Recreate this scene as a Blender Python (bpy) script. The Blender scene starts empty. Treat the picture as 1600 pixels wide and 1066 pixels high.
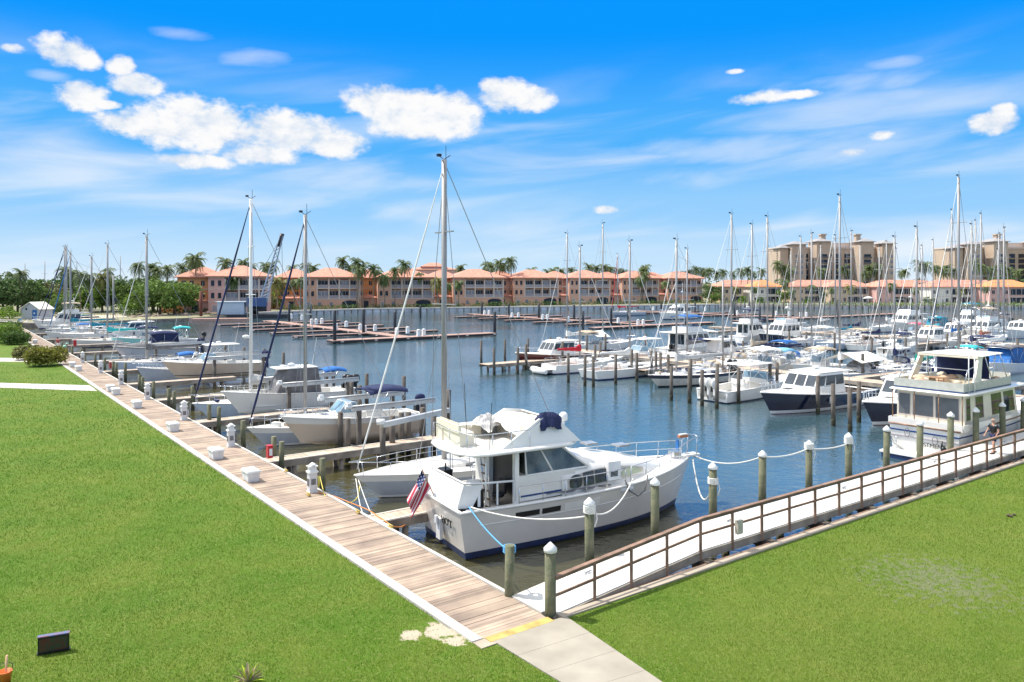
import bpy, math, random
import numpy as np
from math import sin, cos, pi, radians, sqrt, atan2
from mathutils import Vector, Matrix
random.seed(7)
sc = bpy.context.scene
COL = sc.collection

# ---------------------------------------------------------------- camera, sky, sun, exposure
F = 1210.0; HZ = 441.0; H = 9.0; ZW = -0.9
cam_d = bpy.data.cameras.new('camera'); cam = bpy.data.objects.new('camera', cam_d); COL.objects.link(cam)
cam.location = (0, 0, H); cam.rotation_euler = (pi/2, 0, 0)
cam_d.sensor_width = 36.0; cam_d.lens = 36.0*F/1600.0
cam_d.shift_y = -(533.0-HZ)/1600.0
cam_d.clip_start = 0.3; cam_d.clip_end = 20000
sc.camera = cam

SUN_AZ = atan2(-0.86, 0.30)      # from +Y, towards the left
SUN_EL = radians(58)
world = bpy.data.worlds.new('World'); sc.world = world; world.use_nodes = True
nt = world.node_tree; nt.nodes.clear()
def N(t, **k):
    n = nt.nodes.new(t)
    for a, b in k.items(): setattr(n, a, b)
    return n
def setin(n, i, v):
    if isinstance(v, bpy.types.NodeSocket): nt.links.new(v, n.inputs[i])
    else: n.inputs[i].default_value = v
def M_(op, a, b=0.0, c=0.0, clamp=False):
    n = N('ShaderNodeMath', operation=op); n.use_clamp = clamp
    setin(n, 0, a); setin(n, 1, b); setin(n, 2, c)
    return n.outputs[0]
def mixc(f, a, b):
    n = N('ShaderNodeMix', data_type='RGBA'); setin(n, 0, f); setin(n, 6, a); setin(n, 7, b); return n.outputs[2]
def smooth(v, lo, hi):
    n = N('ShaderNodeMapRange', interpolation_type='SMOOTHSTEP'); setin(n, 0, v); setin(n, 1, lo); setin(n, 2, hi); return n.outputs[0]
out = N('ShaderNodeOutputWorld'); bg = N('ShaderNodeBackground'); nt.links.new(bg.outputs[0], out.inputs[0])
sky = N('ShaderNodeTexSky', sky_type='NISHITA'); sky.sun_disc = False
sky.sun_elevation = SUN_EL; sky.sun_rotation = SUN_AZ
sky.air_density = 1.0; sky.dust_density = 0.2; sky.ozone_density = 3.0
hs = N('ShaderNodeHueSaturation'); setin(hs, 0, 0.5); setin(hs, 1, 0.15); setin(hs, 2, 1.3); nt.links.new(sky.outputs[0], hs.inputs['Color'])
tc = N('ShaderNodeTexCoord'); sp = N('ShaderNodeSeparateXYZ'); nt.links.new(tc.outputs['Generated'], sp.inputs[0])
KX = 1/(0.15*2**1.0)
az = M_('ARCTAN2', sp.outputs[0], sp.outputs[1]); el = M_('ARCSINE', sp.outputs[2])
# cumulus clouds: azimuth / elevation ellipses (radians) torn by noise
nz = N('ShaderNodeTexNoise'); nz.inputs['Scale'].default_value = 26; nz.inputs['Detail'].default_value = 9; nz.inputs['Roughness'].default_value = .62
cmb = N('ShaderNodeCombineXYZ'); setin(cmb, 0, az); setin(cmb, 1, M_('MULTIPLY', el, 1.5)); setin(cmb, 2, 0.3); nt.links.new(cmb.outputs[0], nz.inputs['Vector'])
def dirof(px, py):
    a = (px-800)/F; b = (HZ-py)/F
    return atan2(a, 1.0), math.atan(b/sqrt(1+a*a))
CL = [(100,80,44,26),(20,76,26,9),(130,92,28,18),(190,104,22,18),(213,132,42,19),(130,150,42,24),(165,163,26,8),
      (215,196,66,22),(310,196,110,42),(440,206,100,34),(520,224,52,24),(300,166,30,14),(305,252,56,12),(410,240,60,18),
      (595,160,58,28),(650,178,84,40),(700,180,52,34),(665,200,60,20),(790,148,42,26),(828,156,38,20),(770,135,22,16),
      (1552,192,40,20),(1566,176,22,14),(1378,211,22,9),(1328,238,28,9),(1190,153,52,13),(1245,148,40,8),(945,328,22,8),(1146,112,18,5)]
field = None
for (cx, cy, rx, ry) in CL:
    A, E = dirof(cx, cy); A2, _ = dirof(cx+rx, cy); _, E2 = dirof(cx, cy-ry)
    dx = M_('DIVIDE', M_('SUBTRACT', az, A), (A2-A)*1.3); dy = M_('DIVIDE', M_('SUBTRACT', el, E), (E2-E)*1.3)
    d = M_('SUBTRACT', 1.0, M_('ADD', M_('MULTIPLY', dx, dx), M_('MULTIPLY', dy, dy)))
    if cx in (1190,1245,945,1146,20,1328,1378): d = M_('SUBTRACT', d, .22)
    field = d if field is None else M_('SMOOTH_MAX', field, d, .12)
fb = M_('ADD', field, M_('MULTIPLY', M_('SUBTRACT', nz.outputs[0], .5), 1.5))
nz2 = N('ShaderNodeTexNoise'); nz2.inputs['Scale'].default_value = 75; nz2.inputs['Detail'].default_value = 6; nt.links.new(cmb.outputs[0], nz2.inputs['Vector'])
fb = M_('ADD', fb, M_('MULTIPLY', M_('SUBTRACT', nz2.outputs[0], .5), .7))
cum = smooth(fb, .16, .80)
# thin wisps
cw = N('ShaderNodeCombineXYZ'); setin(cw, 0, M_('MULTIPLY', az, 2.2)); setin(cw, 1, M_('ADD', M_('MULTIPLY', el, 13.0), M_('MULTIPLY', az, -1.2)))
nw = N('ShaderNodeTexNoise'); nw.inputs['Scale'].default_value = 1.5; nw.inputs['Detail'].default_value = 5; nw.inputs['Roughness'].default_value = .48; nw.inputs['Distortion'].default_value = .5
nt.links.new(cw.outputs[0], nw.inputs['Vector'])
band = M_('MULTIPLY', smooth(el, .30, .16), 1.0)
wis = M_('MULTIPLY', M_('MULTIPLY', smooth(nw.outputs[0], .42, .74), band), .62)
WL = [(285,53,44,10),(400,93,62,14),(1390,100,46,10),(1330,130,130,18),(1410,150,46,12),(80,118,30,9),(1190,230,230,24),(1080,280,70,18),(560,285,130,18)]
wf = None
for (cx, cy, rx, ry) in WL:
    A, E = dirof(cx, cy); A2, _ = dirof(cx+rx, cy); _, E2 = dirof(cx, cy-ry)
    dx = M_('DIVIDE', M_('SUBTRACT', az, A), (A2-A)*1.3); dy = M_('DIVIDE', M_('SUBTRACT', el, E), (E2-E)*1.3)
    d = M_('SUBTRACT', 1.0, M_('ADD', M_('MULTIPLY', dx, dx), M_('MULTIPLY', dy, dy)))
    wf = d if wf is None else M_('SMOOTH_MAX', wf, d, .3)
cw2 = N('ShaderNodeCombineXYZ'); setin(cw2, 0, M_('MULTIPLY', az, 9.0)); setin(cw2, 1, M_('ADD', M_('MULTIPLY', el, 30.0), M_('MULTIPLY', az, -5)))
nw2 = N('ShaderNodeTexNoise'); nw2.inputs['Scale'].default_value = 1.3; nw2.inputs['Detail'].default_value = 7; nt.links.new(cw2.outputs[0], nw2.inputs['Vector'])
wis2 = M_('MULTIPLY', smooth(M_('ADD', wf, M_('MULTIPLY', M_('SUBTRACT', nw2.outputs[0], .5), 2.6)), .0, 1.5), .42)
wisp = M_('MAXIMUM', wis, wis2)
# the air itself: pale near the horizon, deep azure higher up, handing over to the Sky Texture overhead
rp = N('ShaderNodeValToRGB'); rp.color_ramp.interpolation = 'EASE'
elems = [(0.0, (.66,.83,.98)), (.06, (.56,.78,.985)), (.22, (.31,.63,.99)), (.42, (.085,.455,.985)), (.75, (.003,.315,1.0)), (1.0, (.003,.29,.98))]
rp.color_ramp.elements[0].position = 0; rp.color_ramp.elements[1].position = 1
for i, (p_, c_) in enumerate(elems):
    e_ = rp.color_ramp.elements[0] if i == 0 else (rp.color_ramp.elements[-1] if i == len(elems)-1 else rp.color_ramp.elements.new(p_))
    e_.color = (*c_, 1)
nt.links.new(M_('DIVIDE', el, .42, 0, True), rp.inputs[0])
vs_ = N('ShaderNodeVectorMath', operation='SCALE'); nt.links.new(rp.outputs[0], vs_.inputs[0]); vs_.inputs['Scale'].default_value = KX
c1 = mixc(smooth(el, .36, .52), vs_.outputs[0], hs.outputs[0])
CW = (.93*KX, .96*KX, 1.0*KX, 1)
c2 = mixc(wisp, c1, CW)
shade = smooth(M_('ADD', nz.outputs[0], M_('MULTIPLY', field, .12)), .40, .70)
ccol = mixc(shade, (.66*KX, .76*KX, .90*KX, 1), (.98*KX, .98*KX, .985*KX, 1))
c3 = mixc(cum, c2, ccol)
nt.links.new(c3, bg.inputs[0]); bg.inputs[1].default_value = 0.15

sun_d = bpy.data.lights.new('sun', 'SUN'); sun_d.energy = 3.0; sun_d.angle = radians(.53); sun_d.color = (1.0, .955, .88)
sun = bpy.data.objects.new('sun', sun_d); COL.objects.link(sun)
sd = Vector((sin(SUN_AZ)*cos(SUN_EL), cos(SUN_AZ)*cos(SUN_EL), sin(SUN_EL)))
sun.rotation_euler = (-sd).to_track_quat('-Z', 'Y').to_euler()
sc.view_settings.view_transform = 'Standard'; sc.view_settings.look = 'None'
sc.view_settings.exposure = 1.0; sc.view_settings.gamma = 1.0
try:
    sc.cycles.max_bounces = 6; sc.cycles.use_denoising = True
except Exception: pass

# ---------------------------------------------------------------- helpers
def P(px, py, z=0.0):
    Y = F*(H-z)/(py-HZ); return Vector(((px-800)/F*Y, Y, z))
def at(px, Y, z=0.0): return Vector(((px-800)/F*Y, Y, z))
def pix(p): return (800+F*p[0]/max(p[1], .1), HZ-F*(p[2]-H)/max(p[1], .1))
U = Vector((-.5947, .804, 0)); V = Vector((.804, .5947, 0)); O = P(735, 1003, 0)
HV = atan2(V.y, V.x)            # heading of V
def S(s, t, z=0.0): return Vector((O.x+U.x*s+V.x*t, O.y+U.y*s+V.y*t, z))
def st(p): d = Vector((p[0]-O.x, p[1]-O.y, 0)); return d.dot(U), d.dot(V)

MATS = {}
def mat(name, col, rough=.6, metal=0.0, var=.12, scale=3.0, bump=0.0, bscale=30.0, spec=.5, island=0.0, col2=None, trans=0.0, coat=0.0):
    if name in MATS: return MATS[name]
    m = bpy.data.materials.new(name); m.use_nodes = True; t = m.node_tree; L = t.links
    b = t.nodes['Principled BSDF']
    b.inputs['Roughness'].default_value = rough; b.inputs['Metallic'].default_value = metal
    b.inputs['Specular IOR Level'].default_value = spec
    if coat: b.inputs['Coat Weight'].default_value = coat; b.inputs['Coat Roughness'].default_value = .08
    tx = t.nodes.new('ShaderNodeTexCoord')
    n = t.nodes.new('ShaderNodeTexNoise'); n.inputs['Scale'].default_value = scale; n.inputs['Detail'].default_value = 5
    L.new(tx.outputs['Object'], n.inputs['Vector'])
    mx = t.nodes.new('ShaderNodeMix'); mx.data_type = 'RGBA'
    c2 = col2 if col2 else tuple(min(1, c*(1-var*1.6)) for c in col[:3])
    c1 = col if col2 else tuple(min(1, c*(1+var*.6)) for c in col[:3])
    mx.inputs[6].default_value = (*c1[:3], 1); mx.inputs[7].default_value = (*c2[:3], 1)
    cr = t.nodes.new('ShaderNodeMapRange'); cr.inputs[1].default_value = .3; cr.inputs[2].default_value = .7
    L.new(n.outputs[0], cr.inputs[0]); L.new(cr.outputs[0], mx.inputs[0])
    o = mx.outputs[2]
    if island:
        g = t.nodes.new('ShaderNodeNewGeometry'); mr = t.nodes.new('ShaderNodeMapRange')
        mr.inputs[3].default_value = 1-island; mr.inputs[4].default_value = 1+island
        L.new(g.outputs['Random Per Island'], mr.inputs[0])
        mm = t.nodes.new('ShaderNodeVectorMath'); mm.operation = 'SCALE'
        L.new(o, mm.inputs[0]); L.new(mr.outputs[0], mm.inputs['Scale']); o = mm.outputs[0]
    L.new(o, b.inputs['Base Color'])
    if bump:
        nb = t.nodes.new('ShaderNodeTexNoise'); nb.inputs['Scale'].default_value = bscale; nb.inputs['Detail'].default_value = 4
        L.new(tx.outputs['Object'], nb.inputs['Vector'])
        bp = t.nodes.new('ShaderNodeBump'); bp.inputs['Strength'].default_value = bump; bp.inputs['Distance'].default_value = .02
        L.new(nb.outputs[0], bp.inputs['Height']); L.new(bp.outputs[0], b.inputs['Normal'])
    if trans:
        tr = t.nodes.new('ShaderNodeBsdfTranslucent'); ms = t.nodes.new('ShaderNodeMixShader'); ms.inputs[0].default_value = trans
        L.new(o, tr.inputs[0]); L.new(b.outputs[0], ms.inputs[1]); L.new(tr.outputs[0], ms.inputs[2])
        L.new(ms.outputs[0], t.nodes['Material Output'].inputs[0])
    MATS[name] = m; return m

class MB:
    def __init__(s): s.v = []; s.f = []; s.m = []; s.s = []
    def add(s, vs, fs, mi=0, sm=False):
        o = len(s.v); s.v += [tuple(v) for v in vs]
        for f in fs: s.f.append([i+o for i in f]); s.m.append(mi); s.s.append(sm)
    def box(s, a, b, mi=0):
        x0, y0, z0 = (min(a[i], b[i]) for i in range(3)); x1, y1, z1 = (max(a[i], b[i]) for i in range(3))
        s.add([(x0,y0,z0),(x1,y0,z0),(x1,y1,z0),(x0,y1,z0),(x0,y0,z1),(x1,y0,z1),(x1,y1,z1),(x0,y1,z1)],
              [(3,2,1,0),(4,5,6,7),(0,1,5,4),(1,2,6,5),(2,3,7,6),(3,0,4,7)], mi)
    def cbox(s, c, sz, mi=0, rz=0.0):
        h = [k/2 for k in sz]; r = Matrix.Rotation(rz, 3, 'Z'); vs = []
        for z in (-h[2], h[2]):
            for x, y in ((-h[0],-h[1]),(h[0],-h[1]),(h[0],h[1]),(-h[0],h[1])):
                vs.append(Vector(c)+r@Vector((x, y, z)))
        s.add(vs, [(3,2,1,0),(4,5,6,7),(0,1,5,4),(1,2,6,5),(2,3,7,6),(3,0,4,7)], mi)
    def beam(s, a, b, w, h, mi=0):
        a = Vector(a); b = Vector(b); d = (b-a).normalized()
        side = d.cross(Vector((0,0,1)))
        if side.length < 1e-3: side = Vector((1,0,0))
        side.normalize(); up = side.cross(d)
        vs = []
        for p in (a, b):
            for i, j in ((-1,-1),(1,-1),(1,1),(-1,1)): vs.append(p+side*(w/2*i)+up*(h/2*j))
        s.add(vs, [(0,1,2,3),(7,6,5,4),(0,4,5,1),(1,5,6,2),(2,6,7,3),(3,7,4,0)], mi)
    def tube(s, pts, r, n=6, mi=0, caps=True):
        pts = [Vector(p) for p in pts]; K = len(pts); rs = r if isinstance(r, (list, tuple)) else [r]*K
        rows = []; prev = None
        for i, p in enumerate(pts):
            d = (pts[min(i+1, K-1)]-pts[max(i-1, 0)])
            d = d.normalized() if d.length > 1e-9 else Vector((0,0,1))
            if prev is None:
                a = d.cross(Vector((0,0,1)))
                if a.length < 1e-2: a = d.cross(Vector((1,0,0)))
            else: a = prev-d*prev.dot(d)
            a.normalize(); prev = a; b = d.cross(a)
            rows.append([p+(a*cos(2*pi*k/n)+b*sin(2*pi*k/n))*rs[i] for k in range(n)])
        s.loft(rows, True, caps, mi, n > 4)
    def loft(s, rows, closed=True, caps=True, mi=0, sm=True, mfn=None):
        n = len(rows[0]); vs = [v for r in rows for v in r]; o = len(s.v); s.v += [tuple(v) for v in vs]
        for i in range(len(rows)-1):
            for k in range(n if closed else n-1):
                k2 = (k+1) % n
                s.f.append([o+i*n+k, o+i*n+k2, o+(i+1)*n+k2, o+(i+1)*n+k]); s.m.append(mfn(i, k) if mfn else mi); s.s.append(sm)
        if caps:
            s.f.append([o+k for k in range(n)][::-1]); s.m.append(mi); s.s.append(False)
            s.f.append([o+(len(rows)-1)*n+k for k in range(n)]); s.m.append(mi); s.s.append(False)
    def lathe(s, prof, c=(0,0,0), n=10, mi=0):
        rows = [[(c[0]+r*cos(2*pi*k/n), c[1]+r*sin(2*pi*k/n), c[2]+z) for k in range(n)] for r, z in prof]
        s.loft(rows, True, True, mi, True)
    def prism(s, poly, z0, z1, mi=0, mtop=None):
        n = len(poly); vs = [(p[0], p[1], z0) for p in poly]+[(p[0], p[1], z1) for p in poly]
        o = len(s.v); s.v += vs
        s.f.append([o+k for k in range(n)][::-1]); s.m.append(mi); s.s.append(False)
        s.f.append([o+n+k for k in range(n)]); s.m.append(mi if mtop is None else mtop); s.s.append(False)
        for k in range(n):
            k2 = (k+1) % n; s.f.append([o+k, o+k2, o+n+k2, o+n+k]); s.m.append(mi); s.s.append(False)
    def prof(s, poly, y0, y1, mi=0, sc0=None):
        """(x,z) outline extruded along y"""
        n = len(poly); o = len(s.v); s.v += [(x, y0, z) for x, z in poly]+[(x, y1, z) for x, z in poly]
        s.f.append([o+k for k in range(n)]); s.m.append(mi); s.s.append(False)
        s.f.append([o+n+k for k in range(n)][::-1]); s.m.append(mi); s.s.append(False)
        for k in range(n):
            k2 = (k+1) % n; s.f.append([o+k, o+n+k, o+n+k2, o+k2]); s.m.append(mi); s.s.append(False)
    def patch(s, q, u0, u1, v0, v1, off=.02, mi=0, rx=0.0):
        """raised panel on a quad A(bl) B(br) C(tr) D(tl)"""
        A, B, C, D = [Vector(k) for k in q]
        def p(u, v): return (A*(1-u)+B*u)*(1-v)+(D*(1-u)+C*u)*v
        nn = (B-A).cross(D-A).normalized()
        c = [p(u0, v0), p(u1, v0), p(u1-rx, v1), p(u0+rx, v1)]
        s.add([k-nn*.02 for k in c]+[k+nn*off for k in c], [(4,5,6,7),(0,1,5,4),(1,2,6,5),(2,3,7,6),(3,0,4,7)], mi)
    def build(s, name, mats, parent=None, loc=None, rz=0.0, auto=True):
        me = bpy.data.meshes.new(name); me.from_pydata(s.v, [], s.f)
        if not isinstance(mats, (list, tuple)): mats = [mats]
        for m in mats: me.materials.append(m)
        me.polygons.foreach_set('material_index', s.m); me.polygons.foreach_set('use_smooth', s.s)
        me.update()
        o = bpy.data.objects.new(name, me); COL.objects.link(o)
        if parent: o.parent = parent
        if loc is not None: o.location = loc
        if rz: o.rotation_euler.z = rz
        return o

def tag(o, label=None, cat=None, group=None, kind=None):
    if label: o['label'] = label
    if cat: o['category'] = cat
    if group: o['group'] = group
    if kind: o['kind'] = kind
    return o
def empty(name, loc, rz=0.0):
    o = bpy.data.objects.new(name, None); COL.objects.link(o); o.location = loc; o.rotation_euler = (0,0,rz); o.empty_display_size = .3
    return o
def thing(name, label, cat, loc, rz=0.0, group=None):
    return tag(empty(name, loc, rz), label, cat, group)
def copy_tree(o, parent=None):
    c = o.copy(); COL.objects.link(c)
    if parent: c.parent = parent
    for ch in list(o.children): copy_tree(ch, c)
    return c
def text_mesh(txt, size, name, m, parent, matrix, ext=.006):
    cu = bpy.data.curves.new(name, 'FONT'); cu.body = txt; cu.size = size; cu.extrude = ext; cu.align_x = 'CENTER'; cu.align_y = 'CENTER'
    t = bpy.data.objects.new(name, cu); COL.objects.link(t)
    dg = bpy.context.evaluated_depsgraph_get(); me = bpy.data.meshes.new_from_object(t.evaluated_get(dg))
    bpy.data.objects.remove(t); me.materials.clear(); me.materials.append(m)
    o = bpy.data.objects.new(name, me); COL.objects.link(o); o.parent = parent; o.matrix_local = matrix
    return o

# landmarks + automatic singling-out labels for repeats
LAND = []      # (phrase, px, py)
def land(ph, p): x, y = pix(p); LAND.append((ph, x, y))
PENDING = []   # (obj, base phrase, world point, list of preferred landmarks or None)
def later(o, base, p): PENDING.append((o, base, Vector(p)))
ORD = ['first','second','third','fourth','fifth','sixth','seventh','eighth','ninth','tenth','eleventh','twelfth','thirteenth','fourteenth']
def finish_labels():
    b = {}
    for o, base, p in PENDING:
        x, y = pix(p); best = min(LAND, key=lambda l: abs(l[1]-x)+1.6*abs(l[2]-y))
        dx = x-best[1]; dy = y-best[2]
        if abs(dx) > abs(dy)*1.5: rel = 'right of' if dx > 0 else 'left of'
        else: rel = 'in front of' if dy > 0 else 'behind'
        b.setdefault((base, rel, best[0]), []).append((x, o))
    for (base, rel, ph), L in b.items():
        L.sort(key=lambda k: k[0])
        for i, (x, o) in enumerate(L):
            if len(L) == 1: o['label'] = f'{base} {rel} the {ph}'
            else:
                o['label'] = ' '.join(f'{ORD[i] if i < 14 else "another"} {base} {rel} the {ph}'.split()[:16])
# ---------------------------------------------------------------- materials
GEL = mat('white_gelcoat', (.80,.78,.73), .22, var=.03, scale=1.2, coat=.3)
GELW = mat('warm_gelcoat', (.74,.71,.65), .25, var=.05, scale=1.5, coat=.3)
CREAM = mat('cream_gelcoat', (.76,.70,.56), .3, var=.05, scale=1.5)
BEIGE = mat('beige_gelcoat', (.62,.49,.37), .25, var=.04, scale=1.0, coat=.3)
GREYH = mat('grey_gelcoat', (.42,.46,.52), .25, var=.05, coat=.3)
LBLUE = mat('pale_blue_gelcoat', (.50,.60,.72), .25, var=.05, coat=.3)
NAVYH = mat('navy_gelcoat', (.010,.014,.040), .12, var=.1, coat=.6)
MAROON = mat('maroon_gelcoat', (.075,.012,.018), .15, var=.1, coat=.5)
AQUA = mat('aqua_gelcoat', (.33,.72,.66), .3, var=.05)
DECK = mat('deck_nonskid', (.82,.80,.76), .6, var=.04, scale=6, bump=.1, bscale=80)
TEAK = mat('teak', (.36,.20,.10), .6, var=.25, scale=5)
NAVY = mat('navy_canvas', (.012,.022,.085), .85, var=.25, scale=2, bump=.4, bscale=5)
BLUEC = mat('blue_canvas', (.02,.14,.42), .85, var=.2, scale=2, bump=.4, bscale=5)
TEAL = mat('teal_canvas', (.01,.26,.38), .85, var=.25, scale=2, bump=.4, bscale=5)
TURQ = mat('turquoise_canvas', (.04,.50,.50), .85, var=.2, scale=2)
GREYC = mat('grey_canvas', (.17,.165,.17), .9, var=.2, scale=2, bump=.4, bscale=5)
LGREY = mat('light_grey_canvas', (.55,.54,.52), .9, var=.12, scale=2, bump=.3, bscale=5)
WHITEC = mat('white_canvas', (.78,.77,.73), .85, var=.08, scale=2, bump=.3, bscale=5)
REDC = mat('red_canvas', (.55,.012,.03), .8, var=.2, scale=2, bump=.4, bscale=4)
SAND = mat('tan_canvas', (.52,.42,.30), .9, var=.15, scale=2)
GLASS = mat('tinted_glass', (.025,.04,.055), .06, var=.3, scale=1.5, spec=.8)
GLASSL = mat('pale_glass', (.22,.34,.42), .08, var=.3, scale=1.5, spec=.8)
CLEAR = mat('vinyl_window', (.30,.30,.30), .2, var=.2, scale=2, spec=.7)
BLACK = mat('black_plastic', (.012,.012,.014), .35, var=.3)
STEEL = mat('stainless_steel', (.62,.64,.66), .25, metal=.9, var=.05)
ALU = mat('aluminium', (.62,.62,.61), .42, metal=.6, var=.12, scale=1.2)
MASTM = mat('mast_aluminium', (.31,.305,.30), .5, metal=.25, var=.08, scale=.7)
MASTW = mat('white_mast', (.74,.74,.73), .4, var=.05, scale=.7)
WIRE = mat('wire_rope', (.33,.34,.36), .5, metal=.3, var=.1)
ROPEW = mat('white_rope', (.74,.72,.66), .9, var=.12, scale=30)
ROPEB = mat('blue_rope', (.10,.34,.62), .9, var=.12, scale=30)
HOSEO = mat('orange_cord', (.70,.25,.05), .6, var=.1)
HOSEY = mat('yellow_cord', (.66,.56,.10), .6, var=.1)
BOTT = mat('bottom_paint', (.02,.02,.025), .7, var=.3)
BOTB = mat('blue_bottom_paint', (.006,.025,.10), .45, var=.3)
BOTR = mat('red_bottom_paint', (.17,.02,.025), .7, var=.3)
STRB = mat('blue_stripe', (.01,.05,.18), .3, var=.1)
STRG = mat('green_stripe', (.02,.12,.10), .4, var=.1)
WHITE = mat('white_paint', (.80,.80,.78), .5, var=.06, scale=2)
WPLAST = mat('white_fibreglass', (.70,.69,.68), .45, var=.10, scale=3)
REDP = mat('red_paint', (.50,.02,.03), .4, var=.12)
ORANGE = mat('orange_plastic', (.75,.18,.03), .4, var=.1)
WOODP = mat('treated_piling', (.20,.185,.11), .85, scale=2.6, col2=(.09,.11,.06), bump=.8, bscale=14)
WOODG = mat('grey_piling', (.155,.13,.105), .85, scale=1.6, col2=(.07,.06,.05), bump=.8, bscale=14)
DARKP = mat('dark_pile', (.020,.024,.032), .55, var=.3)
RUSTP = mat('rusty_pile', (.16,.045,.03), .8, var=.3)
CONC = mat('concrete', (.40,.34,.26), .85, scale=1.4, var=.10, bump=.3, bscale=20)
CONCW = mat('white_concrete', (.60,.56,.49), .8, scale=1.0, var=.08, bump=.2, bscale=20)
CONCD = mat('dark_concrete', (.23,.21,.18), .9, scale=1.2, var=.35, bump=.5, bscale=12)
YELP = mat('yellow_paint', (.52,.38,.11), .7, scale=2.5, var=.25)
RAILW = mat('brown_rail_wood', (.27,.165,.115), .75, scale=2.5, var=.3)
DOCKW = mat('dock_planks', (.56,.42,.31), .8, scale=2.0, var=.2, island=.16)
DOCKF = mat('dock_fascia', (.30,.25,.20), .85, scale=1.2, var=.35)
BROWND = mat('brown_float_deck', (.40,.25,.20), .8, scale=1.0, var=.2)
WOOD = mat('boardwalk_planks', (.42,.32,.235), .8, scale=.9, col2=(.235,.175,.135), bump=.35, bscale=16, island=.30)
PEACH = mat('peach_stucco', (.66,.38,.27), .9, var=.06, scale=.6)
SUNSTU = mat('sunlit_stucco', (.68,.32,.14), .9, var=.06, scale=.6)  # peach stucco of the left wings with the sun's warmth painted into its colour
PINKS = mat('pink_stucco', (.66,.38,.33), .9, var=.06, scale=.6)
WSTU = mat('white_stucco', (.74,.72,.66), .9, var=.05, scale=.6)
TANS = mat('tan_stucco', (.50,.39,.29), .9, var=.06, scale=.3)
CRSTU = mat('cream_stucco', (.60,.46,.32), .9, var=.06, scale=.6)
TRIM = mat('white_trim', (.62,.52,.45), .7, var=.05)
RAILG = mat('pale_balcony_railing', (.36,.33,.35), .6, var=.08)
SCREEN = mat('grey_screen', (.20,.22,.27), .5, var=.15, scale=1)
ROOF = mat('terracotta_tiles', (.60,.29,.20), .85, scale=.9, col2=(.46,.20,.14), bump=1.0, bscale=6)
ROOFO = mat('orange_tiles', (.72,.30,.11), .85, scale=2.2, col2=(.60,.22,.09), bump=1.0, bscale=6)
ROOFG = mat('grey_roof', (.30,.29,.29), .85, var=.1, scale=.5)
WIN = mat('window_glass', (.018,.03,.05), .25, var=.4, scale=.8, spec=.35)
BARK = mat('bark', (.16,.12,.09), .95, var=.3, scale=4, bump=.6)
PALMT = mat('palm_trunk', (.27,.22,.17), .95, var=.25, scale=5, bump=.5)
LEAF1 = mat('leaves_mid', (.15,.24,.045), .7, var=.3, scale=.7, island=.35, trans=.3)
LEAF2 = mat('leaves_dark', (.095,.165,.045), .7, var=.3, scale=.7, island=.35, trans=.3)
LEAF3 = mat('leaves_bright', (.18,.29,.035), .7, var=.3, scale=.7, island=.3, trans=.3)
LEAF4 = mat('leaves_olive', (.20,.21,.09), .7, var=.3, scale=.7, island=.35, trans=.3)
PALML = mat('palm_fronds', (.12,.17,.045), .6, var=.3, scale=1.0, island=.35, trans=.25)
PALMY = mat('palm_fronds_yellowed', (.22,.22,.05), .6, var=.3, scale=1.0, island=.3, trans=.25)
HEDGE = mat('hedge_leaves', (.085,.155,.022), .7, var=.3, scale=1.2, island=.35, trans=.25)
FLOWER = mat('yellow_tipped_leaves', (.24,.24,.03), .7, var=.35, scale=2.5, island=.4, trans=.25)
DIRT = mat('bare_ground', (.10,.07,.05), .95, var=.15, scale=1.5, bump=.5)
SANDG = mat('pale_sand', (.52,.45,.34), .95, var=.12, scale=1.5, bump=.4, bscale=12)
ROCK = mat('shore_rock', (.36,.27,.21), .95, var=.35, scale=1.2, bump=.8, bscale=5)

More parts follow.
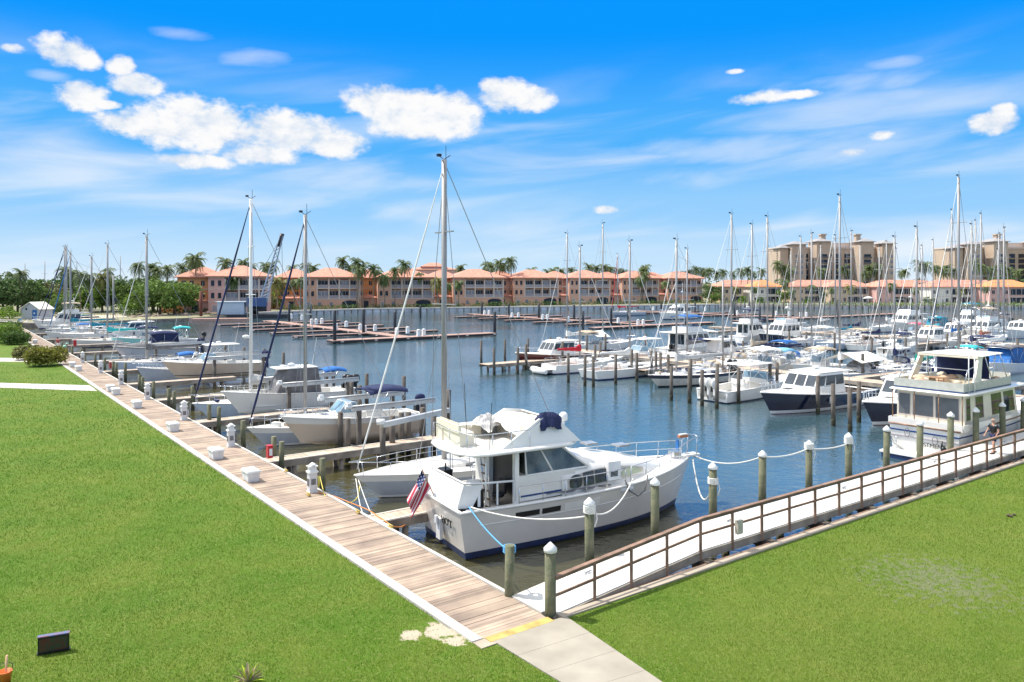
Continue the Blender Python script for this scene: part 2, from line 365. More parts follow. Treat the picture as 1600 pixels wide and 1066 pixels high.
# ---------------------------------------------------------------- water, land
def water_mat():
    m = bpy.data.materials.new('harbour_water'); m.use_nodes = True; t = m.node_tree; L = t.links
    b = t.nodes['Principled BSDF']; b.inputs['Roughness'].default_value = .05; b.inputs['IOR'].default_value = 2.1
    b.inputs['Specular IOR Level'].default_value = .9
    g = t.nodes.new('ShaderNodeNewGeometry')
    n0 = t.nodes.new('ShaderNodeTexNoise'); n0.inputs['Scale'].default_value = .06; n0.inputs['Detail'].default_value = 3; L.new(g.outputs['Position'], n0.inputs['Vector'])
    mx = t.nodes.new('ShaderNodeMix'); mx.data_type = 'RGBA'; mx.inputs[6].default_value = (.048,.084,.088,1); mx.inputs[7].default_value = (.036,.082,.112,1)
    L.new(n0.outputs[0], mx.inputs[0])
    # silty olive near the boardwalk; blue farther out paints sky reflection into the base
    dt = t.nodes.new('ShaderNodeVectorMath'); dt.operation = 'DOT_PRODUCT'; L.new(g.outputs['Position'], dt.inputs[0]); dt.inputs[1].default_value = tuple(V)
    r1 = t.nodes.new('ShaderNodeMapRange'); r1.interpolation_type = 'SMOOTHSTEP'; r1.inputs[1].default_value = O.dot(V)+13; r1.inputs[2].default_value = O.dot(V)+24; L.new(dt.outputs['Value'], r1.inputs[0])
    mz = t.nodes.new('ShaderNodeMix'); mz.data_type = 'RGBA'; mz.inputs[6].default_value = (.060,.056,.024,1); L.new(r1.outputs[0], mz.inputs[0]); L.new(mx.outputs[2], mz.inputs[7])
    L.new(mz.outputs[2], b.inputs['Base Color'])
    h = None
    for sc_, st_, w in ((2.6, 1.0, 1.0), (.9, .9, 1.3), (7.0, 1.0, .35)):
        mp = t.nodes.new('ShaderNodeMapping'); mp.inputs['Scale'].default_value = (sc_*.75, sc_*1.2, 1); mp.inputs['Rotation'].default_value = (0, 0, .5)
        L.new(g.outputs['Position'], mp.inputs['Vector'])
        n = t.nodes.new('ShaderNodeTexNoise'); n.inputs['Scale'].default_value = 1.0; n.inputs['Detail'].default_value = 3; L.new(mp.outputs[0], n.inputs['Vector'])
        k = t.nodes.new('ShaderNodeMath'); k.operation = 'MULTIPLY'; k.inputs[1].default_value = w; L.new(n.outputs[0], k.inputs[0])
        if h is None: h = k.outputs[0]
        else:
            a = t.nodes.new('ShaderNodeMath'); a.operation = 'ADD'; L.new(h, a.inputs[0]); L.new(k.outputs[0], a.inputs[1]); h = a.outputs[0]
    # calm patches and wind-ruffled patches
    nc = t.nodes.new('ShaderNodeTexNoise'); nc.inputs['Scale'].default_value = .05; nc.inputs['Detail'].default_value = 3; L.new(g.outputs['Position'], nc.inputs['Vector'])
    mr = t.nodes.new('ShaderNodeMapRange'); mr.inputs[1].default_value = .35; mr.inputs[2].default_value = .65; mr.inputs[3].default_value = .08; mr.inputs[4].default_value = .21
    L.new(nc.outputs[0], mr.inputs[0])
    bp = t.nodes.new('ShaderNodeBump'); bp.inputs['Distance'].default_value = .22; L.new(mr.outputs[0], bp.inputs['Strength'])
    L.new(h, bp.inputs['Height']); L.new(bp.outputs[0], b.inputs['Normal'])
    return m
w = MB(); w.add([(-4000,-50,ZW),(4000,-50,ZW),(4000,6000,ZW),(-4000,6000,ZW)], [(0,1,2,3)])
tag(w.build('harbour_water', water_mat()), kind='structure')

def grass_ground_mat():
    m = bpy.data.materials.new('lawn'); m.use_nodes = True; t = m.node_tree; L = t.links
    b = t.nodes['Principled BSDF']; b.inputs['Roughness'].default_value = .9; b.inputs['Specular IOR Level'].default_value = .15
    g = t.nodes.new('ShaderNodeNewGeometry')
    def noise(s_, d_=4):
        n = t.nodes.new('ShaderNodeTexNoise'); n.inputs['Scale'].default_value = s_; n.inputs['Detail'].default_value = d_; L.new(g.outputs['Position'], n.inputs['Vector']); return n.outputs[0]
    def mixn(f, a, b_, lo, hi):
        r = t.nodes.new('ShaderNodeMapRange'); r.inputs[1].default_value = lo; r.inputs[2].default_value = hi; L.new(f, r.inputs[0])
        x = t.nodes.new('ShaderNodeMix'); x.data_type = 'RGBA'; L.new(r.outputs[0], x.inputs[0])
        for i, c in ((6, a), (7, b_)):
            if isinstance(c, tuple): x.inputs[i].default_value = (*c, 1)
            else: L.new(c, x.inputs[i])
        return x.outputs[2]
    c = mixn(noise(.35), (.075,.155,.012), (.14,.19,.026), .35, .65)
    c = mixn(noise(1.6, 6), c, (.105,.190,.020), .45, .72)
    c = mixn(noise(14, 6), c, (.215,.245,.075), .50, .78)
    c = mixn(noise(60, 3), c, (.055,.10,.015), .52, .80)
    # a pale worn area on the right-hand lawn
    sub = t.nodes.new('ShaderNodeVectorMath'); sub.operation = 'DISTANCE'; L.new(g.outputs['Position'], sub.inputs[0]); sub.inputs[1].default_value = tuple(P(1465, 905, 0))
    mr = t.nodes.new('ShaderNodeMapRange'); mr.inputs[1].default_value = 7.5; mr.inputs[2].default_value = .4; L.new(sub.outputs['Value'], mr.inputs[0])
    mu = t.nodes.new('ShaderNodeMath'); mu.operation = 'MULTIPLY'; L.new(mr.outputs[0], mu.inputs[0]); L.new(noise(4.5, 9), mu.inputs[1])
    c = mixn(mu.outputs[0], c, (.17,.19,.11), .40, .49)
    # worn sand beside the boardwalk end, and olive tone of the right-hand lawn
    du = t.nodes.new('ShaderNodeVectorMath'); du.operation = 'DOT_PRODUCT'; L.new(g.outputs['Position'], du.inputs[0]); du.inputs[1].default_value = tuple(U)
    ru = t.nodes.new('ShaderNodeMapRange'); ru.inputs[1].default_value = O.dot(U)+.3; ru.inputs[2].default_value = O.dot(U)-2.5; ru.inputs[3].default_value = 0; ru.inputs[4].default_value = .28; L.new(du.outputs['Value'], ru.inputs[0])
    dv = t.nodes.new('ShaderNodeVectorMath'); dv.operation = 'DOT_PRODUCT'; L.new(g.outputs['Position'], dv.inputs[0]); dv.inputs[1].default_value = tuple(V)
    rv = t.nodes.new('ShaderNodeMapRange'); rv.inputs[1].default_value = O.dot(V)+2; rv.inputs[2].default_value = O.dot(V)+3.5; L.new(dv.outputs['Value'], rv.inputs[0])
    m3 = t.nodes.new('ShaderNodeMath'); m3.operation = 'MULTIPLY'; L.new(ru.outputs[0], m3.inputs[0]); L.new(rv.outputs[0], m3.inputs[1])
    c = mixn(m3.outputs[0], c, (.17,.19,.04), 0, 1)
    for cp_, r_ in ((P(690,984), .85), (P(642,992), .5), (P(712,1000), .5)):
        sd_ = t.nodes.new('ShaderNodeVectorMath'); sd_.operation = 'DISTANCE'; L.new(g.outputs['Position'], sd_.inputs[0]); sd_.inputs[1].default_value = tuple(cp_)
        rs = t.nodes.new('ShaderNodeMapRange'); rs.inputs[1].default_value = r_; rs.inputs[2].default_value = 0; L.new(sd_.outputs['Value'], rs.inputs[0])
        ad = t.nodes.new('ShaderNodeMath'); ad.operation = 'MULTIPLY_ADD'; L.new(noise(5, 6), ad.inputs[0]); ad.inputs[1].default_value = 1.3; L.new(rs.outputs[0], ad.inputs[2])
        c = mixn(ad.outputs[0], c, (.50,.43,.32), 1.0, 1.16)
    L.new(c, b.inputs['Base Color'])
    bp = t.nodes.new('ShaderNodeBump'); bp.inputs['Strength'].default_value = .9; bp.inputs['Distance'].default_value = .05
    L.new(noise(38, 5), bp.inputs['Height']); L.new(bp.outputs[0], b.inputs['Normal'])
    MATS['lawn'] = m; return m
LAWN = grass_ground_mat()

def land_poly(name, pts, z, m, mside=None, z0=-3.0, **k):
    b = MB(); b.prism([(p[0], p[1]) for p in pts], z0, z, 1, 0)
    o = b.build(name, [m, mside or CONCD]); tag(o, kind='structure'); return o
# left lawn (one sheet bounded by the boardwalk), right lawn
land_poly('left_lawn', [S(178,-.02), S(1.0,-.02), S(-.06,.4), S(-.30,2.76), S(-30,4.74), S(-30,-300), S(178,-300)], -.02, LAWN)
land_poly('right_lawn', [S(-.30,2.76), S(-.30,160), S(-60,160), S(-60,4.8), S(-30,4.74)], -.02, LAWN)
SHORE = [(-4000,165), tuple(S(178,-.0)[:2]), tuple(S(182,3)[:2]), (-97,176), (-82,196), (-76,212), (-62,236), (-48,252), (20,279), (80,301), (150,296), (260,300), (420,330), (4000,600)]
land_poly('far_shore', SHORE+[(6000,9000), (-6000,9000)], -.03, mat('far_ground', (.24,.23,.13), .95, var=.3, scale=.05))
# seawall round the basin
b = MB(); c = MB()
pts = SHORE[5:12]
for i in range(len(pts)-1):
    a = Vector((*pts[i], 0)); d = Vector((*pts[i+1], 0))
    dd = (d-a).normalized(); nrm = Vector((dd.y, -dd.x, 0))
    b.beam(a+nrm*.2+Vector((0,0,-1.1)), d+nrm*.2+Vector((0,0,-1.1)), .5, 2.5)
    c.beam(a+nrm*.1+Vector((0,0,.35)), d+nrm*.1+Vector((0,0,.35)), 1.3, .38)
    L_ = (d-a).length; k = 0.0
    while k < L_:
        b.beam(a+dd*k+nrm*.5+Vector((0,0,-2)), a+dd*k+nrm*.5+Vector((0,0,.1)), .35, .3, 1); k += 2.6
sw = thing('seawall', 'long grey concrete seawall with pale cap along the far shore', 'seawall', (0,0,0))
b.build('wall', [mat('seawall_panel', (.60,.62,.65), .85, var=.25, scale=.4), CONCD], sw); c.build('cap', CONCW, sw)

# ---------------------------------------------------------------- boardwalk
b = MB(); s = -.02
while s < 178:
    wd = .145; e = random.uniform(-.025, .025); z = random.uniform(-.006, .006)
    q = [S(s, .32), S(s, 2.44+e), S(s+wd-.008, 2.44+e), S(s+wd-.008, .32)]
    b.prism(q, -.045, z); s += wd
o = b.build('boardwalk', WOOD); tag(o, kind='structure')
b = MB()
b.prism([S(-.05,.02), S(-.05,.315), S(178,.315), S(178,.02)], -.3, .03)
o = b.build('boardwalk_kerb_strip', CONCW); tag(o, kind='structure')
b = MB()
b.prism([S(.25,2.47), S(.25,2.585), S(178,2.585), S(178,2.47)], -.20, .035)
b.prism([S(-.02,2.42), S(-.02,2.466), S(178,2.466), S(178,2.42)], -.42, -.05, 1)
b.prism([S(-.3,.30), S(-.3,.6), S(178,.6), S(178,.30)], -3, -.05, 2)
s = 1.0
while s < 178:
    for t_ in (2.2,):
        b.tube([S(s, t_, -3), S(s, t_, -.05)], .14, 8, 1)
    b.beam(S(s, .6, -.2), S(s, 2.42, -.2), .15, .25, 1); s += 3
tag(b.build('boardwalk_edge_timber', [CONCW, DOCKF, CONCD]), kind='structure')
# yellow edge and seawall strip at the near end
b = MB()
b.prism([S(-.33,.40), S(-.33,2.45), S(-.04,2.45), S(-.04,.40)], -.3, .012)
tag(b.build('yellow_step_edge', YELP), kind='structure')
b = MB(); b.prism([S(-.46,.10), S(-.46,2.75), S(-.334,2.75), S(-.334,.10)], -.3, .004)
b.prism([S(-.46,.03),S(-.334,.03),S(-.05,.03),S(-.05,.395),S(-.334,.395),S(-.46,.097)], -.31, .0)
b.prism([S(-.34,2.755), S(-.34,160), S(-.06,160), S(-.06,2.755)], -3, .02)
tag(b.build('seawall_cap_path', CONC), kind='structure')
b = MB(); b.prism([S(-.05,2.76), S(-.05,160), S(.10,160), S(.10,2.76)], -3, -.03)
tag(b.build('seawall_cap_timber', RAILW), kind='structure')
# concrete path running to the near right
a0, a1, a2, a3 = P(768,1000), P(884,963), P(1180,1165), P(1080,1190)
b = MB()
for i in range(6):
    f0, f1 = i/6+(.0006 if i else 0), (i+1)/6-.0006
    b.prism([a0.lerp(a3,f0), a1.lerp(a2,f0), a1.lerp(a2,f1), a0.lerp(a3,f1)][::-1], -.1, .008)
tag(b.build('concrete_path', mat('path_concrete', (.34,.305,.245), .85, scale=.9, var=.14, bump=.3, bscale=24)), kind='structure')
PATHQ = [a0, a1, a2, a3]
# narrow white footpaths on the left lawn
b = MB()
b.prism([P(152,611), P(-260,596.5), P(-260,591), P(140,602.3)], -.1, .006)
b.prism([P(78,566), P(-260,561.5), P(-260,556), P(55,560)], -.1, .006)
tag(b.build('lawn_footpath', CONCW), kind='structure')
# ---------------------------------------------------------------- grass blades (uncountable): density falls away with distance
def grass():
    rng = np.random.default_rng(5); NB = 620000
    # more samples near the camera: draw 1/Y uniformly-ish
    Y = 1/(rng.random(NB)*(1/14.5-1/85)+1/85); X = (rng.random(NB)*1.5-.75)*Y
    dx = X-O.x; dy = Y-O.y; s_ = dx*U.x+dy*U.y; t_ = dx*V.x+dy*V.y
    inL = (t_ < -.02+.07*np.abs(np.sin(s_*9.1)*np.sin(s_*3.7)))
    inR = (s_ < -.40) & (t_ > 2.8)
    below = (s_ <= -.45) & (t_ <= 2.8)
    ok = (inL & (s_ > -.45)) | inR | below
    def inpoly(q):
        r = np.ones(NB, bool); n = len(q); sgn = None
        for i in range(n):
            a = q[i]; b_ = q[(i+1) % n]; cr = (b_[0]-a[0])*(Y-a[1])-(b_[1]-a[1])*(X-a[0])
            r &= (cr < 0)
        return r
    q = [(p.x, p.y) for p in (PATHQ[0], PATHQ[1], PATHQ[2], PATHQ[3])]
    ok &= ~inpoly(q)
    for (px_, py_, r_) in ((690,984,.55),(642,992,.27),(712,1000,.3)):
        c_ = P(px_, py_); d2 = ((X-c_.x)**2+(Y-c_.y)**2)
        ok &= ~(rng.random(NB) > (np.sqrt(d2)/(r_*1.35))**2.2+.10*np.sin(X*37+Y*23)+.12*np.sin(X*11-Y*17))
    def fp(a, b2, w_):   # keep blades off the two footpaths
        d = np.array([b2.x-a.x, b2.y-a.y]); d = d/np.linalg.norm(d); return np.abs((X-a.x)*d[1]-(Y-a.y)*d[0]) < w_
    ok &= ~(fp(P(150,606), P(-260,593.6), .62) & inL); ok &= ~(fp(P(78,563), P(-260,558.6), .7) & inL)
    X = X[ok]; Y = Y[ok]; n = len(X)
    sc_ = np.clip(Y/26, .7, 2.6)
    ang = rng.random(n)*2*np.pi; h = (.035+.035*rng.random(n))*np.clip(sc_, .8, 1.6); wd = .006*sc_*1.3; lean = rng.normal(0, .5, (n, 2))*h[:, None]
    co = np.zeros((n, 3, 3), np.float32)
    co[:,0,0] = X-np.cos(ang)*wd; co[:,0,1] = Y-np.sin(ang)*wd
    co[:,1,0] = X+np.cos(ang)*wd; co[:,1,1] = Y+np.sin(ang)*wd
    co[:,2,0] = X+lean[:,0]; co[:,2,1] = Y+lean[:,1]; co[:,0:2,2] = -.03; co[:,2,2] = -.02+h
    me = bpy.data.meshes.new('grass'); me.vertices.add(3*n); me.vertices.foreach_set('co', co.ravel())
    me.loops.add(3*n); me.loops.foreach_set('vertex_index', np.arange(3*n, dtype=np.int32))
    me.polygons.add(n); me.polygons.foreach_set('loop_start', np.arange(0, 3*n, 3, dtype=np.int32))
    me.update(calc_edges=True)
    o = bpy.data.objects.new('grass', me); COL.objects.link(o)
    m = bpy.data.materials.new('grass_blades'); m.use_nodes = True; t = m.node_tree; L = t.links
    b = t.nodes['Principled BSDF']; b.inputs['Roughness'].default_value = .7; b.inputs['Specular IOR Level'].default_value = .05
    g = t.nodes.new('ShaderNodeNewGeometry')
    def noise(s2, d2=4):
        nn = t.nodes.new('ShaderNodeTexNoise'); nn.inputs['Scale'].default_value = s2; nn.inputs['Detail'].default_value = d2; L.new(g.outputs['Position'], nn.inputs['Vector']); return nn.outputs[0]
    def mx(f, a, b_, lo, hi):
        r = t.nodes.new('ShaderNodeMapRange'); r.inputs[1].default_value = lo; r.inputs[2].default_value = hi; L.new(f, r.inputs[0])
        x = t.nodes.new('ShaderNodeMix'); x.data_type = 'RGBA'; L.new(r.outputs[0], x.inputs[0])
        for i, c in ((6, a), (7, b_)):
            if isinstance(c, tuple): x.inputs[i].default_value = (*c, 1)
            else: L.new(c, x.inputs[i])
        return x.outputs[2]
    c = mx(noise(.30), (.062,.205,.003), (.165,.285,.010), .40, .60)
    c = mx(noise(1.3, 7), c, (.055,.175,.004), .46, .64)
    c = mx(noise(.75, 7), c, (.27,.30,.06), .52, .68)
    c = mx(noise(.17, 5), c, (.035,.125,.003), .47, .66)
    c = mx(g.outputs['Random Per Island'], c, (.27,.34,.06), .74, 1.0)
    c = mx(g.outputs['Random Per Island'], (.030,.10,.004), c, .0, .30)
    sub = t.nodes.new('ShaderNodeVectorMath'); sub.operation = 'DISTANCE'; L.new(g.outputs['Position'], sub.inputs[0]); sub.inputs[1].default_value = tuple(P(1465, 905, 0))
    mr = t.nodes.new('ShaderNodeMapRange'); mr.inputs[1].default_value = 7.5; mr.inputs[2].default_value = .4; L.new(sub.outputs['Value'], mr.inputs[0])
    mu = t.nodes.new('ShaderNodeMath'); mu.operation = 'MULTIPLY'; L.new(mr.outputs[0], mu.inputs[0]); L.new(noise(4.5, 9), mu.inputs[1])
    c = mx(mu.outputs[0], c, (.24,.29,.17), .40, .49)
    # worn sand beside the boardwalk end, and olive tone of the right-hand lawn
    du = t.nodes.new('ShaderNodeVectorMath'); du.operation = 'DOT_PRODUCT'; L.new(g.outputs['Position'], du.inputs[0]); du.inputs[1].default_value = tuple(U)
    ru = t.nodes.new('ShaderNodeMapRange'); ru.inputs[1].default_value = O.dot(U)+.3; ru.inputs[2].default_value = O.dot(U)-2.5; ru.inputs[3].default_value = 0; ru.inputs[4].default_value = .28; L.new(du.outputs['Value'], ru.inputs[0])
    dv = t.nodes.new('ShaderNodeVectorMath'); dv.operation = 'DOT_PRODUCT'; L.new(g.outputs['Position'], dv.inputs[0]); dv.inputs[1].default_value = tuple(V)
    rv = t.nodes.new('ShaderNodeMapRange'); rv.inputs[1].default_value = O.dot(V)+2; rv.inputs[2].default_value = O.dot(V)+3.5; L.new(dv.outputs['Value'], rv.inputs[0])
    m3 = t.nodes.new('ShaderNodeMath'); m3.operation = 'MULTIPLY'; L.new(ru.outputs[0], m3.inputs[0]); L.new(rv.outputs[0], m3.inputs[1])
    c = mx(m3.outputs[0], c, (.26,.33,.05), 0, 1)
    L.new(c, b.inputs['Base Color'])
    tr = t.nodes.new('ShaderNodeBsdfTranslucent'); ms = t.nodes.new('ShaderNodeMixShader'); ms.inputs[0].default_value = .35
    L.new(c, tr.inputs[0]); L.new(b.outputs[0], ms.inputs[1]); L.new(tr.outputs[0], ms.inputs[2]); L.new(ms.outputs[0], t.nodes['Material Output'].inputs[0])
    me.materials.append(m)
    tag(o, 'mown green lawn grass on both sides of the path', 'grass', kind='stuff')
grass()
# ---------------------------------------------------------------- boats
class Hull:
    def __init__(s, L, B, fs, fb, tr=.9, s0=.45, p=2.2, flare=.25, rake=.12, keel=.7, tk=0.0, sag=0.0):
        s.L, s.B, s.fs, s.fb, s.tr, s.s0, s.p, s.flare, s.rake, s.keel, s.tk, s.sag = L, B, fs, fb, tr, s0, p, flare, rake, keel, tk, sag
    def hb(s, u):
        a = s.tr+(1-s.tr)*sin(pi/2*min(1, u/s.s0)); k = max(0, (u-s.s0)/(1-s.s0))
        return s.B/2*a*max(0.0, 1-k**s.p)
    def zs(s, u): return s.fs+(s.fb-s.fs)*u**1.6-s.sag*sin(pi*u)
    def pt(s, u, q, side):
        q2 = min(1, max(0, q)); x = u*s.L-s.rake*s.L*(u**4)*(1-q2)+s.tk*(1-u)**8*(q2)
        y = s.hb(u)*(1-s.flare*(u**1.3)*(1-q2)**1.2)*(1-.07*(1-q2))
        z = q*s.zs(u)
        return Vector((x, side*y, z))
    def build(s, mats, parent, stripe=.16, n=22, top=None):
        """mats: topside, stripe, bottom [,upper band]"""
        qs = [0, .0, .14, .42, .72, 1.0]; b = MB(); rows = []
        for i in range(n+1):
            u = (i/n)**.85 if i else 0
            row = []
            zk = -s.keel*(1-.75*u**3)
            def col(side):
                r = []
                for q in (1.0, .72, .42):
                    r.append(s.pt(u, q, side))
                r.append(s.pt(u, min(.35, stripe/s.zs(u)), side)); r.append(s.pt(u, .02, side))
                c = s.pt(u, 0, side); r.append(Vector((c.x, c.y*.80, -.22*(1-.5*u**3))))
                return r
            L_ = col(1); R_ = col(-1)[::-1]
            x = s.pt(u, 0, 1).x-.05*s.L*u**4
            rows.append(L_+[Vector((x, 0, zk))]+R_)
        def mf(i, k):
            k = min(k, 11-k)
            if k <= 1: return 0 if not (top and k == 0) else 3
            return (0, 0, 0, 1, 2, 2)[k]
        b.loft(rows, False, False, 0, True, mf)
        # transom
        for k, mi_ in enumerate((0,0,0,1,2)):
            b.add([rows[0][k], rows[0][k+1], rows[0][11-k], rows[0][12-k]], [(0,1,2,3)], (3 if (top and k == 0) else mi_))
        b.add([rows[0][5], rows[0][6], rows[0][7]], [(0,1,2)], 2)
        o = b.build('hull', mats, parent); return o
    def deck(s, parent, m, u0=0.0, u1=1.0, dz=-.03, camber=.06, name='deck', n=14, inset=.98):
        b = MB(); rows = []
        for i in range(n+1):
            u = u0+(u1-u0)*i/n; p = s.pt(u, 1, 1); h = p.y*inset; z = p.z+dz
            rows.append([(p.x, h, z), (p.x, h*.5, z+camber*.75), (p.x, 0, z+camber), (p.x, -h*.5, z+camber*.75), (p.x, -h, z)])
        b.loft(rows, False, False, 0, True)
        return b.build(name, m, parent)
    def rail(s, parent, m, name='rub_rail', r=.035, dz=0.0, out=.0, u0=0.0, u1=1.0, n=20):
        b = MB()
        for sd in (1, -1):
            b.tube([s.pt(u0+(u1-u0)*i/n, 1, sd)+Vector((0, sd*out, dz)) for i in range(n+1)], r, 5)
        if u0 == 0: b.tube([s.pt(0,1,1)+Vector((0,0,dz)), s.pt(0,1,-1)+Vector((0,0,dz))], r, 5)
        return b.build(name, m, parent)
    def cockpit(s, parent, m, mf, u0, u1, depth, gw=.18, n=8, name='cockpit'):
        b = MB(); g = {1: [], -1: []}
        for sd in (1, -1):
            o_, i_, f_ = [], [], []
            for k in range(n+1):
                u = u0+(u1-u0)*k/n; p = s.pt(u, 1, sd); y = max(.05, abs(p.y)-gw)
                ix = .5 if (k == 0 and s.tk < 0) else 0
                o_.append((p.x, p.y*.985, p.z+.012)); i_.append((p.x+ix, sd*y, p.z+.012)); f_.append((p.x+ix, sd*(y-.03), p.z-depth))
            b.loft([o_, i_, f_], False, False, 0, False)
            g[sd] = (i_, f_)
        # floor, end walls, transom top
        b2 = []
        fl = g[1][1]; fr = g[-1][1]; zf = min(p[2] for p in fl)
        rows = [[(p[0], p[1], zf+.0) for p in fl], [(p[0], p[1], zf) for p in fr]]
        b.loft(rows, False, False, 1, False)
        for k in (0, -1):
            il, ir = g[1][0][k], g[-1][0][k]
            b.add([il, ir, (ir[0], ir[1], zf), (il[0], il[1], zf)], [(0,1,2,3)], 0)
        p0 = s.pt(u0, 1, 1)
        b.box((p0.x-.02, -p0.y*.97, p0.z-.02), (p0.x+.16, p0.y*.97, p0.z+.015))
        return b.build(name, [m, mf], parent)
    def rails(s, parent, u0, u1, h=.6, n=7, dbl=True, r=.016, m=None, name='lifelines', inset=.05, closed_bow=False):
        b = MB()
        for sd in (1, -1):
            pts = [s.pt(u0+(u1-u0)*k/n, 1, sd)*1.0 for k in range(n+1)]
            pts = [Vector((p.x, p.y-sd*min(inset, abs(p.y)), p.z)) for p in pts]
            for p in pts: b.tube([p, p+Vector((0,0,h))], r*1.2, 5)
            b.tube([p+Vector((0,0,h)) for p in pts], r, 5)
            if dbl: b.tube([p+Vector((0,0,h*.55)) for p in pts], r*.7, 4)
        if closed_bow:
            a = s.pt(u1, 1, 1); c = s.pt(u1, 1, -1); b.tube([a+Vector((0,0,h)), Vector((a.x+.5, 0, a.z+h+.05)), c+Vector((0,0,h))], r, 5)
        return b.build(name, m or STEEL, parent)

def house(parent, m, x0, x1, wa, wf, z0, z1, sa=0.0, sf=.5, inset=.12, name='cabin', zf=None, rise=0.0, roofm=None, over=0.0):
    """deckhouse: aft x0, fore x1, half widths wa/wf, slopes at aft/fore; returns (obj, quads)"""
    z1f = zf if zf is not None else z1
    bt = [(x0, wa, z0), (x1, wf, z0), (x1, -wf, z0), (x0, -wa, z0)]
    tp = [(x0+sa, wa-inset, z1), (x1-sf, wf-inset, z1f), (x1-sf, -(wf-inset), z1f), (x0+sa, -(wa-inset), z1)]
    b = MB(); b.add(bt+tp, [(1,0,4,5),(3,2,6,7),(0,3,7,4),(2,1,5,6)], 0)
    # slightly cambered top
    ca = ((tp[0][0]), 0, z1+rise); cf = (tp[1][0], 0, z1f+rise)
    b.add([tp[0], tp[1], cf, ca, tp[2], tp[3]], [(0,1,2,3),(3,2,4,5)], 0)
    b.add([tp[1], cf, tp[2]], [(0,1,2)]); b.add([tp[0], ca, tp[3]], [(2,1,0)])
    o = b.build(name, m, parent)
    q = dict(port=(bt[1], bt[0], tp[0], tp[1]), star=(bt[3], bt[2], tp[2], tp[3]), fore=(bt[2], bt[1], tp[1], tp[2]), aft=(bt[0], bt[3], tp[3], tp[0]))
    return o, q
def windows(parent, q, cols, v0, v1, m=None, rx=0.0, off=.015, name='window', frame=None):
    for (a, c) in cols:
        b = MB(); b.patch(q, a, c, v0, v1, off, 0, rx); w_ = b.build(name, m or GLASS, parent)
        if frame:
            f = MB(); e = .012
            f.patch(q, a-e, c+e, v0-.05, v1+.05, off*.5, 0, rx); f.build('window_frame', frame, w_)
def slab(poly, z, th, m, parent, name, crown=0.0, bevel=.05):
    """rounded flat slab such as a hardtop; poly list of (x,y)"""
    cx = sum(p[0] for p in poly)/len(poly); cy = sum(p[1] for p in poly)/len(poly)
    def ins(k): return [(cx+(p[0]-cx)*k, cy+(p[1]-cy)*k) for p in poly]
    b = MB(); rows = []
    for k, zz in ((.93, 0), (1.0, th*.35), (1.0, th*.7), (.96, th), (.6, th+crown*.8)):
        rows.append([(p[0], p[1], z+zz) for p in ins(k)])
    b.loft(rows, True, True, 0, True)
    return b.build(name, m, parent)
def rrect(x0, x1, w0, w1, r=.25, n=4):
    pts = []
    for (cx, cy, a0) in ((x1-r, w1-r, 0), (x0+r, w0-r, pi/2), (x0+r, -(w0-r), pi), (x1-r, -(w1-r), 1.5*pi)):
        for k in range(n+1): a = a0+pi/2*k/n; pts.append((cx+r*cos(a), cy+r*sin(a)))
    return pts
def bimini(parent, x0, x1, w, z, m, zdeck, name='bimini_top', drop=.18, arch=.15):
    b = MB(); rows = []
    for i in range(7):
        f = i/6; x = x0+(x1-x0)*f; zz = z+arch*sin(pi*f)
        rows.append([(x, w, zz-drop), (x, w*.93, zz-.03), (x, w*.5, zz+.07), (x, 0, zz+.1), (x, -w*.5, zz+.07), (x, -w*.93, zz-.03), (x, -w, zz-drop)])
    rows2 = [[(p[0], p[1]*.99, p[2]-.03) for p in r] for r in rows]
    b.loft(rows, False, False, 0, True); b.loft(rows2, False, False, 0, True)
    o = b.build(name, m, parent); f = MB(); xm = (x0+x1)/2
    for sd in (1, -1):
        for xx in (x0, xm, x1): f.tube([(xm+(xx-xm)*.15, sd*w, zdeck), (xx, sd*w*.98, z-drop+.05)], .018, 5)
    for xx in (x0, x1): f.tube([(xx, w*.98, z-drop+.05), (xx, w*.6, z-.06), (xx, 0, z-.02), (xx, -w*.6, z-.06), (xx, -w*.98, z-drop+.05)], .018, 5)
    f.build('canopy_frame', STEEL, parent); return o
def outboard(parent, x, y, z, m, s=1.0, name='outboard_motor'):
    b = MB()
    rows = []
    for zz, a, c in ((.0,.16,.13),(.08,.24,.17),(.30,.29,.20),(.50,.28,.19),(.62,.20,.14),(.66,.08,.06)):
        rows.append([(x-.30*s+(a*cos(2*pi*k/10))*s*1.15, y+c*s*sin(2*pi*k/10), z+.25*s+zz*s) for k in range(10)])
    b.loft(rows, True, True, 0, True)
    b.box((x-.38*s, y-.07*s, z-.55*s), (x-.16*s, y+.07*s, z+.3*s), 0)
    b.box((x-.55*s, y-.04*s, z-.35*s), (x-.1*s, y+.04*s, z-.31*s), 1)
    b.box((x-.12*s, y-.12*s, z-.1*s), (x+.06, y+.12*s, z+.28*s), 1)
    b.lathe([(0.02,-.62*s),(.06*s,-.6*s),(.06*s,-.4*s),(.02,-.38*s)], (x-.35*s, y, z), 8, 1)
    return b.build(name, [m, BLACK], parent)

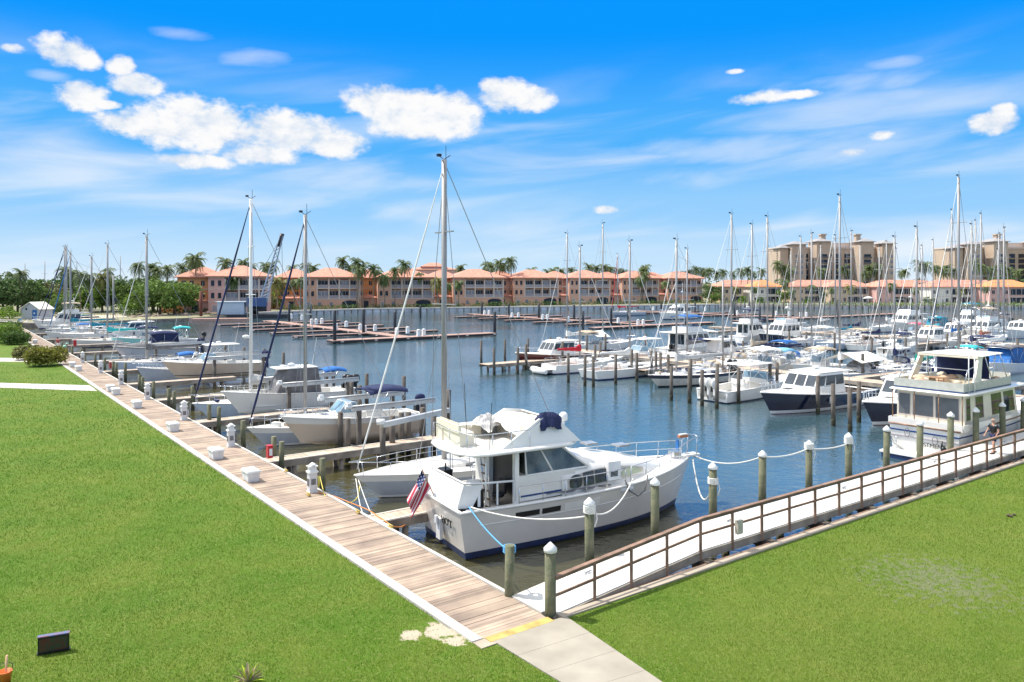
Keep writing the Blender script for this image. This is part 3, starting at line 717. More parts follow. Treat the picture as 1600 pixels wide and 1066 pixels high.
def sailboat(label, loc, heading, L, mast_h, mast_u=.58, hull=None, stripe=None, cover=None, furl=None, name='sailboat', group='sailboats moored in the marina',
             B=None, land_name=None, dodger=None, wheel=True, mast2=None, dinghy=False, boomtent=None, mr=1.0, clutter=0, open_transom=False, bott=None, mastm=None, boom=True, radar=False, awn=None, band=None):
    t = thing(name, label, 'sailboat', loc, heading, group)
    if land_name: land(land_name, Vector(loc)+Vector((cos(heading)*L*.5, sin(heading)*L*.5, 1)))
    B = B or L*.31; h = Hull(L, B, .95, 1.22, tr=.72, s0=.42, p=2.0, flare=.22, rake=.11, keel=.5, tk=-.5 if open_transom else .15, sag=.04)
    h.build([hull or GEL, stripe or STRB, bott or BOTB]+([band] if band else []), t, .13, 18, top=bool(band))
    h.deck(t, DECK, .30, 1.0, -.02, .08)
    h.rail(t, GEL if not band else band, 'toe_rail', .03)
    h.cockpit(t, GEL, TEAK if B > 3.4 else DECK, .0, .31, .42, .42, 6)
    # cabin trunk
    b = MB(); rows = []
    for k in range(9):
        u = .30+.44*k/8; p = h.pt(u, 1, 1); wd = p.y*(.68-.18*k/8); zt = (.42-.34*(k/8)**1.8)*(L/11); z0 = p.z-.02
        if k == 8: zt = .03
        rows.append([(p.x, wd, z0), (p.x-.02, wd*.95, z0+zt*.75), (p.x, wd*.82, z0+zt), (p.x, 0, z0+zt+.06), (p.x, -wd*.82, z0+zt), (p.x-.02, -wd*.95, z0+zt*.75), (p.x, -wd, z0)])
    b.loft(rows, False, True, 0, False); cab = b.build('cabin_trunk', DECK if hull is None else GELW, t)
    for sd in (0, 1):
        for k in (1, 3, 4):
            r0, r1 = rows[k], rows[k+1]
            q = (r0[-1], r1[-1], r1[-2], r0[-2]) if sd else (r1[0], r0[0], r0[1], r1[1])
            w_ = MB(); w_.patch(q, .08, .92, .30, .82, .012); w_.build('window', GLASS, cab)
    zc = h.zs(.5)+.40*(L/11)
    hb = MB(); hb.box((L*.52, -.3, zc-.06), (L*.52+.55, .3, zc+.03)); hb.box((L*.36, -.32, zc), (L*.36+.75, .32, zc+.09)); hb.build('hatch', CLEAR, cab)
    # mast and rig
    mx = L*mast_u; zb = h.zs(mast_u)+.2; mw = .10*mr
    m = MB(); m.tube([(mx, 0, zb), (mx, 0, mast_h)], mw, 8); ms = m.build('mast', mastm or MASTM, t)
    sp_ = MB(); top = MB()
    for f, wd in ((.52, 1.05), (.76, .8)) if mast_h > 13.5 else ((.56, .95),):
        z = zb+(mast_h-zb)*f; sp_.beam((mx, -wd, z), (mx, wd, z), .09*mr, .05)
    sp_.build('spreaders', mastm or MASTM, t)
    top.tube([(mx-.35, 0, mast_h+.25), (mx, 0, mast_h+.02), (mx+.3, 0, mast_h+.18)], .02, 4); top.box((mx+.2, -.09, mast_h+.14), (mx+.38, .09, mast_h+.26)); top.tube([(mx-.1, 0, mast_h), (mx-.1, 0, mast_h+.7)], .015, 4)
    top.build('wind_vane', BLACK, t)
    wr = MB(); r = .016*max(1, L/11)*mr
    wr.tube([(mx, 0, mast_h-.1), (.15, .0, h.zs(0)+.1)], r, 4)
    for sd in (1, -1):
        p = h.pt(mast_u-.03, 1, sd); zz = zb+(mast_h-zb)*.56
        wr.tube([(mx, 0, mast_h-.3), (mx, sd*.95, zz), p], r*.8, 4); wr.tube([(mx, 0, zz), h.pt(mast_u+.04, 1, sd)], r*.8, 4)
    wr.build('rigging', WIRE, t)
    fo = MB(); a = Vector((mx+.05, 0, mast_h-.35)); c = Vector((L-.15, 0, h.zs(1)+.25)); n = 10
    fr = .058 if furl else .03
    fo.tube([a.lerp(c, k/n)+Vector((0,0,-.12*sin(pi*k/n))) for k in range(n+1)], [fr*(.35+.65*min(1, k/3))*(1 if k < n else .5)*mr for k in range(n+1)], 6)
    fo.build('furled_headsail', furl or WHITEC, t)
    if boom:
        zb2 = zb+1.15; x0 = .10*L; bo = MB(); bo.tube([(mx-.1, 0, zb2), (x0, 0, zb2+.12)], .07, 6); bm = bo.build('boom', mastm or MASTM, t)
        cv = MB(); rows = []
        for k in range(10):
            f = k/9; x = mx+.1-(mx-x0)*.96*f; rr = .26*(1-.55*f)+.03*sin(k*2.3); zz = zb2+.1+.12*f
            up = 1.5*max(0, 1-f*4.5)
            rows.append([(x, rr*.62*cos(q), zz+rr*(1.0+up*(1 if sin(q) > 0 else 0))*sin(q)) for q in [2*pi*j/10 for j in range(10)]])
        cv.loft(rows, True, True, 0, True); cv.build('sail_cover', cover or WHITEC, t)
    # pulpit, lifelines
    h.rails(t, .05, .88, .58, 8, True, .014)
    pu = MB(); a = h.pt(.88, 1, 1); c = h.pt(.88, 1, -1); d = h.pt(.97, 1, 1); e = h.pt(.97, 1, -1)
    pu.tube([a+Vector((0,0,.58)), Vector((L+.25, 0, h.zs(1)+.62)), c+Vector((0,0,.58))], .022, 5)
    for p in (d, e): pu.tube([p, Vector((p.x+.1, p.y*1.2, p.z+.6))], .02, 5)
    pu.build('pulpit', STEEL, t)
    if dodger:
        dg = MB(); x = L*.31; rows = []
        for k in range(6):
            f = k/5; xx = x-.55+1.35*f; hh = (.72*(1-f**2.2))+.02; wd = .95-.05*f; z = h.zs(.3)+.3
            rows.append([(xx, wd, z), (xx, wd*.95, z+hh*.7), (xx, wd*.6, z+hh), (xx, 0, z+hh+.06), (xx, -wd*.6, z+hh), (xx, -wd*.95, z+hh*.7), (xx, -wd, z)])
        dg.loft(rows, False, False, 0, True, lambda i, k: 1 if (i in (2, 3) and k in (1, 2, 3, 4)) else 0); dg.build('dodger', [dodger, CLEAR], t)
    if wheel:
        wh = MB(); rows = [(L*.13, .42*cos(q), h.zs(0)+.35+.42*sin(q)) for q in [2*pi*j/14 for j in range(15)]]
        wh.tube(rows, .02, 5); wh.box((L*.13-.0, -.13, h.zs(0)-.4), (L*.13+.25, .13, h.zs(0)+.35)); wh.build('steering_wheel', STEEL, t)
    if awn: bimini(t, .02*L, .24*L, B*.36, h.zs(0)+1.75, awn, h.zs(0))
    if boomtent:
        z = zb+1.7; x1 = mx-.3; x0 = .15*L; w_ = B*.55; bt = MB()
        for dz in (0, -.03):
            bt.add([(x1,0,z+dz),(x0,0,z-.1+dz),(x0,w_,z-.75+dz),(x1,w_,z-.85+dz),(x0,-w_,z-.75+dz),(x1,-w_,z-.85+dz)], [(0,1,2,3),(1,0,5,4)])
        bt.build('boom_tent', boomtent, t)
    if mast2:
        x2 = L*.16; h2 = mast_h*.72; m = MB(); m.tube([(x2, 0, h.zs(.15)), (x2, 0, h2)], .085*mr, 8); m.build('mizzen_mast', mastm or MASTM, t)
        w2 = MB(); w2.tube([(x2,0,h2-.1),(mx,0,mast_h*.9)], r*.7, 4)
        for sd in (1,-1): w2.tube([(x2,0,h2-.2), h.pt(.1,1,sd)], r*.7, 4)
        w2.build('mizzen_rigging', WIRE, t)
    if radar:
        rd = MB(); rd.lathe([(.05,0),(.28,.03),(.28,.16),(.1,.22)], (mx+.35, 0, zb+4.5), 10); rd.beam((mx,0,zb+4.5),(mx+.5,0,zb+4.5),.2,.05); rd.build('radar_dome', WHITE, t)
    if dinghy: # small inflatable hung behind the stern
        dd = thing('inflatable_dinghy', 'small white inflatable dinghy hanging off the stern of the red-sailed sloop', 'dinghy', Vector(loc)+Matrix.Rotation(heading, 3, 'Z')@Vector((-.75, .2, .35)), heading+pi/2)
        g = MB()
        pts = [(-1.5,.55,0),(.7,.55,0),(1.3,.3,.12),(1.5,0,.18),(1.3,-.3,.12),(.7,-.55,0),(-1.5,-.55,0)]
        g.tube(pts, .22, 8); g.build('buoyancy_tube', WHITEC, dd)
        f = MB(); f.prism([(-1.4,-.5),(.8,-.5),(1.2,0),(.8,.5),(-1.4,.5)], -.08, -.02); f.box((-1.45,-.5,-.1),(-1.35,.5,.2)); f.build('floor', GREYC, dd)
    if clutter:
        rr = random.Random(clutter); c = MB()
        for k in range(9):
            u = rr.uniform(.35, .9); p = h.pt(u, 1, 1); y = rr.uniform(-.7, .7)*p.y; s_ = rr.uniform(.15, .35)
            c.cbox((p.x, y, p.z+.15+(.3 if abs(y) < p.y*.5 and u < .7 else 0)), (s_*1.5, s_, s_*.8), rr.choice((0, 1, 2)), rr.uniform(0, 3))
        c.build('deck_gear', [NAVY, WHITEC, SAND], t)
    return t, h

def lobster(label, loc, heading, L, hull, name='motorboat', land_name=None, band=None, bott=None, hard=True, group='motorboats moored in the marina', text=None):
    """downeast cruiser with a pilothouse of big windows"""
    t = thing(name, label, 'motorboat', loc, heading, group)
    if land_name: land(land_name, Vector(loc)+Vector((cos(heading)*L*.5, sin(heading)*L*.5, 1)))
    B = L*.32; h = Hull(L, B, 1.05, 1.75, tr=.88, s0=.4, p=2.3, flare=.35, rake=.10, keel=.6)
    h.build([hull, WHITE, bott or BOTR], t, .26, 20); h.deck(t, DECK, .33, 1, -.03, .12); h.rail(t, GEL, 'rub_rail', .05)
    h.cockpit(t, GEL, TEAK, 0, .335, .6, .25)
    z0 = h.zs(.5)-.02
    b, q = house(t, GEL, L*.60, L*.82, B*.32, B*.16, z0, z0+.42, 0, L*.12, .1, 'cabin_trunk', zf=z0+.34, rise=.08)
    windows(b, q['star'], [(.15,.3),(.42,.55)], .3, .75, off=.01, name='porthole'); windows(b, q['port'], [(.45,.58),(.7,.85)], .3, .75, off=.01, name='porthole')
    b, q = house(t, GEL, L*.34, L*.66, B*.39, B*.35, z0, z0+1.55, .1, 1.0, .16, 'pilothouse', rise=.05)
    windows(b, q['star'], [(.03,.30),(.34,.66),(.71,.93)], .42, .90, rx=-.02, frame=None); windows(b, q['port'], [(.07,.29),(.34,.66),(.70,.97)], .42, .90, rx=-.02)
    windows(b, q['fore'], [(.04,.32),(.36,.64),(.68,.96)], .40, .92)
    slab(rrect(L*.26, L*.56, B*.37, B*.33, .3), z0+1.55, .12, GEL, t, 'hardtop', .08)
    pt = MB()
    for sd in (1,-1): pt.tube([(L*.28, sd*B*.36, z0-.1), (L*.28, sd*B*.34, z0+1.58)], .03, 6)
    pt.build('hardtop_posts', STEEL, t)
    r = MB(); r.lathe([(.05,0),(.3,.03),(.3,.15),(.1,.2)], (L*.45, 0, z0+1.8), 10); r.box((L*.45-.1,-.1,z0+1.65),(L*.45+.1,.1,z0+1.82)); r.tube([(L*.4,.4,z0+1.7),(L*.4,.4,z0+3.2)], .015, 4); r.build('radar_dome', WHITE, t)
    hh = MB(); hh.box((L*.72,-.28,z0+.45),(L*.72+.5,.28,z0+.52)); hh.build('hatch', GLASS, t)
    h.rails(t, .55, .97, .62, 7, False, .02, closed_bow=True, name='bow_rail')
    fe = MB()
    for u, sd in ((.25,1),(.55,1),(.25,-1),(.55,-1)):
        p = h.pt(u, .75, sd); fe.lathe([(.03,-.3),(.11,-.24),(.11,.2),(.03,.28)], (p.x, p.y+sd*.10, p.z-.1), 8)
    fe.build('fender', NAVY if hull is GEL else WHITE, t)
    return t, h

def console(label, loc, heading, L, hull, ttop='hard', cover=None, motors=1, motorm=None, name='motorboat', cat='motorboat', land_name=None, group='motorboats moored in the marina', cuddy=False, stripe=None, bott=None, windscreen=True, curtain=None, bowcover=None, band=None, bim=None):
    t = thing(name, label, cat, loc, heading, group)
    if land_name: land(land_name, Vector(loc)+Vector((cos(heading)*L*.5, sin(heading)*L*.5, 1)))
    B = L*.31; h = Hull(L, B, .95, 1.5, tr=.9, s0=.4, p=2.4, flare=.45, rake=.13, keel=.62)
    h.build([hull, stripe or hull, bott or hull]+([band] if band else []), t, .1, 20, top=bool(band)); h.rail(t, GEL, 'rub_rail', .04)
    fu = .55 if cuddy else .80
    h.deck(t, GEL, fu, 1, -.02, .16 if cuddy else .06, 'foredeck')
    h.cockpit(t, GEL, DECK, 0, fu, .62, .2, 10)
    z = h.zs(.4)
    if cuddy:
        b, q = house(t, GEL, L*.50, L*.80, B*.38, B*.16, h.zs(.6)-.03, h.zs(.6)+.34, 0, L*.14, .12, 'cuddy_cabin', zf=h.zs(.6)+.22, rise=.08)
        windows(b, q['star'], [(.12,.5)], .3, .8, off=.01, name='porthole'); windows(b, q['port'], [(.5,.88)], .3, .8, off=.01, name='porthole')
        b, q = house(t, GLASSL, L*.50, L*.63, B*.36, B*.27, h.zs(.5)+.3, h.zs(.5)+.92, .1, .55, .1, 'windshield')
        wf = MB()
        for k in ('port','star','fore'):
            A,Bq,C,D = [Vector(v) for v in q[k]]; wf.tube([A,Bq,C,D,A], .028, 5)
        wf.build('windshield_frame', WHITE, t)
        hh = MB(); hh.box((L*.68,-.28,h.zs(.6)+.34),(L*.68+.5,.28,h.zs(.6)+.40)); hh.build('hatch', GLASS, t)
    else:
        b, q = house(t, GEL, L*.40, L*.55, B*.2, B*.19, z-.6, z+.42, 0, .25, .04, 'console')
        if windscreen:
            b2, q2 = house(t, GLASSL, L*.44, L*.53, B*.17, B*.16, z+.42, z+.95, 0, .2, .04, 'windshield')
    se = MB(); se.box((L*.30, -B*.18, z-.6), (L*.36, B*.18, z+.15)); se.box((L*.29,-B*.18,z+.15),(L*.31,B*.18,z+.55)); se.box((.3,-B*.3,z-.6),(.75,B*.3,z-.12)); se.build('seats', WHITEC, t)
    zt = z+1.75
    if ttop in ('hard', 'canvas'):
        x0, x1 = L*.26, L*.60
        if ttop == 'hard': slab(rrect(x0, x1, B*.38, B*.34, .35), zt, .1, GEL, t, 'hardtop', .06)
        else: bimini(t, x0, x1, B*.38, zt, cover or NAVY, z)
        f = MB()
        for sd in (1,-1):
            f.tube([(L*.31, sd*B*.30, z-.05), (L*.33, sd*B*.30, zt+.02)], .032, 6); f.tube([(L*.56, sd*B*.26, z-.05), (L*.48, sd*B*.30, zt+.02)], .032, 6)
            f.tube([(L*.56, sd*B*.26, z+.1), (L*.35, sd*B*.30, zt-.1)], .02, 5); f.tube([(L*.31, sd*B*.30, z+.3), (L*.48, sd*B*.30, zt-.1)], .02, 5)
        f.build('hardtop_frame', WHITE, t)
        e = MB(); e.lathe([(.05,0),(.26,.03),(.26,.18),(.1,.24)], (L*.45,0,zt+.12), 10); e.tube([(L*.3,.5,zt+.1),(L*.26,.55,zt+2.2)], .014, 4); e.box((L*.50,-.4,zt+.12),(L*.53,.4,zt+.24)); e.build('radar_dome', WHITE, t)
    if curtain:   # canvas side curtain / aft cover
        c = MB(); w_ = B*.36
        c.prof([(L*.24, z-.1), (L*.62, z-.1), (L*.52, zt), (L*.27, zt)], -w_, w_); c.build('canvas_enclosure', curtain, t)
    if bowcover:
        c = MB(); rows = []
        for k in range(12):
            u = .04+.95*k/11; p = h.pt(u, 1, 1); hp = (.85*sin(pi*min(1, u/.9)) if u < .9 else .08)+(.45 if .25 < u < .5 else 0)
            rows.append([(p.x, p.y*1.04, p.z-.12), (p.x, p.y*.86, p.z+.12+hp*.5), (p.x, 0, p.z+hp), (p.x, -p.y*.86, p.z+.12+hp*.5), (p.x, -p.y*1.04, p.z-.12)])
        c.loft(rows, False, False, 0, True); c.build('boat_cover', bowcover, t)
    if bim: bimini(t, L*.12, L*.42, B*.40, z+1.5, bim, z)
    for k in range(motors):
        outboard(t, -.05, (k-(motors-1)/2)*.62, z-.1, motorm or BLACK, 1.15)
    h.rails(t, .62, .97, .38, 6, False, .018, closed_bow=True, name='bow_rail')
    return t, h

def flybridge(label, loc, heading, L, hull, name='motor_yacht', land_name=None, canvas=None, bott=None, group='motorboats moored in the marina', stripe=None, tall=0):
    t = thing(name, label, 'yacht', loc, heading, group)
    if land_name: land(land_name, Vector(loc)+Vector((cos(heading)*L*.5, sin(heading)*L*.5, 1)))
    B = L*.33; h = Hull(L, B, 1.25, 2.0, tr=.9, s0=.4, p=2.4, flare=.4, rake=.12, keel=.6)
    h.build([hull, stripe or STRB, bott or BOTT], t, .2, 18); h.deck(t, DECK, 0, 1, -.02, .1); h.rail(t, WHITE, 'rub_rail', .05)
    z0 = h.zs(.3)
    b, q = house(t, GEL, L*.6, L*.86, B*.3, B*.12, h.zs(.6)-.02, h.zs(.6)+.45, 0, L*.16, .1, 'cabin_trunk')
    b, q = house(t, GEL, L*.18, L*.66, B*.40, B*.36, z0, z0+1.9, .05, 1.1, .1, 'saloon', rise=.03)
    windows(b, q['star'], [(.04,.24),(.28,.48),(.52,.72),(.76,.93)], .45, .88); windows(b, q['port'], [(.07,.24),(.28,.48),(.52,.72),(.76,.96)], .45, .88)
    windows(b, q['fore'], [(.04,.32),(.36,.64),(.68,.96)], .48, .92); windows(b, q['aft'], [(.1,.45),(.55,.9)], .2, .9)
    slab(rrect(.3, L*.56, B*.42, B*.38, .4), z0+1.9, .12, GEL, t, 'flybridge_deck', .02)
    b, q = house(t, GEL, L*.22, L*.52, B*.33, B*.28, z0+2.0, z0+2.65, .0, .5, .06, 'flybridge'); windows(b, q['fore'], [(.05,.95)], .75, 1.3, GLASSL, off=.03, name='windscreen')
    if canvas: bimini(t, L*.2, L*.5, B*.34, z0+4.0, canvas, z0+2.6)
    r = MB(); r.tube([(L*.3,0,z0+2.5),(L*.3,0,z0+5.2+tall)], .05, 6); r.lathe([(.05,0),(.32,.03),(.32,.16),(.1,.22)], (L*.3+.2,0,z0+4.4+tall*.5), 10); r.beam((L*.3,-.6,z0+4.3+tall*.5),(L*.3,.6,z0+4.3+tall*.5),.08,.06); r.build('radar_mast', WHITE, t)
    h.rails(t, .5, .97, .7, 8, True, .02, closed_bow=True, name='bow_rail')
    return t, h
# ---------------------------------------------------------------- the big white flybridge yacht in the foreground
def hero():
    c0 = P(735, 878, ZW); c1 = P(660, 830, ZW); hd = radians(29.2)
    base = (c0+c1)/2; base.z = ZW
    t = thing('motor_yacht', 'large white flybridge motor yacht with blue boot stripe and flag, stern to the boardwalk', 'yacht', base, hd)
    land('large white flybridge yacht', base+Vector((5,3,2)))
    L, B = 12.1, 4.15
    h = Hull(L, B, 1.72, 2.05, tr=.93, s0=.42, p=2.5, flare=.42, rake=.075, keel=.7, tk=-.30, sag=.06)
    HM = mat('yacht_hull_paint', (.66,.61,.54), .22, var=.06, scale=.9, coat=.3)
    h.build([HM, BOTB, BOTT], t, .27, 30)
    h.rail(t, GEL, 'gunwale', .055, .02)
    # decks: side decks + foredeck
    h.deck(t, DECK, .44, 1, -.03, .12, 'foredeck', 16)
    h.cockpit(t, GEL, DECK, .0, .46, .55, .34, 10, 'aft_cockpit')
    # knuckle line on the hull sides and hull windows
    for sd, nm in ((-1, 's'), (1, 'p')):
        k = MB(); k.tube([h.pt(.05+.9*i/16, .70, sd)+Vector((0, sd*.005, 0)) for i in range(17)], .018, 5); k.build('spray_rail', GEL, t)
        for a, c in ((.165,.245),(.255,.32)):
            p0, p1, p2, p3 = h.pt(a,.74,sd), h.pt(c,.745,sd), h.pt(c,.86,sd), h.pt(a,.855,sd)
            q = (p0,p1,p2,p3) if sd == -1 else (p1,p0,p3,p2)
            m = MB(); m.patch(q, 0, 1, 0, 1, .02); m.build('hull_window', BLACK, t)
        m = MB(); m.patch(tuple((h.pt(a,v,sd)) for a,v in (((.335),.72),((.47),.72),((.47),.88),((.335),.88)))[::1 if sd == -1 else -1], 0, 1, 0, 1, .012); m.build('engine_vent_panel', GELW, t)
        e = MB(); p = h.pt(.60,.62,sd); e.lathe([(.03,-.35),(.13,-.3),(.13,.3),(.03,.35)], (0,0,0), 8)
        rr = e.build('fender', WPLAST, t, loc=(p.x-.2, p.y+sd*.12, p.z+.55)); rr.rotation_euler = (0, pi/2, 0)
    # transom coaming (the tall white raised stern bulwark, leaning aft)
    b = MB()
    zt = 1.74
    A = [(-.16, 1.38, zt), (-.16, -1.40, zt), (.02, -1.56, zt+.86), (.02, 1.52, zt+.86)]
    I = [(-.05, 1.34, zt), (-.05, -1.36, zt), (.12, -1.50, zt+.86), (.12, 1.46, zt+.86)]
    b.add(A+I, [(0,1,2,3),(7,6,5,4),(3,2,6,7),(0,3,7,4),(1,5,6,2),(0,4,5,1)])
    b.build('transom_coaming', WHITE, t)
    for sd in (1,-1):   # side wings of the coaming
        b = MB(); y0 = 1.38 if sd > 0 else -1.40; y1 = 1.52 if sd > 0 else -1.56
        b.add([(-.155,y0,zt),(.025,y1,zt+.855),(.80,y1+sd*.04,zt+.80),(.42,y0+sd*.08,zt),(-.155,y0-sd*.08,zt),(.025,y1-sd*.08,zt+.855),(.80,y1-sd*.04,zt+.80),(.42,y0,zt)],
              [(0,1,2,3),(7,6,5,4),(1,5,6,2),(2,6,7,3),(0,4,5,1),(0,3,7,4)])
        b.build('coaming_wing', WHITE, t)
    b = MB(); b.tube([(.06,1.5,zt+.92),(.06,-1.54,zt+.92),(.8,-1.60,zt+.86),(2.1,-1.64,zt+.80)], .04, 6); b.build('coaming_rail', WHITE, t)
    b = MB(); b.tube([(.15,1.4,zt+.88),(.15,-1.46,zt+.88),(.8,-1.50,zt+.82)], .035, 5); b.build('black_trim', BLACK, t)
    # cockpit side gate stanchions
    for x0,x1,y,z0,z1 in ((.62,.72,-1.50,zt+.0,zt+.78),(2.05,2.13,-1.62,zt-.1,zt+.80),(1.35,1.4,-1.6,zt,zt+.80)): b = MB(); b.box((x0,y-.03,z0),(x1,y+.03,z1)); b.build('rail_stanchion', WHITE, t)
    # deckhouse
    zc = 1.80
    b, q = house(t, GELW, 2.25, 4.9, 1.72, 1.62, zc-.05, zc+.88, 0, .1, .06, 'deckhouse')
    s_ = MB(); s_.patch(q['star'], .02, .80, .16, .23, .012); s_.build('blue_stripe', STRB, b); s_ = MB(); s_.patch(q['port'], .2, .98, .16, .23, .012); s_.build('blue_stripe', STRB, b)
    b, q = house(t, mat('smoked_glass', (.15,.16,.14), .1, var=.5, scale=1.2, spec=.7), 2.6, 5.45, 1.62, 1.50, zc+.86, zc+1.76, .05, 1.15, .20, 'windshield_glass')
    f = MB()
    for k in ('port','star','fore'):
        A_,B_,C_,D_ = [Vector(v) for v in q[k]]; f.tube([A_,B_,C_,D_,A_], .05, 5)
        if k != 'fore':
            for u in ((.42,) if k == 'star' else (.58,)):
                f.tube([A_.lerp(B_,u), D_.lerp(C_,u)], .045, 5)
        else:
            for u in (.33,.67): f.tube([A_.lerp(B_,u), D_.lerp(C_,u)], .035, 5)
    f.build('windshield_frame', GEL, t)
    # helm area behind: black panel stands for the shade in the door opening; dark chair
    b = MB(); b.box((2.20,-1.45,zc-.45),(2.235,.3,zc+1.72)); b.build('doorway_shade_panel', BLACK, t)
    b = MB(); b.box((2.05,.35,zc-.5),(2.24,1.55,zc+1.77)); b.build('aft_bulkhead', GEL, t); b = MB(); b.box((2.1,-1.66,zc-.5),(2.26,-1.44,zc+1.77)); b.build('door_jamb', GEL, t)
    b = MB(); b.lathe([(.22,0),(.25,.05),(.23,.12)], (1.85,-.75,zc-.02), 12); b.tube([(1.85,-.75,zc-.5),(1.85,-.75,zc)], .05, 6); b.cbox((2.05,-.75,zc+.35),(.10,.48,.5)); b.build('helm_chair', BLACK, t)
    # forward trunk cabin with oval side windows
    rows = []
    for k in range(13):
        u = k/12; x = 4.15+u*5.95; p = h.pt(x/L, 1, 1); wd = (p.y-.36-.16*min(1,u*3))*(1-.25*u**3); zt_ = (1.06*(1-u**3.0)*(.88+.1*sin(pi*min(1,u*1.6)))+.06); z0 = p.z-.04
        rows.append([(x, wd+.02, z0), (x, wd-.02, z0+zt_*.55), (x, wd-.14, z0+zt_*.88), (x, wd*.55, z0+zt_*1.06), (x, 0, z0+zt_*1.12), (x, -wd*.55, z0+zt_*1.06), (x, -(wd-.14), z0+zt_*.88), (x, -(wd-.02), z0+zt_*.55), (x, -(wd+.02), z0)])
    b = MB(); b.loft(rows, False, True, 0, True); tr = b.build('trunk_cabin', GEL, t)
    for sd in (1,-1):
        def side(u, v):
            k = u*12; i = min(11, int(k)); f_ = k-i; r0, r1 = rows[i], rows[i+1]
            ids = (0,1,2) if sd > 0 else (8,7,6)
            def pp(r):
                a, c, d = [Vector(r[j]) for j in ids]
                return a.lerp(c, v*2) if v < .5 else c.lerp(d, (v-.5)*2)
            p = pp(r0).lerp(pp(r1), f_); return p+Vector((0, sd*.02, 0))
        def band(u0, u1, vb, vt, m, name, taper=0.0):
            b = MB(); n = 8; lo = []; hi = []
            for i in range(n+1):
                u = u0+(u1-u0)*i/n; e = taper*(abs(i/n*2-1))**3
                lo.append(side(u, vb+e*.3)); hi.append(side(u, vt-e))
            b.loft([[p+Vector((0,sd*.014,0)) for p in lo], [p+Vector((0,sd*.014,0)) for p in hi]], False, False, 0, False)
            b.loft([lo, [p+Vector((0,sd*.014,0)) for p in lo]], False, False, 0, False); b.loft([hi, [p+Vector((0,sd*.014,0)) for p in hi]], False, False, 0, False)
            return b.build(name, m, tr)
        band(.04, .74, .16, .80, SCREEN if False else mat('side_window_surround', (.55,.50,.44), .5), 'window_surround', .22)
        for (a, c, m) in ((.055,.16,GLASS),(.17,.26,GLASS),(.27,.37,GLASS)): 
            bb = band(a, c, .21, .73, m, 'side_window', .25 if a < .1 else .0)
            for v in bb.data.vertices: v.co.y += sd*.016
        bb = band(.50, .72, .24, .66, mat('green_tint_glass', (.45,.50,.36), .15, spec=.8), 'side_window', .3)
        for v in bb.data.vertices: v.co.y += sd*.016
    b = MB(); b.box((6.35,-1.66,2.05),(6.95,-1.30,2.75)); b.box((6.32,-1.69,2.02),(6.98,-1.25,2.07)); ac = b.build('deck_air_conditioner', WHITE, t)
    b = MB()
    for k in range(5): b.box((6.45,-1.675,2.16+k*.05),(6.8,-1.66,2.19+k*.05))
    b.build('grille', BLACK, ac)
    for x, y in ((8.2,0),(6.7,.2)):
        b = MB(); z = 3.17 if x < 8 else 2.98; b.cbox((x,y,z-.03),(.55,.55,.07)); b.build('hatch', CLEAR, t)
    # flybridge overhang and coaming
    zr = 3.58
    slab([(-.1,1.1),(-.25,0),(-.1,-1.15),(.25,-1.78),(.8,-1.95),(4.4,-1.85),(5.0,-1.4),(5.35,-.7),(5.45,0),(5.35,.7),(5.0,1.4),(4.4,1.85),(.8,1.95),(.25,1.75)], zr, .16, GEL, t, 'flybridge_deck', .03)
    # side coamings: triangular profile rising forward then dropping to the bow (sloping front)
    for sd in (1,-1):
        b = MB(); o_ = [(1.5,zr+.15),(5.05,zr+.15),(4.15,zr+1.02),(3.3,zr+1.12)]
        vs = [(x, sd*(1.62 if z < zr+.5 else 1.42), z) for x,z in o_]+[(x, sd*(1.52 if z < zr+.5 else 1.34), z) for x,z in o_]
        b.add(vs, [(0,1,2,3),(7,6,5,4),(3,2,6,7),(1,5,6,2),(0,3,7,4)]); b.build('flybridge_coaming', GEL, t)
    b = MB(); b.add([(5.05,-1.6,zr+.15),(5.05,1.6,zr+.15),(4.15,1.4,zr+1.02),(4.15,-1.4,zr+1.02),(4.95,-1.5,zr+.15),(4.95,1.5,zr+.15),(4.05,1.35,zr+1.0),(4.05,-1.35,zr+1.0)], [(0,1,2,3),(7,6,5,4),(2,6,7,3)]); b.build('flybridge_front', GEL, t)
    b = MB(); b.box((2.9,-1.3,zr+.16),(4.0,1.3,zr+.75)); b.box((3.5,-.9,zr+.75),(3.9,.2,zr+1.0)); b.build('flybridge_console', mat('aged_cream', (.72,.66,.54), .5, var=.15, scale=3), t)
    # aft seat box and cushions on the flybridge, with a folded white canvas
    b = MB(); b.box((.35,-.55,zr+.16),(.95,1.45,zr+.68)); b.box((.30,.95,zr+.16),(2.0,1.5,zr+.68)); b.box((.30,-.55,zr+.68),(.42,1.5,zr+.98)); b.build('bench_seat', CREAM, t)
    b = MB(); b.cbox((.40,.5,zr+.78),(.06,1.7,.5)); b.build('rust_stained_panel', mat('stained_cream', (.66,.57,.44), .6, var=.35, scale=3), t)
    def crumple(name, m, cx, cy, z, rx, ry, hgt, seed, ang=0.0, sagx=0.0):
        rr = random.Random(seed); n = 22; ph = [(rr.uniform(4,15), rr.uniform(4,15), rr.uniform(0,6), rr.uniform(.4,1)) for _ in range(9)]; rows = []
        for i in range(n+1):
            row = []
            for j in range(n+1):
                u = i/n*2-1; v = j/n*2-1; r2 = min(1, u*u*.8+v*v*.8)
                q = sum(w*abs(sin(a*u+b_*v+p_)) for a, b_, p_, w in ph)/5.0
                x = u*rx*(1+.12*sin(5*v+seed)); y = v*ry*(1+.12*sin(6*u)); zz = z+hgt*(1-r2)**.6*(.35+.9*q)-sagx*(abs(v)**3)-.04
                row.append((cx+x*cos(ang)-y*sin(ang), cy+x*sin(ang)+y*cos(ang), zz))
            rows.append(row)
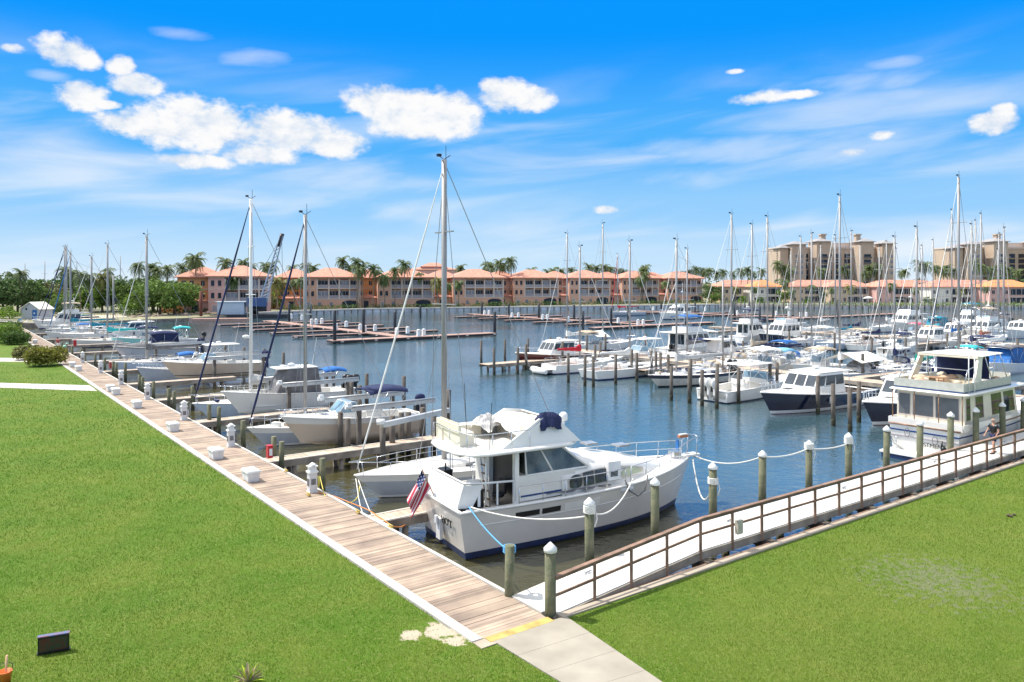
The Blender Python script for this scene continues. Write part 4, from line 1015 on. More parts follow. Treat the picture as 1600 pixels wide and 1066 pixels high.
        b = MB(); b.loft(rows, False, False, 0, False); return b.build(name, m, t)
    crumple('bundled_canvas', WHITEC, 3.15, .35, zr+.70, .85, 1.1, .40, 4, .2, .25)
    crumple('folded_cushion', mat('white_vinyl_cushion', (.74,.70,.64), .7, var=.12, scale=4), 2.2, .9, zr+.62, .7, .55, .38, 8, .5, .1)
    crumple('bundled_navy_canvas', NAVY, 3.75, -1.25, zr+1.0, .50, .38, .30, 9, -.15, .28)
    b = MB()
    pr = [(.45,-1.72),(1.1,-1.78),(1.9,-1.76),(2.7,-1.72)]
    for x,y in pr: b.tube([(x,y,zr+.14),(x,y+.03,zr+.80)], .018, 5)
    b.tube([(.25,1.5,zr+.8),(.12,0,zr+.8),(.3,-1.5,zr+.8)]+[(x,y+.03,zr+.80) for x,y in pr]+[(3.4,-1.5,zr+1.15)], .018, 5)
    for y in (-1.5,0,1.5): b.tube([(.2,y,zr+.1),(.2,y,zr+.8)], .018, 5)
    b.build('flybridge_rail', STEEL, t)
    b = MB()
    b.tube([(.5,-.9,zr+.1),(.35,-.95,zr+2.6)], .014, 4); b.tube([(1.1,-1.5,zr+.1),(1.2,-1.5,zr+1.9)], .014, 4); b.build('whip_antenna', BLACK, t)
    # fishing ladder from cockpit to flybridge
    b = MB()
    for y in (-1.15,-.80): b.tube([(1.35,y,zc-.5),(1.05,y,zr+.1)], .022, 6)
    for k in range(7):
        z = zc-.3+k*.32; x = 1.35-.3*(z-zc+.5)/(zr-zc+.6); b.beam((x,-1.17,z),(x,-.78,z),.09,.03,1)
    b.build('ladder', [STEEL, TEAK], t)
    b = MB()
    for x,y in ((.9,1.5),(.9,-1.6),(2.1,-1.66)): b = MB(); b.tube([(x,y,zc),(x,y,zr+.05)], .028, 6); b.build('overhang_post', GEL, t)
    b = MB(); b.box((.35,-1.25,zc-.5),(1.0,-.25,zc+.42)); b.box((.33,-1.28,zc+.40),(1.02,-.22,zc+.47)); b.build('cockpit_cooler', BLACK, t)
    b = MB(); b.box((.1,.3,zc-.3),(.45,.85,zc+.95)); b.tube([(.2,.4,zc+.9),(.2,.4,zc+1.15)], .03,5); b.tube([(.3,.6,zc+.9),(.3,.6,zc+1.15)], .03,5); b.build('bait_station', BLACK, t)
    b = MB(); b.lathe([(.3,0),(.32,.03),(.3,.06)], (1.5,.6,zc+.25), 14); b.tube([(1.5,.6,zc-.5),(1.5,.6,zc+.25)], .04, 6); b.build('cockpit_table', WHITE, t)
    # masthead light cluster, searchlight
    b = MB(); b.tube([(5.1,-.3,zr+.1),(5.1,-.3,zr+.75)], .05, 6); b.lathe([(.05,0),(.17,.05),(.17,.28),(.08,.36)], (5.1,-.3,zr+.7), 10); b.build('searchlight', WHITE, t)
    # bow rail, pulpit, anchor
    b = MB(); hts = []
    for sd in (1,-1):
        pts = [h.pt(.60+.37*k/5, 1, sd) for k in range(6)]; pts = [Vector((p.x, p.y-sd*min(.08,abs(p.y)*.5), p.z)) for p in pts]
        for p in pts: b.tube([p, p+Vector((.05,0,.72))], .02, 5)
        b.tube([p+Vector((.05,0,.72)) for p in pts]+[Vector((L+.15, sd*.30, 2.95))], .022, 5)
        b.tube([p+Vector((.02,0,.36)) for p in pts], .014, 4)
        b.tube([Vector((L+.15,sd*.30,2.95)), Vector((L+.1,sd*.3,2.15))], .022, 5)
        sdp = [h.pt(.18+.40*k/5, 1, sd) for k in range(6)]; sdp = [Vector((p.x, p.y-sd*.10, p.z)) for p in sdp]
        for p in sdp: b.tube([p, p+Vector((0,0,.68))], .02, 5)
        b.tube([p+Vector((0,0,.68)) for p in sdp], .02, 5)
    b.tube([Vector((L+.15,.30,2.95)), Vector((L+.3,0,2.98)), Vector((L+.15,-.30,2.95))], .022, 5)
    b.build('bow_rail', STEEL, t)
    b = MB(); b.cbox((L-.1,0,2.12),(1.0,.45,.08)); b.build('bow_pulpit', GEL, t)
    b = MB(); b.tube([(L+.35,0,2.1),(L-.3,0,2.2)], .03, 6); b.beam((L+.4,-.22,1.98),(L+.4,.22,1.98),.2,.05); b.cbox((L-.9,0,2.25),(.4,.4,.25)); b.build('anchor', STEEL, t)
    b = MB(); b.cbox((L-.55,-.15,3.02),(.5,.16,.10)); b.cbox((L-.55,-.15,3.10),(.42,.14,.05),1); b.build('life_float', [mat('rust_orange', (.48,.16,.06), .6), WPLAST], t)
    b = MB(); b.cbox((L-1.0,-.3,2.72),(.05,.16,.42)); b.build('blue_towel', BLUEC, t)
    # rope coils along the side deck
    b = MB(); rr = random.Random(9)
    for cx in (4.4,5.3,6.1): b.tube([(cx+.28*cos(a)*(1+.2*sin(3*a)), -1.78+.10*sin(a), 1.88) for a in [2*pi*k/12 for k in range(13)]], .025, 5)
    b.tube([(3.4+.35*k, -1.76+.05*sin(k*2.1), 1.90) for k in range(9)], .022, 5); b.build('dark_rope', GREYC, t)
    b = MB(); b.tube([(6.9,-2.0,2.05),(7.1,-2.05,1.6),(7.5,-2.07,1.35),(7.9,-2.0,1.5),(8.1,-1.95,2.1)], .03, 5); b.build('hanging_line', GREYC, t)
    # outboard bracket and name on the transom
    b = MB(); b.box((-.22,-.28,.35),(-.34,.06,1.12)); b.box((-.36,-.2,.95),(-.44,0,1.22)); b.build('transom_bracket', WPLAST, t)
    mx = Matrix.Translation((-.185,-.82,1.06))@Matrix.Rotation(-pi/2, 4, 'Z')@Matrix.Rotation(pi/2, 4, 'X')
    def trans(txt, y, z, size, m):
        x = -.30*(z/1.72)-.075
        return text_mesh(txt, size, 'transom_lettering', m, t, Matrix.Translation((x,y,z))@Matrix.Rotation(-pi/2,4,'Z')@Matrix.Rotation(pi/2+.13,4,'X'), .012)
    trans("HO'T", -.75, 1.12, .40, BLACK)
    # flag on a raked staff
    fl = thing('flag', 'American flag with red and white stripes drooping from the stern of the yacht', 'flag', base+Matrix.Rotation(hd,3,'Z')@Vector((-.10,.75,1.75)), hd)
    b = MB(); b.tube([(0,0,-.1),(-.45,.15,1.0)], .02, 6); b.build('flag_staff', TEAK, fl)
    fr = MB(); nu, nv = 26, 16; top = Vector((-.45,.15,1.0)); rows = []
    for i in range(nu+1):
        u = i/nu; row = []
        for j in range(nv+1):
            v = j/nv   # v: along hoist from staff top down; u: fly, drooping down
            hp = top.lerp(Vector((-.20,.06,.30)), v)
            p = hp+Vector((-.42*u-.10*v*u+.06*sin(v*9+u*3), .42*u+.12*sin(v*11+u*2), -1.20*u-.10*v*u))
            row.append(p)
        rows.append(row)
    fr.loft(rows, False, False, 0, True)
    fm = bpy.data.materials.new('flag_cloth'); fm.use_nodes = True; fb = fm.node_tree.nodes['Principled BSDF']; fb.inputs['Roughness'].default_value = .8
    MR = mat('flag_red', (.50,.03,.06), .8, var=.1); MW = mat('flag_white', (.80,.76,.76), .8, var=.05); MBL = mat('flag_blue', (.02,.04,.16), .8, var=.1)
    for i in range(nu):
        for j in range(nv):
            k = i*nv+j; stripe = int((j+.5)/nv*13) % 2
            fr.m[k] = 2 if (i < nu*.42 and j < nv*7/13) else (0 if stripe == 0 else 1)
    o = fr.build('flag_cloth', [MR, MW, MBL], fl)
    for i in range(1, 11, 3):
        for j in range(1, 8, 2):
            p = rows[i][j]; sr = MB(); sr.cbox(p+Vector((-.02,-.02,0)), (.035,.035,.035), 0, .6); sr.build('star', MW, o)
    return t, h, base, hd
HERO, HH, HB, HHD = hero()
def hw(x, y, z): return HB+Matrix.Rotation(HHD, 3, 'Z')@Vector((x, y, z))

# ---------------------------------------------------------------- cream aft-cabin yacht at the right
def aftcabin():
    a = P(1395, 703, ZW+.5); bb = P(1502, 725, ZW+.5); base = (a+bb)/2; base.z = ZW; hd = HV
    t = thing('motor_yacht', 'cream two-deck motor yacht with tinted windows and arch, alongside the white walkway', 'yacht', base+V*1.5+U*.75, hd); t.scale = (1, .95, .91)
    land('cream two-deck yacht', base+Vector((3,2,2)))
    L, B = 14.5, 4.3
    h = Hull(L, B, 2.0, 2.5, tr=.93, s0=.4, p=2.4, flare=.3, rake=.1, keel=.6, tk=-.2)
    h.build([GELW, STRB, BOTB], t, .2, 22); h.deck(t, DECK, 0, 1, -.02, .06); h.rail(t, RAILW, 'rub_rail', .06)
    b = MB(); b.box((-1.15,-2.1,.28),(0,2.1,.40)); b.box((-1.1,-2.0,-.25),(-.02,2.0,.28),1); b.build('swim_platform', [WHITE, BOTB], t)
    # blue stripes round the stern
    q = ((-.0,B*.46,.0),(-.0,-B*.46,.0),(-.2,-B*.465,2.0),(-.2,B*.465,2.0))
    b = MB(); b.patch(q, 0, 1, .80, .845, .04); b.build('blue_stripe', STRB, t)
    b = MB(); b.patch(q, .02, .98, .62, .66, .05); b.build('rub_strake', RAILG, t)
    b = MB()
    for sd in (-1,): 
        k = [h.pt(.0+.9*i/14, .80, sd)+Vector((0,sd*.01,0)) for i in range(15)]; k2 = [h.pt(.0+.9*i/14, .845, sd)+Vector((0,sd*.01,0)) for i in range(15)]
        b.loft([k, k2], False, False)
    b.build('blue_side_stripe', STRB, t)
    mtx = lambda y, z, x=-.20: Matrix.Translation((x,y,z))@Matrix.Rotation(-pi/2,4,'Z')@Matrix.Rotation(pi/2,4,'X')
    text_mesh('STMENT', .34, 'transom_lettering', BLACK, t, mtx(-.6, .92, -.14)); 
    # transom ladder, garlands
    b = MB()
    for y in (1.95,1.55): b.tube([(-.25,y,.4),(-.3,y,1.25)], .02, 5)
    for k in range(4): b.tube([(-.26,1.95,.5+k*.22),(-.26,1.55,.5+k*.22)], .02, 5)
    b.build('swim_ladder', STEEL, t)
    z0 = 2.0
    bulw = MB()
    for y in (2.12,-2.12): bulw.box((.0,y-.03,z0-.02),(7.2,y+.03,z0+.38))
    bulw.box((-.12,-2.12,z0-.02),(-.06,2.12,z0+.38)); bulw.build('bulwark', GELW, t)
    b, q = house(t, CREAM, .55, 7.6, 1.95, 1.9, z0+.3, z0+2.05, .0, .4, .03, 'aft_cabin')
    b0 = MB(); b0.box((.5,-1.95,z0-.02),(7.6,1.95,z0+.32)); b0.build('cabin_base', GELW, t)
    windows(b, q['aft'], [(.03,.20),(.25,.55),(.59,.92)], .15, .88, mat('privacy_screen', (.13,.14,.15), .45, var=.1), frame=TRIM)
    windows(b, q['star'], [(.03,.10),(.20,.34)], .15, .90, frame=TRIM); windows(b, q['star'], [(.50,.70),(.75,.95)], .15, .90); windows(b, q['port'], [(.5,.7),(.75,.95)], .15,.9)
    # upper deck
    slab(rrect(.05, 8.6, 2.28, 2.1, .3), z0+2.05, .16, GEL, t, 'upper_deck', .0)
    zu = z0+2.2
    c = MB(); q2 = [(.35,2.0),(.35,-2.0),(6.4,-1.95),(8.2,-1.2),(8.2,1.2),(6.4,1.95)]
    n = len(q2)
    for i in range(n):
        a_, b_ = q2[i], q2[(i+1) % n]; c.beam((a_[0],a_[1],zu+.30),(b_[0],b_[1],zu+.30),.06,.62); c.beam((a_[0],a_[1],zu+.08),(b_[0],b_[1],zu+.08),.085,.07,1)
    c.build('upper_coaming', [mat('grey_vinyl_panel', (.50,.50,.44), .6, var=.1), STRB], t)
    # arch with white top and enclosure frame
    b = MB()
    for sd in (1,-1):
        b.add([(1.6,sd*1.95,zu+.1),(2.5,sd*1.95,zu+.1),(3.2,sd*1.75,zu+1.95),(2.7,sd*1.75,zu+1.95),(1.6,sd*1.82,zu+.1),(2.5,sd*1.82,zu+.1),(3.2,sd*1.62,zu+1.95),(2.7,sd*1.62,zu+1.95)], [(0,1,2,3),(7,6,5,4),(0,3,7,4),(1,5,6,2),(3,2,6,7)])
    b.box((2.6,-1.75,zu+1.93),(3.3,1.75,zu+2.1)); b.build('radar_arch', CREAM, t)
    slab(rrect(2.6, 6.6, 1.85, 1.6, .4), zu+2.02, .07, WHITEC, t, 'canopy', .06)
    b = MB()
    for sd in (1,-1):
        for x, x2 in ((4.2,3.6),(4.2,5.0),(6.2,5.6)): b.tube([(x,sd*1.85,zu+.5),(x2,sd*1.7,zu+2.05)], .03, 5)
    b.tube([(.7,1.9,zu+.6),(1.2,1.8,zu+1.35),(2.2,1.75,zu+1.5),(3.0,1.7,zu+1.5)], .03, 5); b.tube([(.7,-1.9,zu+.6),(1.2,-1.8,zu+1.35),(2.2,-1.75,zu+1.5)], .03, 5); b.tube([(1.2,1.8,zu+1.35),(1.2,-1.8,zu+1.35)], .025, 5)
    b.build('canopy_frame', STEEL, t)
    b = MB(); b.box((4.6,-1.5,zu+.5),(4.65,1.55,zu+1.95)); b.build('dark_canvas_curtain', NAVY, t)
    # deck furniture
    b = MB(); rr = random.Random(3)
    for k in range(14):
        x, y = rr.uniform(1.0,6.0), rr.uniform(-1.6,1.6); s1 = rr.uniform(.2,.4)
        b.lathe([(s1*.5,-s1*.2),(s1,0),(s1*.9,s1*.4),(s1*.3,s1*.7)], (x,y,zu+.35+rr.uniform(0,.15)), 7, rr.choice((0,0,1)))
    b.box((1.0,-1.6,zu),(2.0,1.6,zu+.35),0); b.box((3.0,-1.2,zu),(4.3,1.3,zu+.45),0); b.build('cushions', [mat('cream_cushion', (.70,.60,.44), .8, var=.2, scale=4), mat('peach_cushion', (.62,.42,.28), .8)], t)
    b = MB()
    for x,y in ((1.2,.3),(1.6,.2),(1.2,-.2),(1.6,-.3)): b.tube([(x,y,zu),(x,y,zu+.7)], .025, 5)
    b.cbox((1.4,0,zu+.72),(.7,.9,.04)); b.build('deck_table', TEAK, t)
    b = MB(); b.tube([(.8,-2.05,zu),(.8,-2.05,zu+2.3)], .03, 5); b.tube([(1.4,-2.1,zu),(1.4,-2.1,zu+2.5)], .035, 5); b.build('whip_antenna', WHITE, t)
    b = MB()
    for y in (-2.0,2.0,-.7,.7): b = MB(); b.tube([(.15,y,z0+.3),(.15,y,z0+2.1)], .03, 5); b.build('overhang_post', TEAK, t)
    b = MB()
    for (x,y,z) in ((-.28,.9,1.55),(-.28,-.7,1.3),(-.3,-1.5,1.5)): b.tube([(x,y+.15*cos(a),z+.26*sin(a)) for a in [2*pi*k/10 for k in range(11)]], .02, 5)
    b.tube([(-.3,2.0,1.5),(-.8,1.4,.9),(-1.0,.6,.5)], .02, 5); b.build('coiled_lines', GREYC, t)
    b = MB(); b.tube([(-.3,-1.1,1.35),(-.34,-1.1,.7)], .05, 6); b.lathe([(.02,-.3),(.14,-.2),(.16,.1),(.03,.25)], (-.42,-1.25,.85), 8, 0); b.build('hanging_net', BLACK, t)
    for k,(x,y,z) in enumerate(((2.8,-2.45,1.6),(5.2,-2.45,1.5),(7.6,-2.4,1.6))):
        b = MB(); b.lathe([(.03,-.4),(.14,-.32),(.14,.3),(.03,.38)], (x,y,z-.5), 8); b.build('fender', WHITE, t)
    return t
aftcabin()
# ---------------------------------------------------------------- boats on the left side (bows to the boardwalk), heading reversed along V
HB_ = HV+pi       # bow towards the boardwalk
def bowplace(px, py, z, L, heading):
    """world location of the boat's stern given the pixel of its bow tip at height z"""
    b = P(px, py, z); return Vector((b.x-cos(heading)*L, b.y-sin(heading)*L, 0))
def sternplace(px, py, z=ZW): return P(px, py, z)
GS = 'sailboats moored in the marina'; GM = 'motorboats moored in the marina'
def sail_left(label, px, py, L, mpx, mtop, lift=0, **k):
    loc = bowplace(px, py, .35, L, HB_); bow = P(px, py, .35)
    # mast position where the line of the boat crosses the mast column
    m = (mpx-800)/F; d = (m*bow.y-bow.x)/(V.x-m*V.y); mp = bow+V*d
    mh = H+(HZ-mtop)*mp.y/F-ZW; loc.z = ZW
    return sailboat(label, loc, HB_, L, mh, mast_u=min(.80, max(.45, 1-d/L)), **k)
sail_left('white sloop between the finger piers behind the white yacht, tallest mast in view', 553, 742, 12.4, 694, 250, hull=GREYH, stripe=WHITE, cover=WHITEC, land_name='tall-masted white sloop', mr=1.35, clutter=0, boom=False, dodger=None, wheel=False, band=GEL, group=GS, bott=NAVYH)
sail_left('grey-hulled sloop below the beige boat on its lift, furled dark headsail', 386, 668, 10.2, 477, 336, hull=GREYH, stripe=WHITE, furl=NAVY, cover=WHITEC, land_name='grey sloop with dark headsail', mr=1.2, boom=False, wheel=False, group=GS, bott=NAVYH, clutter=3, band=GEL)
sail_left('pale grey sloop with striped side and dark headsail under the covered lift boat', 300, 630, 11.5, 392, 311, hull=LBLUE, stripe=STRG, furl=NAVY, cover=LGREY, land_name='pale grey striped sloop', mr=1.25, wheel=False, group=GS, clutter=5, mastm=MASTW, bott=STRG, radar=True)
sail_left('white and pale blue sloop with white furled headsail by the charcoal-covered boat', 170, 565, 10.8, 229, 368, hull=LBLUE, stripe=STRB, cover=GREYC, land_name='pale blue sloop', mr=1.3, group=GS, clutter=6)
sail_left('long white sloop behind the aqua boat with turquoise sail cover', 112, 531, 12.5, 168, 382, hull=GELW, stripe=STRB, cover=TURQ, land_name='white sloop with turquoise cover', mr=1.3, group=GS, clutter=7)
sail_left('white sloop with teal sail cover, mast fourth from left along boardwalk', 94, 521, 12, 143, 401, hull=GEL, cover=TEAL, land_name='white sloop with teal cover', mr=1.5, group=GS, clutter=8)
sail_left('white ketch with blue furled headsail in the cluster of masts at far left', 76, 513, 13, 110, 394, hull=GEL, furl=BLUEC, cover=TEAL, land_name='ketch with blue headsail', mr=1.6, group=GS, mast2=True, clutter=9)
sail_left('white sloop with navy mast cover at left edge of the mast cluster', 64, 508, 12, 101, 386, hull=GEL, furl=NAVY, cover=NAVY, land_name='sloop with navy cover', mr=1.6, group=GS)
sail_left('white sloop nearest the boatyard in the far left mast cluster', 56, 504, 12, 104, 385, hull=GEL, furl=NAVY, cover=TEAL, land_name='boatyard-side sloop', mr=1.5, group=GS)

def lifted(label, px, py, L, z, kind, land_name, **k):
    loc = bowplace(px, py, z+1.5, L, HB_); loc.z = z
    return console(label, loc, HB_, L, land_name=land_name, **k), loc
(t3, _h), loc3 = lifted('beige open motorboat raised on a boat lift beside the finger pier', 438, 651, 8.7, -.15, 0, 'beige boat on lift', hull=BEIGE, ttop=None, cuddy=True, motors=1, motorm=NAVY, windscreen=True, group=GM, band=GELW, bim=NAVY)
(t5, _h), loc5 = lifted('white centre-console with hardtop and grey canvas enclosure on a lift', 345, 612, 9.2, -.15, 0, 'white boat with grey enclosure', hull=GEL, ttop='hard', curtain=GREYC, motors=2, motorm=BLACK, group=GM, stripe=GEL)
(t7, _h), loc7 = lifted('cream walkaround boat with white hardtop and navy aft canvas on lift', 252, 565, 9.6, .0, 0, 'cream walkaround on lift', hull=BEIGE, ttop='hard', cuddy=True, motors=2, motorm=NAVY, group=GM, stripe=BLACK)
(t9, _h), loc9 = lifted('grey-hulled boat under charcoal bow cover with navy top, on a lift', 176, 541, 9.4, .1, 0, 'grey boat with navy top', hull=GREYH, ttop='canvas', cover=NAVY, motors=2, motorm=NAVY, bowcover=GREYC, curtain=NAVY, group=GM)
console('aqua-decked open boat with white seats behind the charcoal-covered boat', bowplace(172, 529, .4, 9, HB_)+Vector((0,0,ZW)), HB_, 9.0, AQUA, ttop='canvas', cover=NAVY, land_name='aqua open boat', motors=2, motorm=WHITE, group=GM, band=AQUA)
lobster('white cruiser with navy hull band and long white top in left row', bowplace(150, 515, .8, 12.5, HB_)+Vector((0,0,ZW)), HB_, 12.5, GEL, land_name='white cruiser with long top', bott=NAVYH, group=GM)
console('small white runabout with turquoise cover in the left row', bowplace(240, 531, .2, 7, HB_)+Vector((0,0,ZW)), HB_, 7, GEL, ttop='canvas', cover=TURQ, land_name='runabout with turquoise top', motors=1, group=GM)
console('small grey skiff moored below the cream walkaround lift boat', bowplace(213, 585, -.1, 6.5, HB_)+Vector((0,0,ZW)), HB_, 6.5, GREYH, ttop=None, land_name='small grey skiff', motors=1, group=GM, bim=BLUEC)
console('small boat with bright blue bimini top beyond the grey-canopied lift boat', bowplace(432, 610, .3, 6.5, HB_)+Vector((0,0,ZW)), HB_, 6.5, GEL, ttop=None, bim=BLUEC, land_name='boat with bright blue bimini', motors=1, group=GM)
console('white runabout with blue cushion at left edge of boardwalk slips', bowplace(70, 522, .2, 8, HB_)+Vector((0,0,ZW)), HB_, 8, GEL, ttop=None, bim=BLUEC, land_name='runabout with blue cushion', motors=1, group=GM)
console('red-hulled skiff moored at the far end of the boardwalk', bowplace(-5, 507, -.1, 8, HB_)+Vector((0,0,ZW)), HB_, 8, mat('faded_red_hull', (.45,.16,.15), .4), ttop=None, land_name='red-hulled skiff', motors=1, group=GM)
flybridge('white flybridge boat near the boatyard sand with tan canvas', bowplace(50, 502, .8, 11, HB_)+Vector((0,0,ZW)), HB_, 11, GEL, canvas=SAND, land_name='flybridge boat by boatyard', group=GM)

# ---------------------------------------------------------------- boats across the fairway (right-hand fleet)
def mastheight(p, mtop): return H+(HZ-mtop)*p.y/F-ZW
def sail_stern(label, px, py, L, mpx, mtop, **k):
    """stern waterline at pixel, bow pointing away along V"""
    s_ = P(px, py, ZW); m = (mpx-800)/F; d = (m*s_.y-s_.x)/(V.x-m*V.y); mp = s_+V*d
    return sailboat(label, s_, HV, L, mastheight(mp, mtop), mast_u=min(.75, max(.4, d/L)), **k)
def sail_bow(label, px, py, L, mpx, mtop, **k):
    b_ = P(px, py, ZW); loc = b_+V*L; m = (mpx-800)/F; d = (m*b_.y-b_.x)/(V.x-m*V.y); mp = b_+V*d
    return sailboat(label, loc, HV+pi, L, mastheight(mp, mtop), mast_u=min(.8, max(.4, 1-d/L)), **k)
def mb_bow(fn, label, px, py, L, *a, **k):
    b_ = P(px, py, ZW); return fn(label, b_+V*L, HV+pi, L, *a, **k)
def mb_stern(fn, label, px, py, L, *a, **k):
    return fn(label, P(px, py, ZW), HV, L, *a, **k)
mb_bow(lobster, 'maroon-hulled cruiser with white cabin, bow at the end of the short pier', 805, 575, 12, MAROON, land_name='maroon-hulled cruiser', bott=BOTT)
sail_stern('white sloop with bright red sail cover and red bottom paint', 856, 584, 11.5, 906, 386, cover=REDC, bott=BOTR, land_name='sloop with red sail cover', dinghy=True, clutter=11, awn=None)
sail_stern('white sloop with scooped open transom and white arch, no sail cover colour', 922, 593, 11.8, 984, 378, cover=WHITEC, open_transom=True, land_name='white open-transom sloop', dodger=None, clutter=0, bott=BOTB)
sail_bow('beige-hulled ketch with dark rail stripe, bowsprit and cluttered deck', 1012, 607, 13, 1057, 376, hull=mat('putty_gelcoat', (.60,.57,.50), .3), stripe=BOTT, band=NAVYH, land_name='beige ketch', mast2=True, clutter=12, cover=LGREY, bott=BOTT, dodger=SAND)
mb_stern(console, 'white cabin boat with triple white outboards, stern towards the open water', 1112, 628, 11.5, GEL, ttop='hard', cuddy=True, motors=3, motorm=GEL, land_name='triple-outboard boat', stripe=NAVYH, bott=NAVYH)
mb_bow(lobster, 'navy-hulled cruiser with wide white cabin, bow towards the open water', 1188, 650, 13.2, NAVYH, land_name='navy-hulled cruiser')
mb_bow(lobster, 'navy-hulled cruiser half hidden behind the cream two-deck yacht', 1348, 668, 13.5, NAVYH, land_name='half-hidden navy cruiser')
# second row, beyond the first dock
sail_stern('cream-canopied sloop with navy hull stripe behind the red-covered sloop', 905, 549, 11.5, 928, 349, cover=WHITEC, land_name='cream-canopied sloop', boomtent=WHITEC, awn=SAND, clutter=13)
sail_bow('white sloop with long bare white boom, first mast of the right-hand fleet', 845, 553, 11, 886, 366, cover=WHITEC, land_name='sloop with bare boom', stripe=NAVYH)
mb_bow(console, 'white express cruiser with hardtop behind the open-transom sloop', 955, 570, 10.5, GEL, ttop='hard', cuddy=True, land_name='white hardtop express', motors=2)
sail_bow('sloop under grey sail cover with navy canopy behind the beige ketch', 1012, 573, 11.5, 1097, 391, cover=GREYC, awn=NAVY, land_name='grey-covered sloop', clutter=14)
mb_stern(flybridge, 'white trawler with row of dark square windows and blue sun awning', 1040, 560, 12, GEL, land_name='blue-awning trawler', canvas=BLUEC)
sail_bow('white sloop with tinted dodger and grey lazy bag in the middle row', 1075, 588, 12, 1149, 336, cover=LGREY, dodger=SAND, land_name='grey lazy-bag sloop', clutter=15)
mb_stern(console, 'white boat with broad cream bimini in front of the navy-covered sloop', 1148, 592, 10.5, GEL, ttop='canvas', cover=WHITEC, land_name='broad-bimini boat', motors=2)
sail_bow('sloop with deep navy sail cover above its white cabin', 1168, 583, 11.5, 1199, 340, cover=NAVY, land_name='navy-covered sloop', bott=BOTB, dodger=BLUEC, clutter=16)
sail_bow('grey-hulled sloop with peaked white boom tent beside the navy cruiser', 1262, 605, 12.5, 1312, 307, cover=WHITEC, boomtent=WHITEC, hull=LBLUE, land_name='boom-tent sloop', dodger=LGREY)
mb_stern(console, 'small boat under pale blue cover left of the boom-tent sloop', 1205, 586, 7.5, GEL, ttop=None, bim=mat('sky_blue_canvas', (.22,.52,.72), .85), land_name='pale blue covered boat')
sail_bow('sloop with emerald green sail cover behind the half-hidden navy cruiser', 1376, 612, 11, 1433, 357, cover=mat('green_canvas', (.01,.30,.22), .85), land_name='green-covered sloop', hull=LBLUE, dodger=NAVY, clutter=17)
sail_bow('white sloop with tallest right-hand mast and twin spreaders', 1440, 600, 13, 1549, 286, cover=LGREY, land_name='tall twin-spreader sloop', mr=1.3, dodger=SAND, radar=True)
mb_bow(console, 'boat with bright blue side canvas and grey top at right edge', 1530, 588, 11, GEL, ttop='canvas', cover=GREYC, curtain=BLUEC, land_name='blue-sided boat', motors=2)
sail_stern('white sloop with white canopy at right edge of the middle row', 1520, 566, 12, 1597, 360, cover=WHITEC, land_name='edge sloop', dodger=NAVY)
# third row
mb_stern(flybridge, 'white sportfisher with dark navy canopy, left end of the back row', 1150, 538, 9.5, GEL, land_name='navy-canopied sportfisher', canvas=NAVY)
mb_bow(flybridge, 'dark-hulled trawler with cream cabin in the back row', 1185, 541, 11, NAVYH, land_name='dark-hulled trawler', bott=BOTR)
sail_bow('pale grey sloop with white canopy, left of two moored nose to nose', 1225, 543, 12, 1251, 371, hull=LBLUE, land_name='left pale grey sloop', awn=WHITEC, bott=BOTT, clutter=18)
sail_bow('pale grey sloop with navy bottom and tan canopy in back row', 1276, 549, 13, 1305, 369, hull=LBLUE, land_name='tan-canopied grey sloop', awn=SAND, bott=STRG, cover=LGREY)
sail_stern('white sloop with broad rounded stern and navy cover in back row', 1337, 549, 12, 1374, 386, cover=NAVY, land_name='broad-stern sloop', open_transom=True, dodger=WHITEC)
sail_stern('white sloop with navy mainsail bundle and short boom in back row', 1310, 533, 11, 1344, 384, cover=NAVY, land_name='navy-bundle sloop')
sail_bow('white sloop with slim mast between the two condominium towers', 1408, 541, 11, 1456, 386, cover=LGREY, land_name='slim-mast sloop', awn=mat('peach_canvas', (.60,.36,.20), .8))
sail_bow('white sloop with dark furled headsail left of the second tower', 1452, 545, 12, 1502, 331, furl=NAVY, cover=BLUEC, land_name='dark-headsail sloop')
sail_bow('white sloop with two-spreader mast in front of the second tower', 1492, 540, 12, 1536, 347, cover=WHITEC, land_name='second-tower sloop', boomtent=None, radar=True, dodger=SAND)
sail_stern('small white sloop with bare boom behind the navy-canopied sportfisher', 1180, 520, 10, 1196, 386, cover=NAVY, land_name='small bare-boom sloop')
sail_bow('white sloop with narrow mast in front of first condominium tower', 1252, 522, 11, 1287, 383, cover=WHITEC, land_name='narrow-mast sloop')
mb_bow(flybridge, 'tall white trawler yacht with mast amid the far slips', 1385, 518, 14, GEL, land_name='tall white trawler yacht', tall=2)
mb_bow(console, 'white boat with teal canvas side curtain in the far slips', 1440, 520, 11, GEL, ttop='canvas', cover=TEAL, curtain=TEAL, land_name='teal-curtain boat', motors=2)
mb_bow(flybridge, 'white flybridge boat with teal canopy in the far slips', 1490, 517, 12, GEL, land_name='teal-canopy flybridge', canvas=TEAL)
mb_bow(console, 'white boat with navy canopy near the far right slips', 1545, 513, 11, GEL, ttop='canvas', cover=NAVY, land_name='far navy-canopy boat', motors=2)
mb_bow(lobster, 'white cabin cruiser farthest right in the far slips', 1570, 530, 12, GEL, land_name='far right cabin cruiser')
sail_bow('white sloop with short mast behind the white trawler yacht', 1418, 508, 11, 1475, 392, cover=NAVY, land_name='short-mast sloop')
mb_bow(lobster, 'white cruiser with plain hull among the far slips', 1468, 534, 11, GEL, land_name='plain far cruiser')
mb_bow(console, 'boat with coral pink cover in the back row', 1405, 531, 8, GEL, ttop=None, bim=mat('coral_canvas', (.75,.12,.18), .8), land_name='coral-cover boat')
sail_bow('grey-hulled sloop alone at the empty floating docks', 955, 494, 13, 960, 397, hull=GREYH, cover=REDC, land_name='lone grey sloop', furl=REDC, mr=1.5)
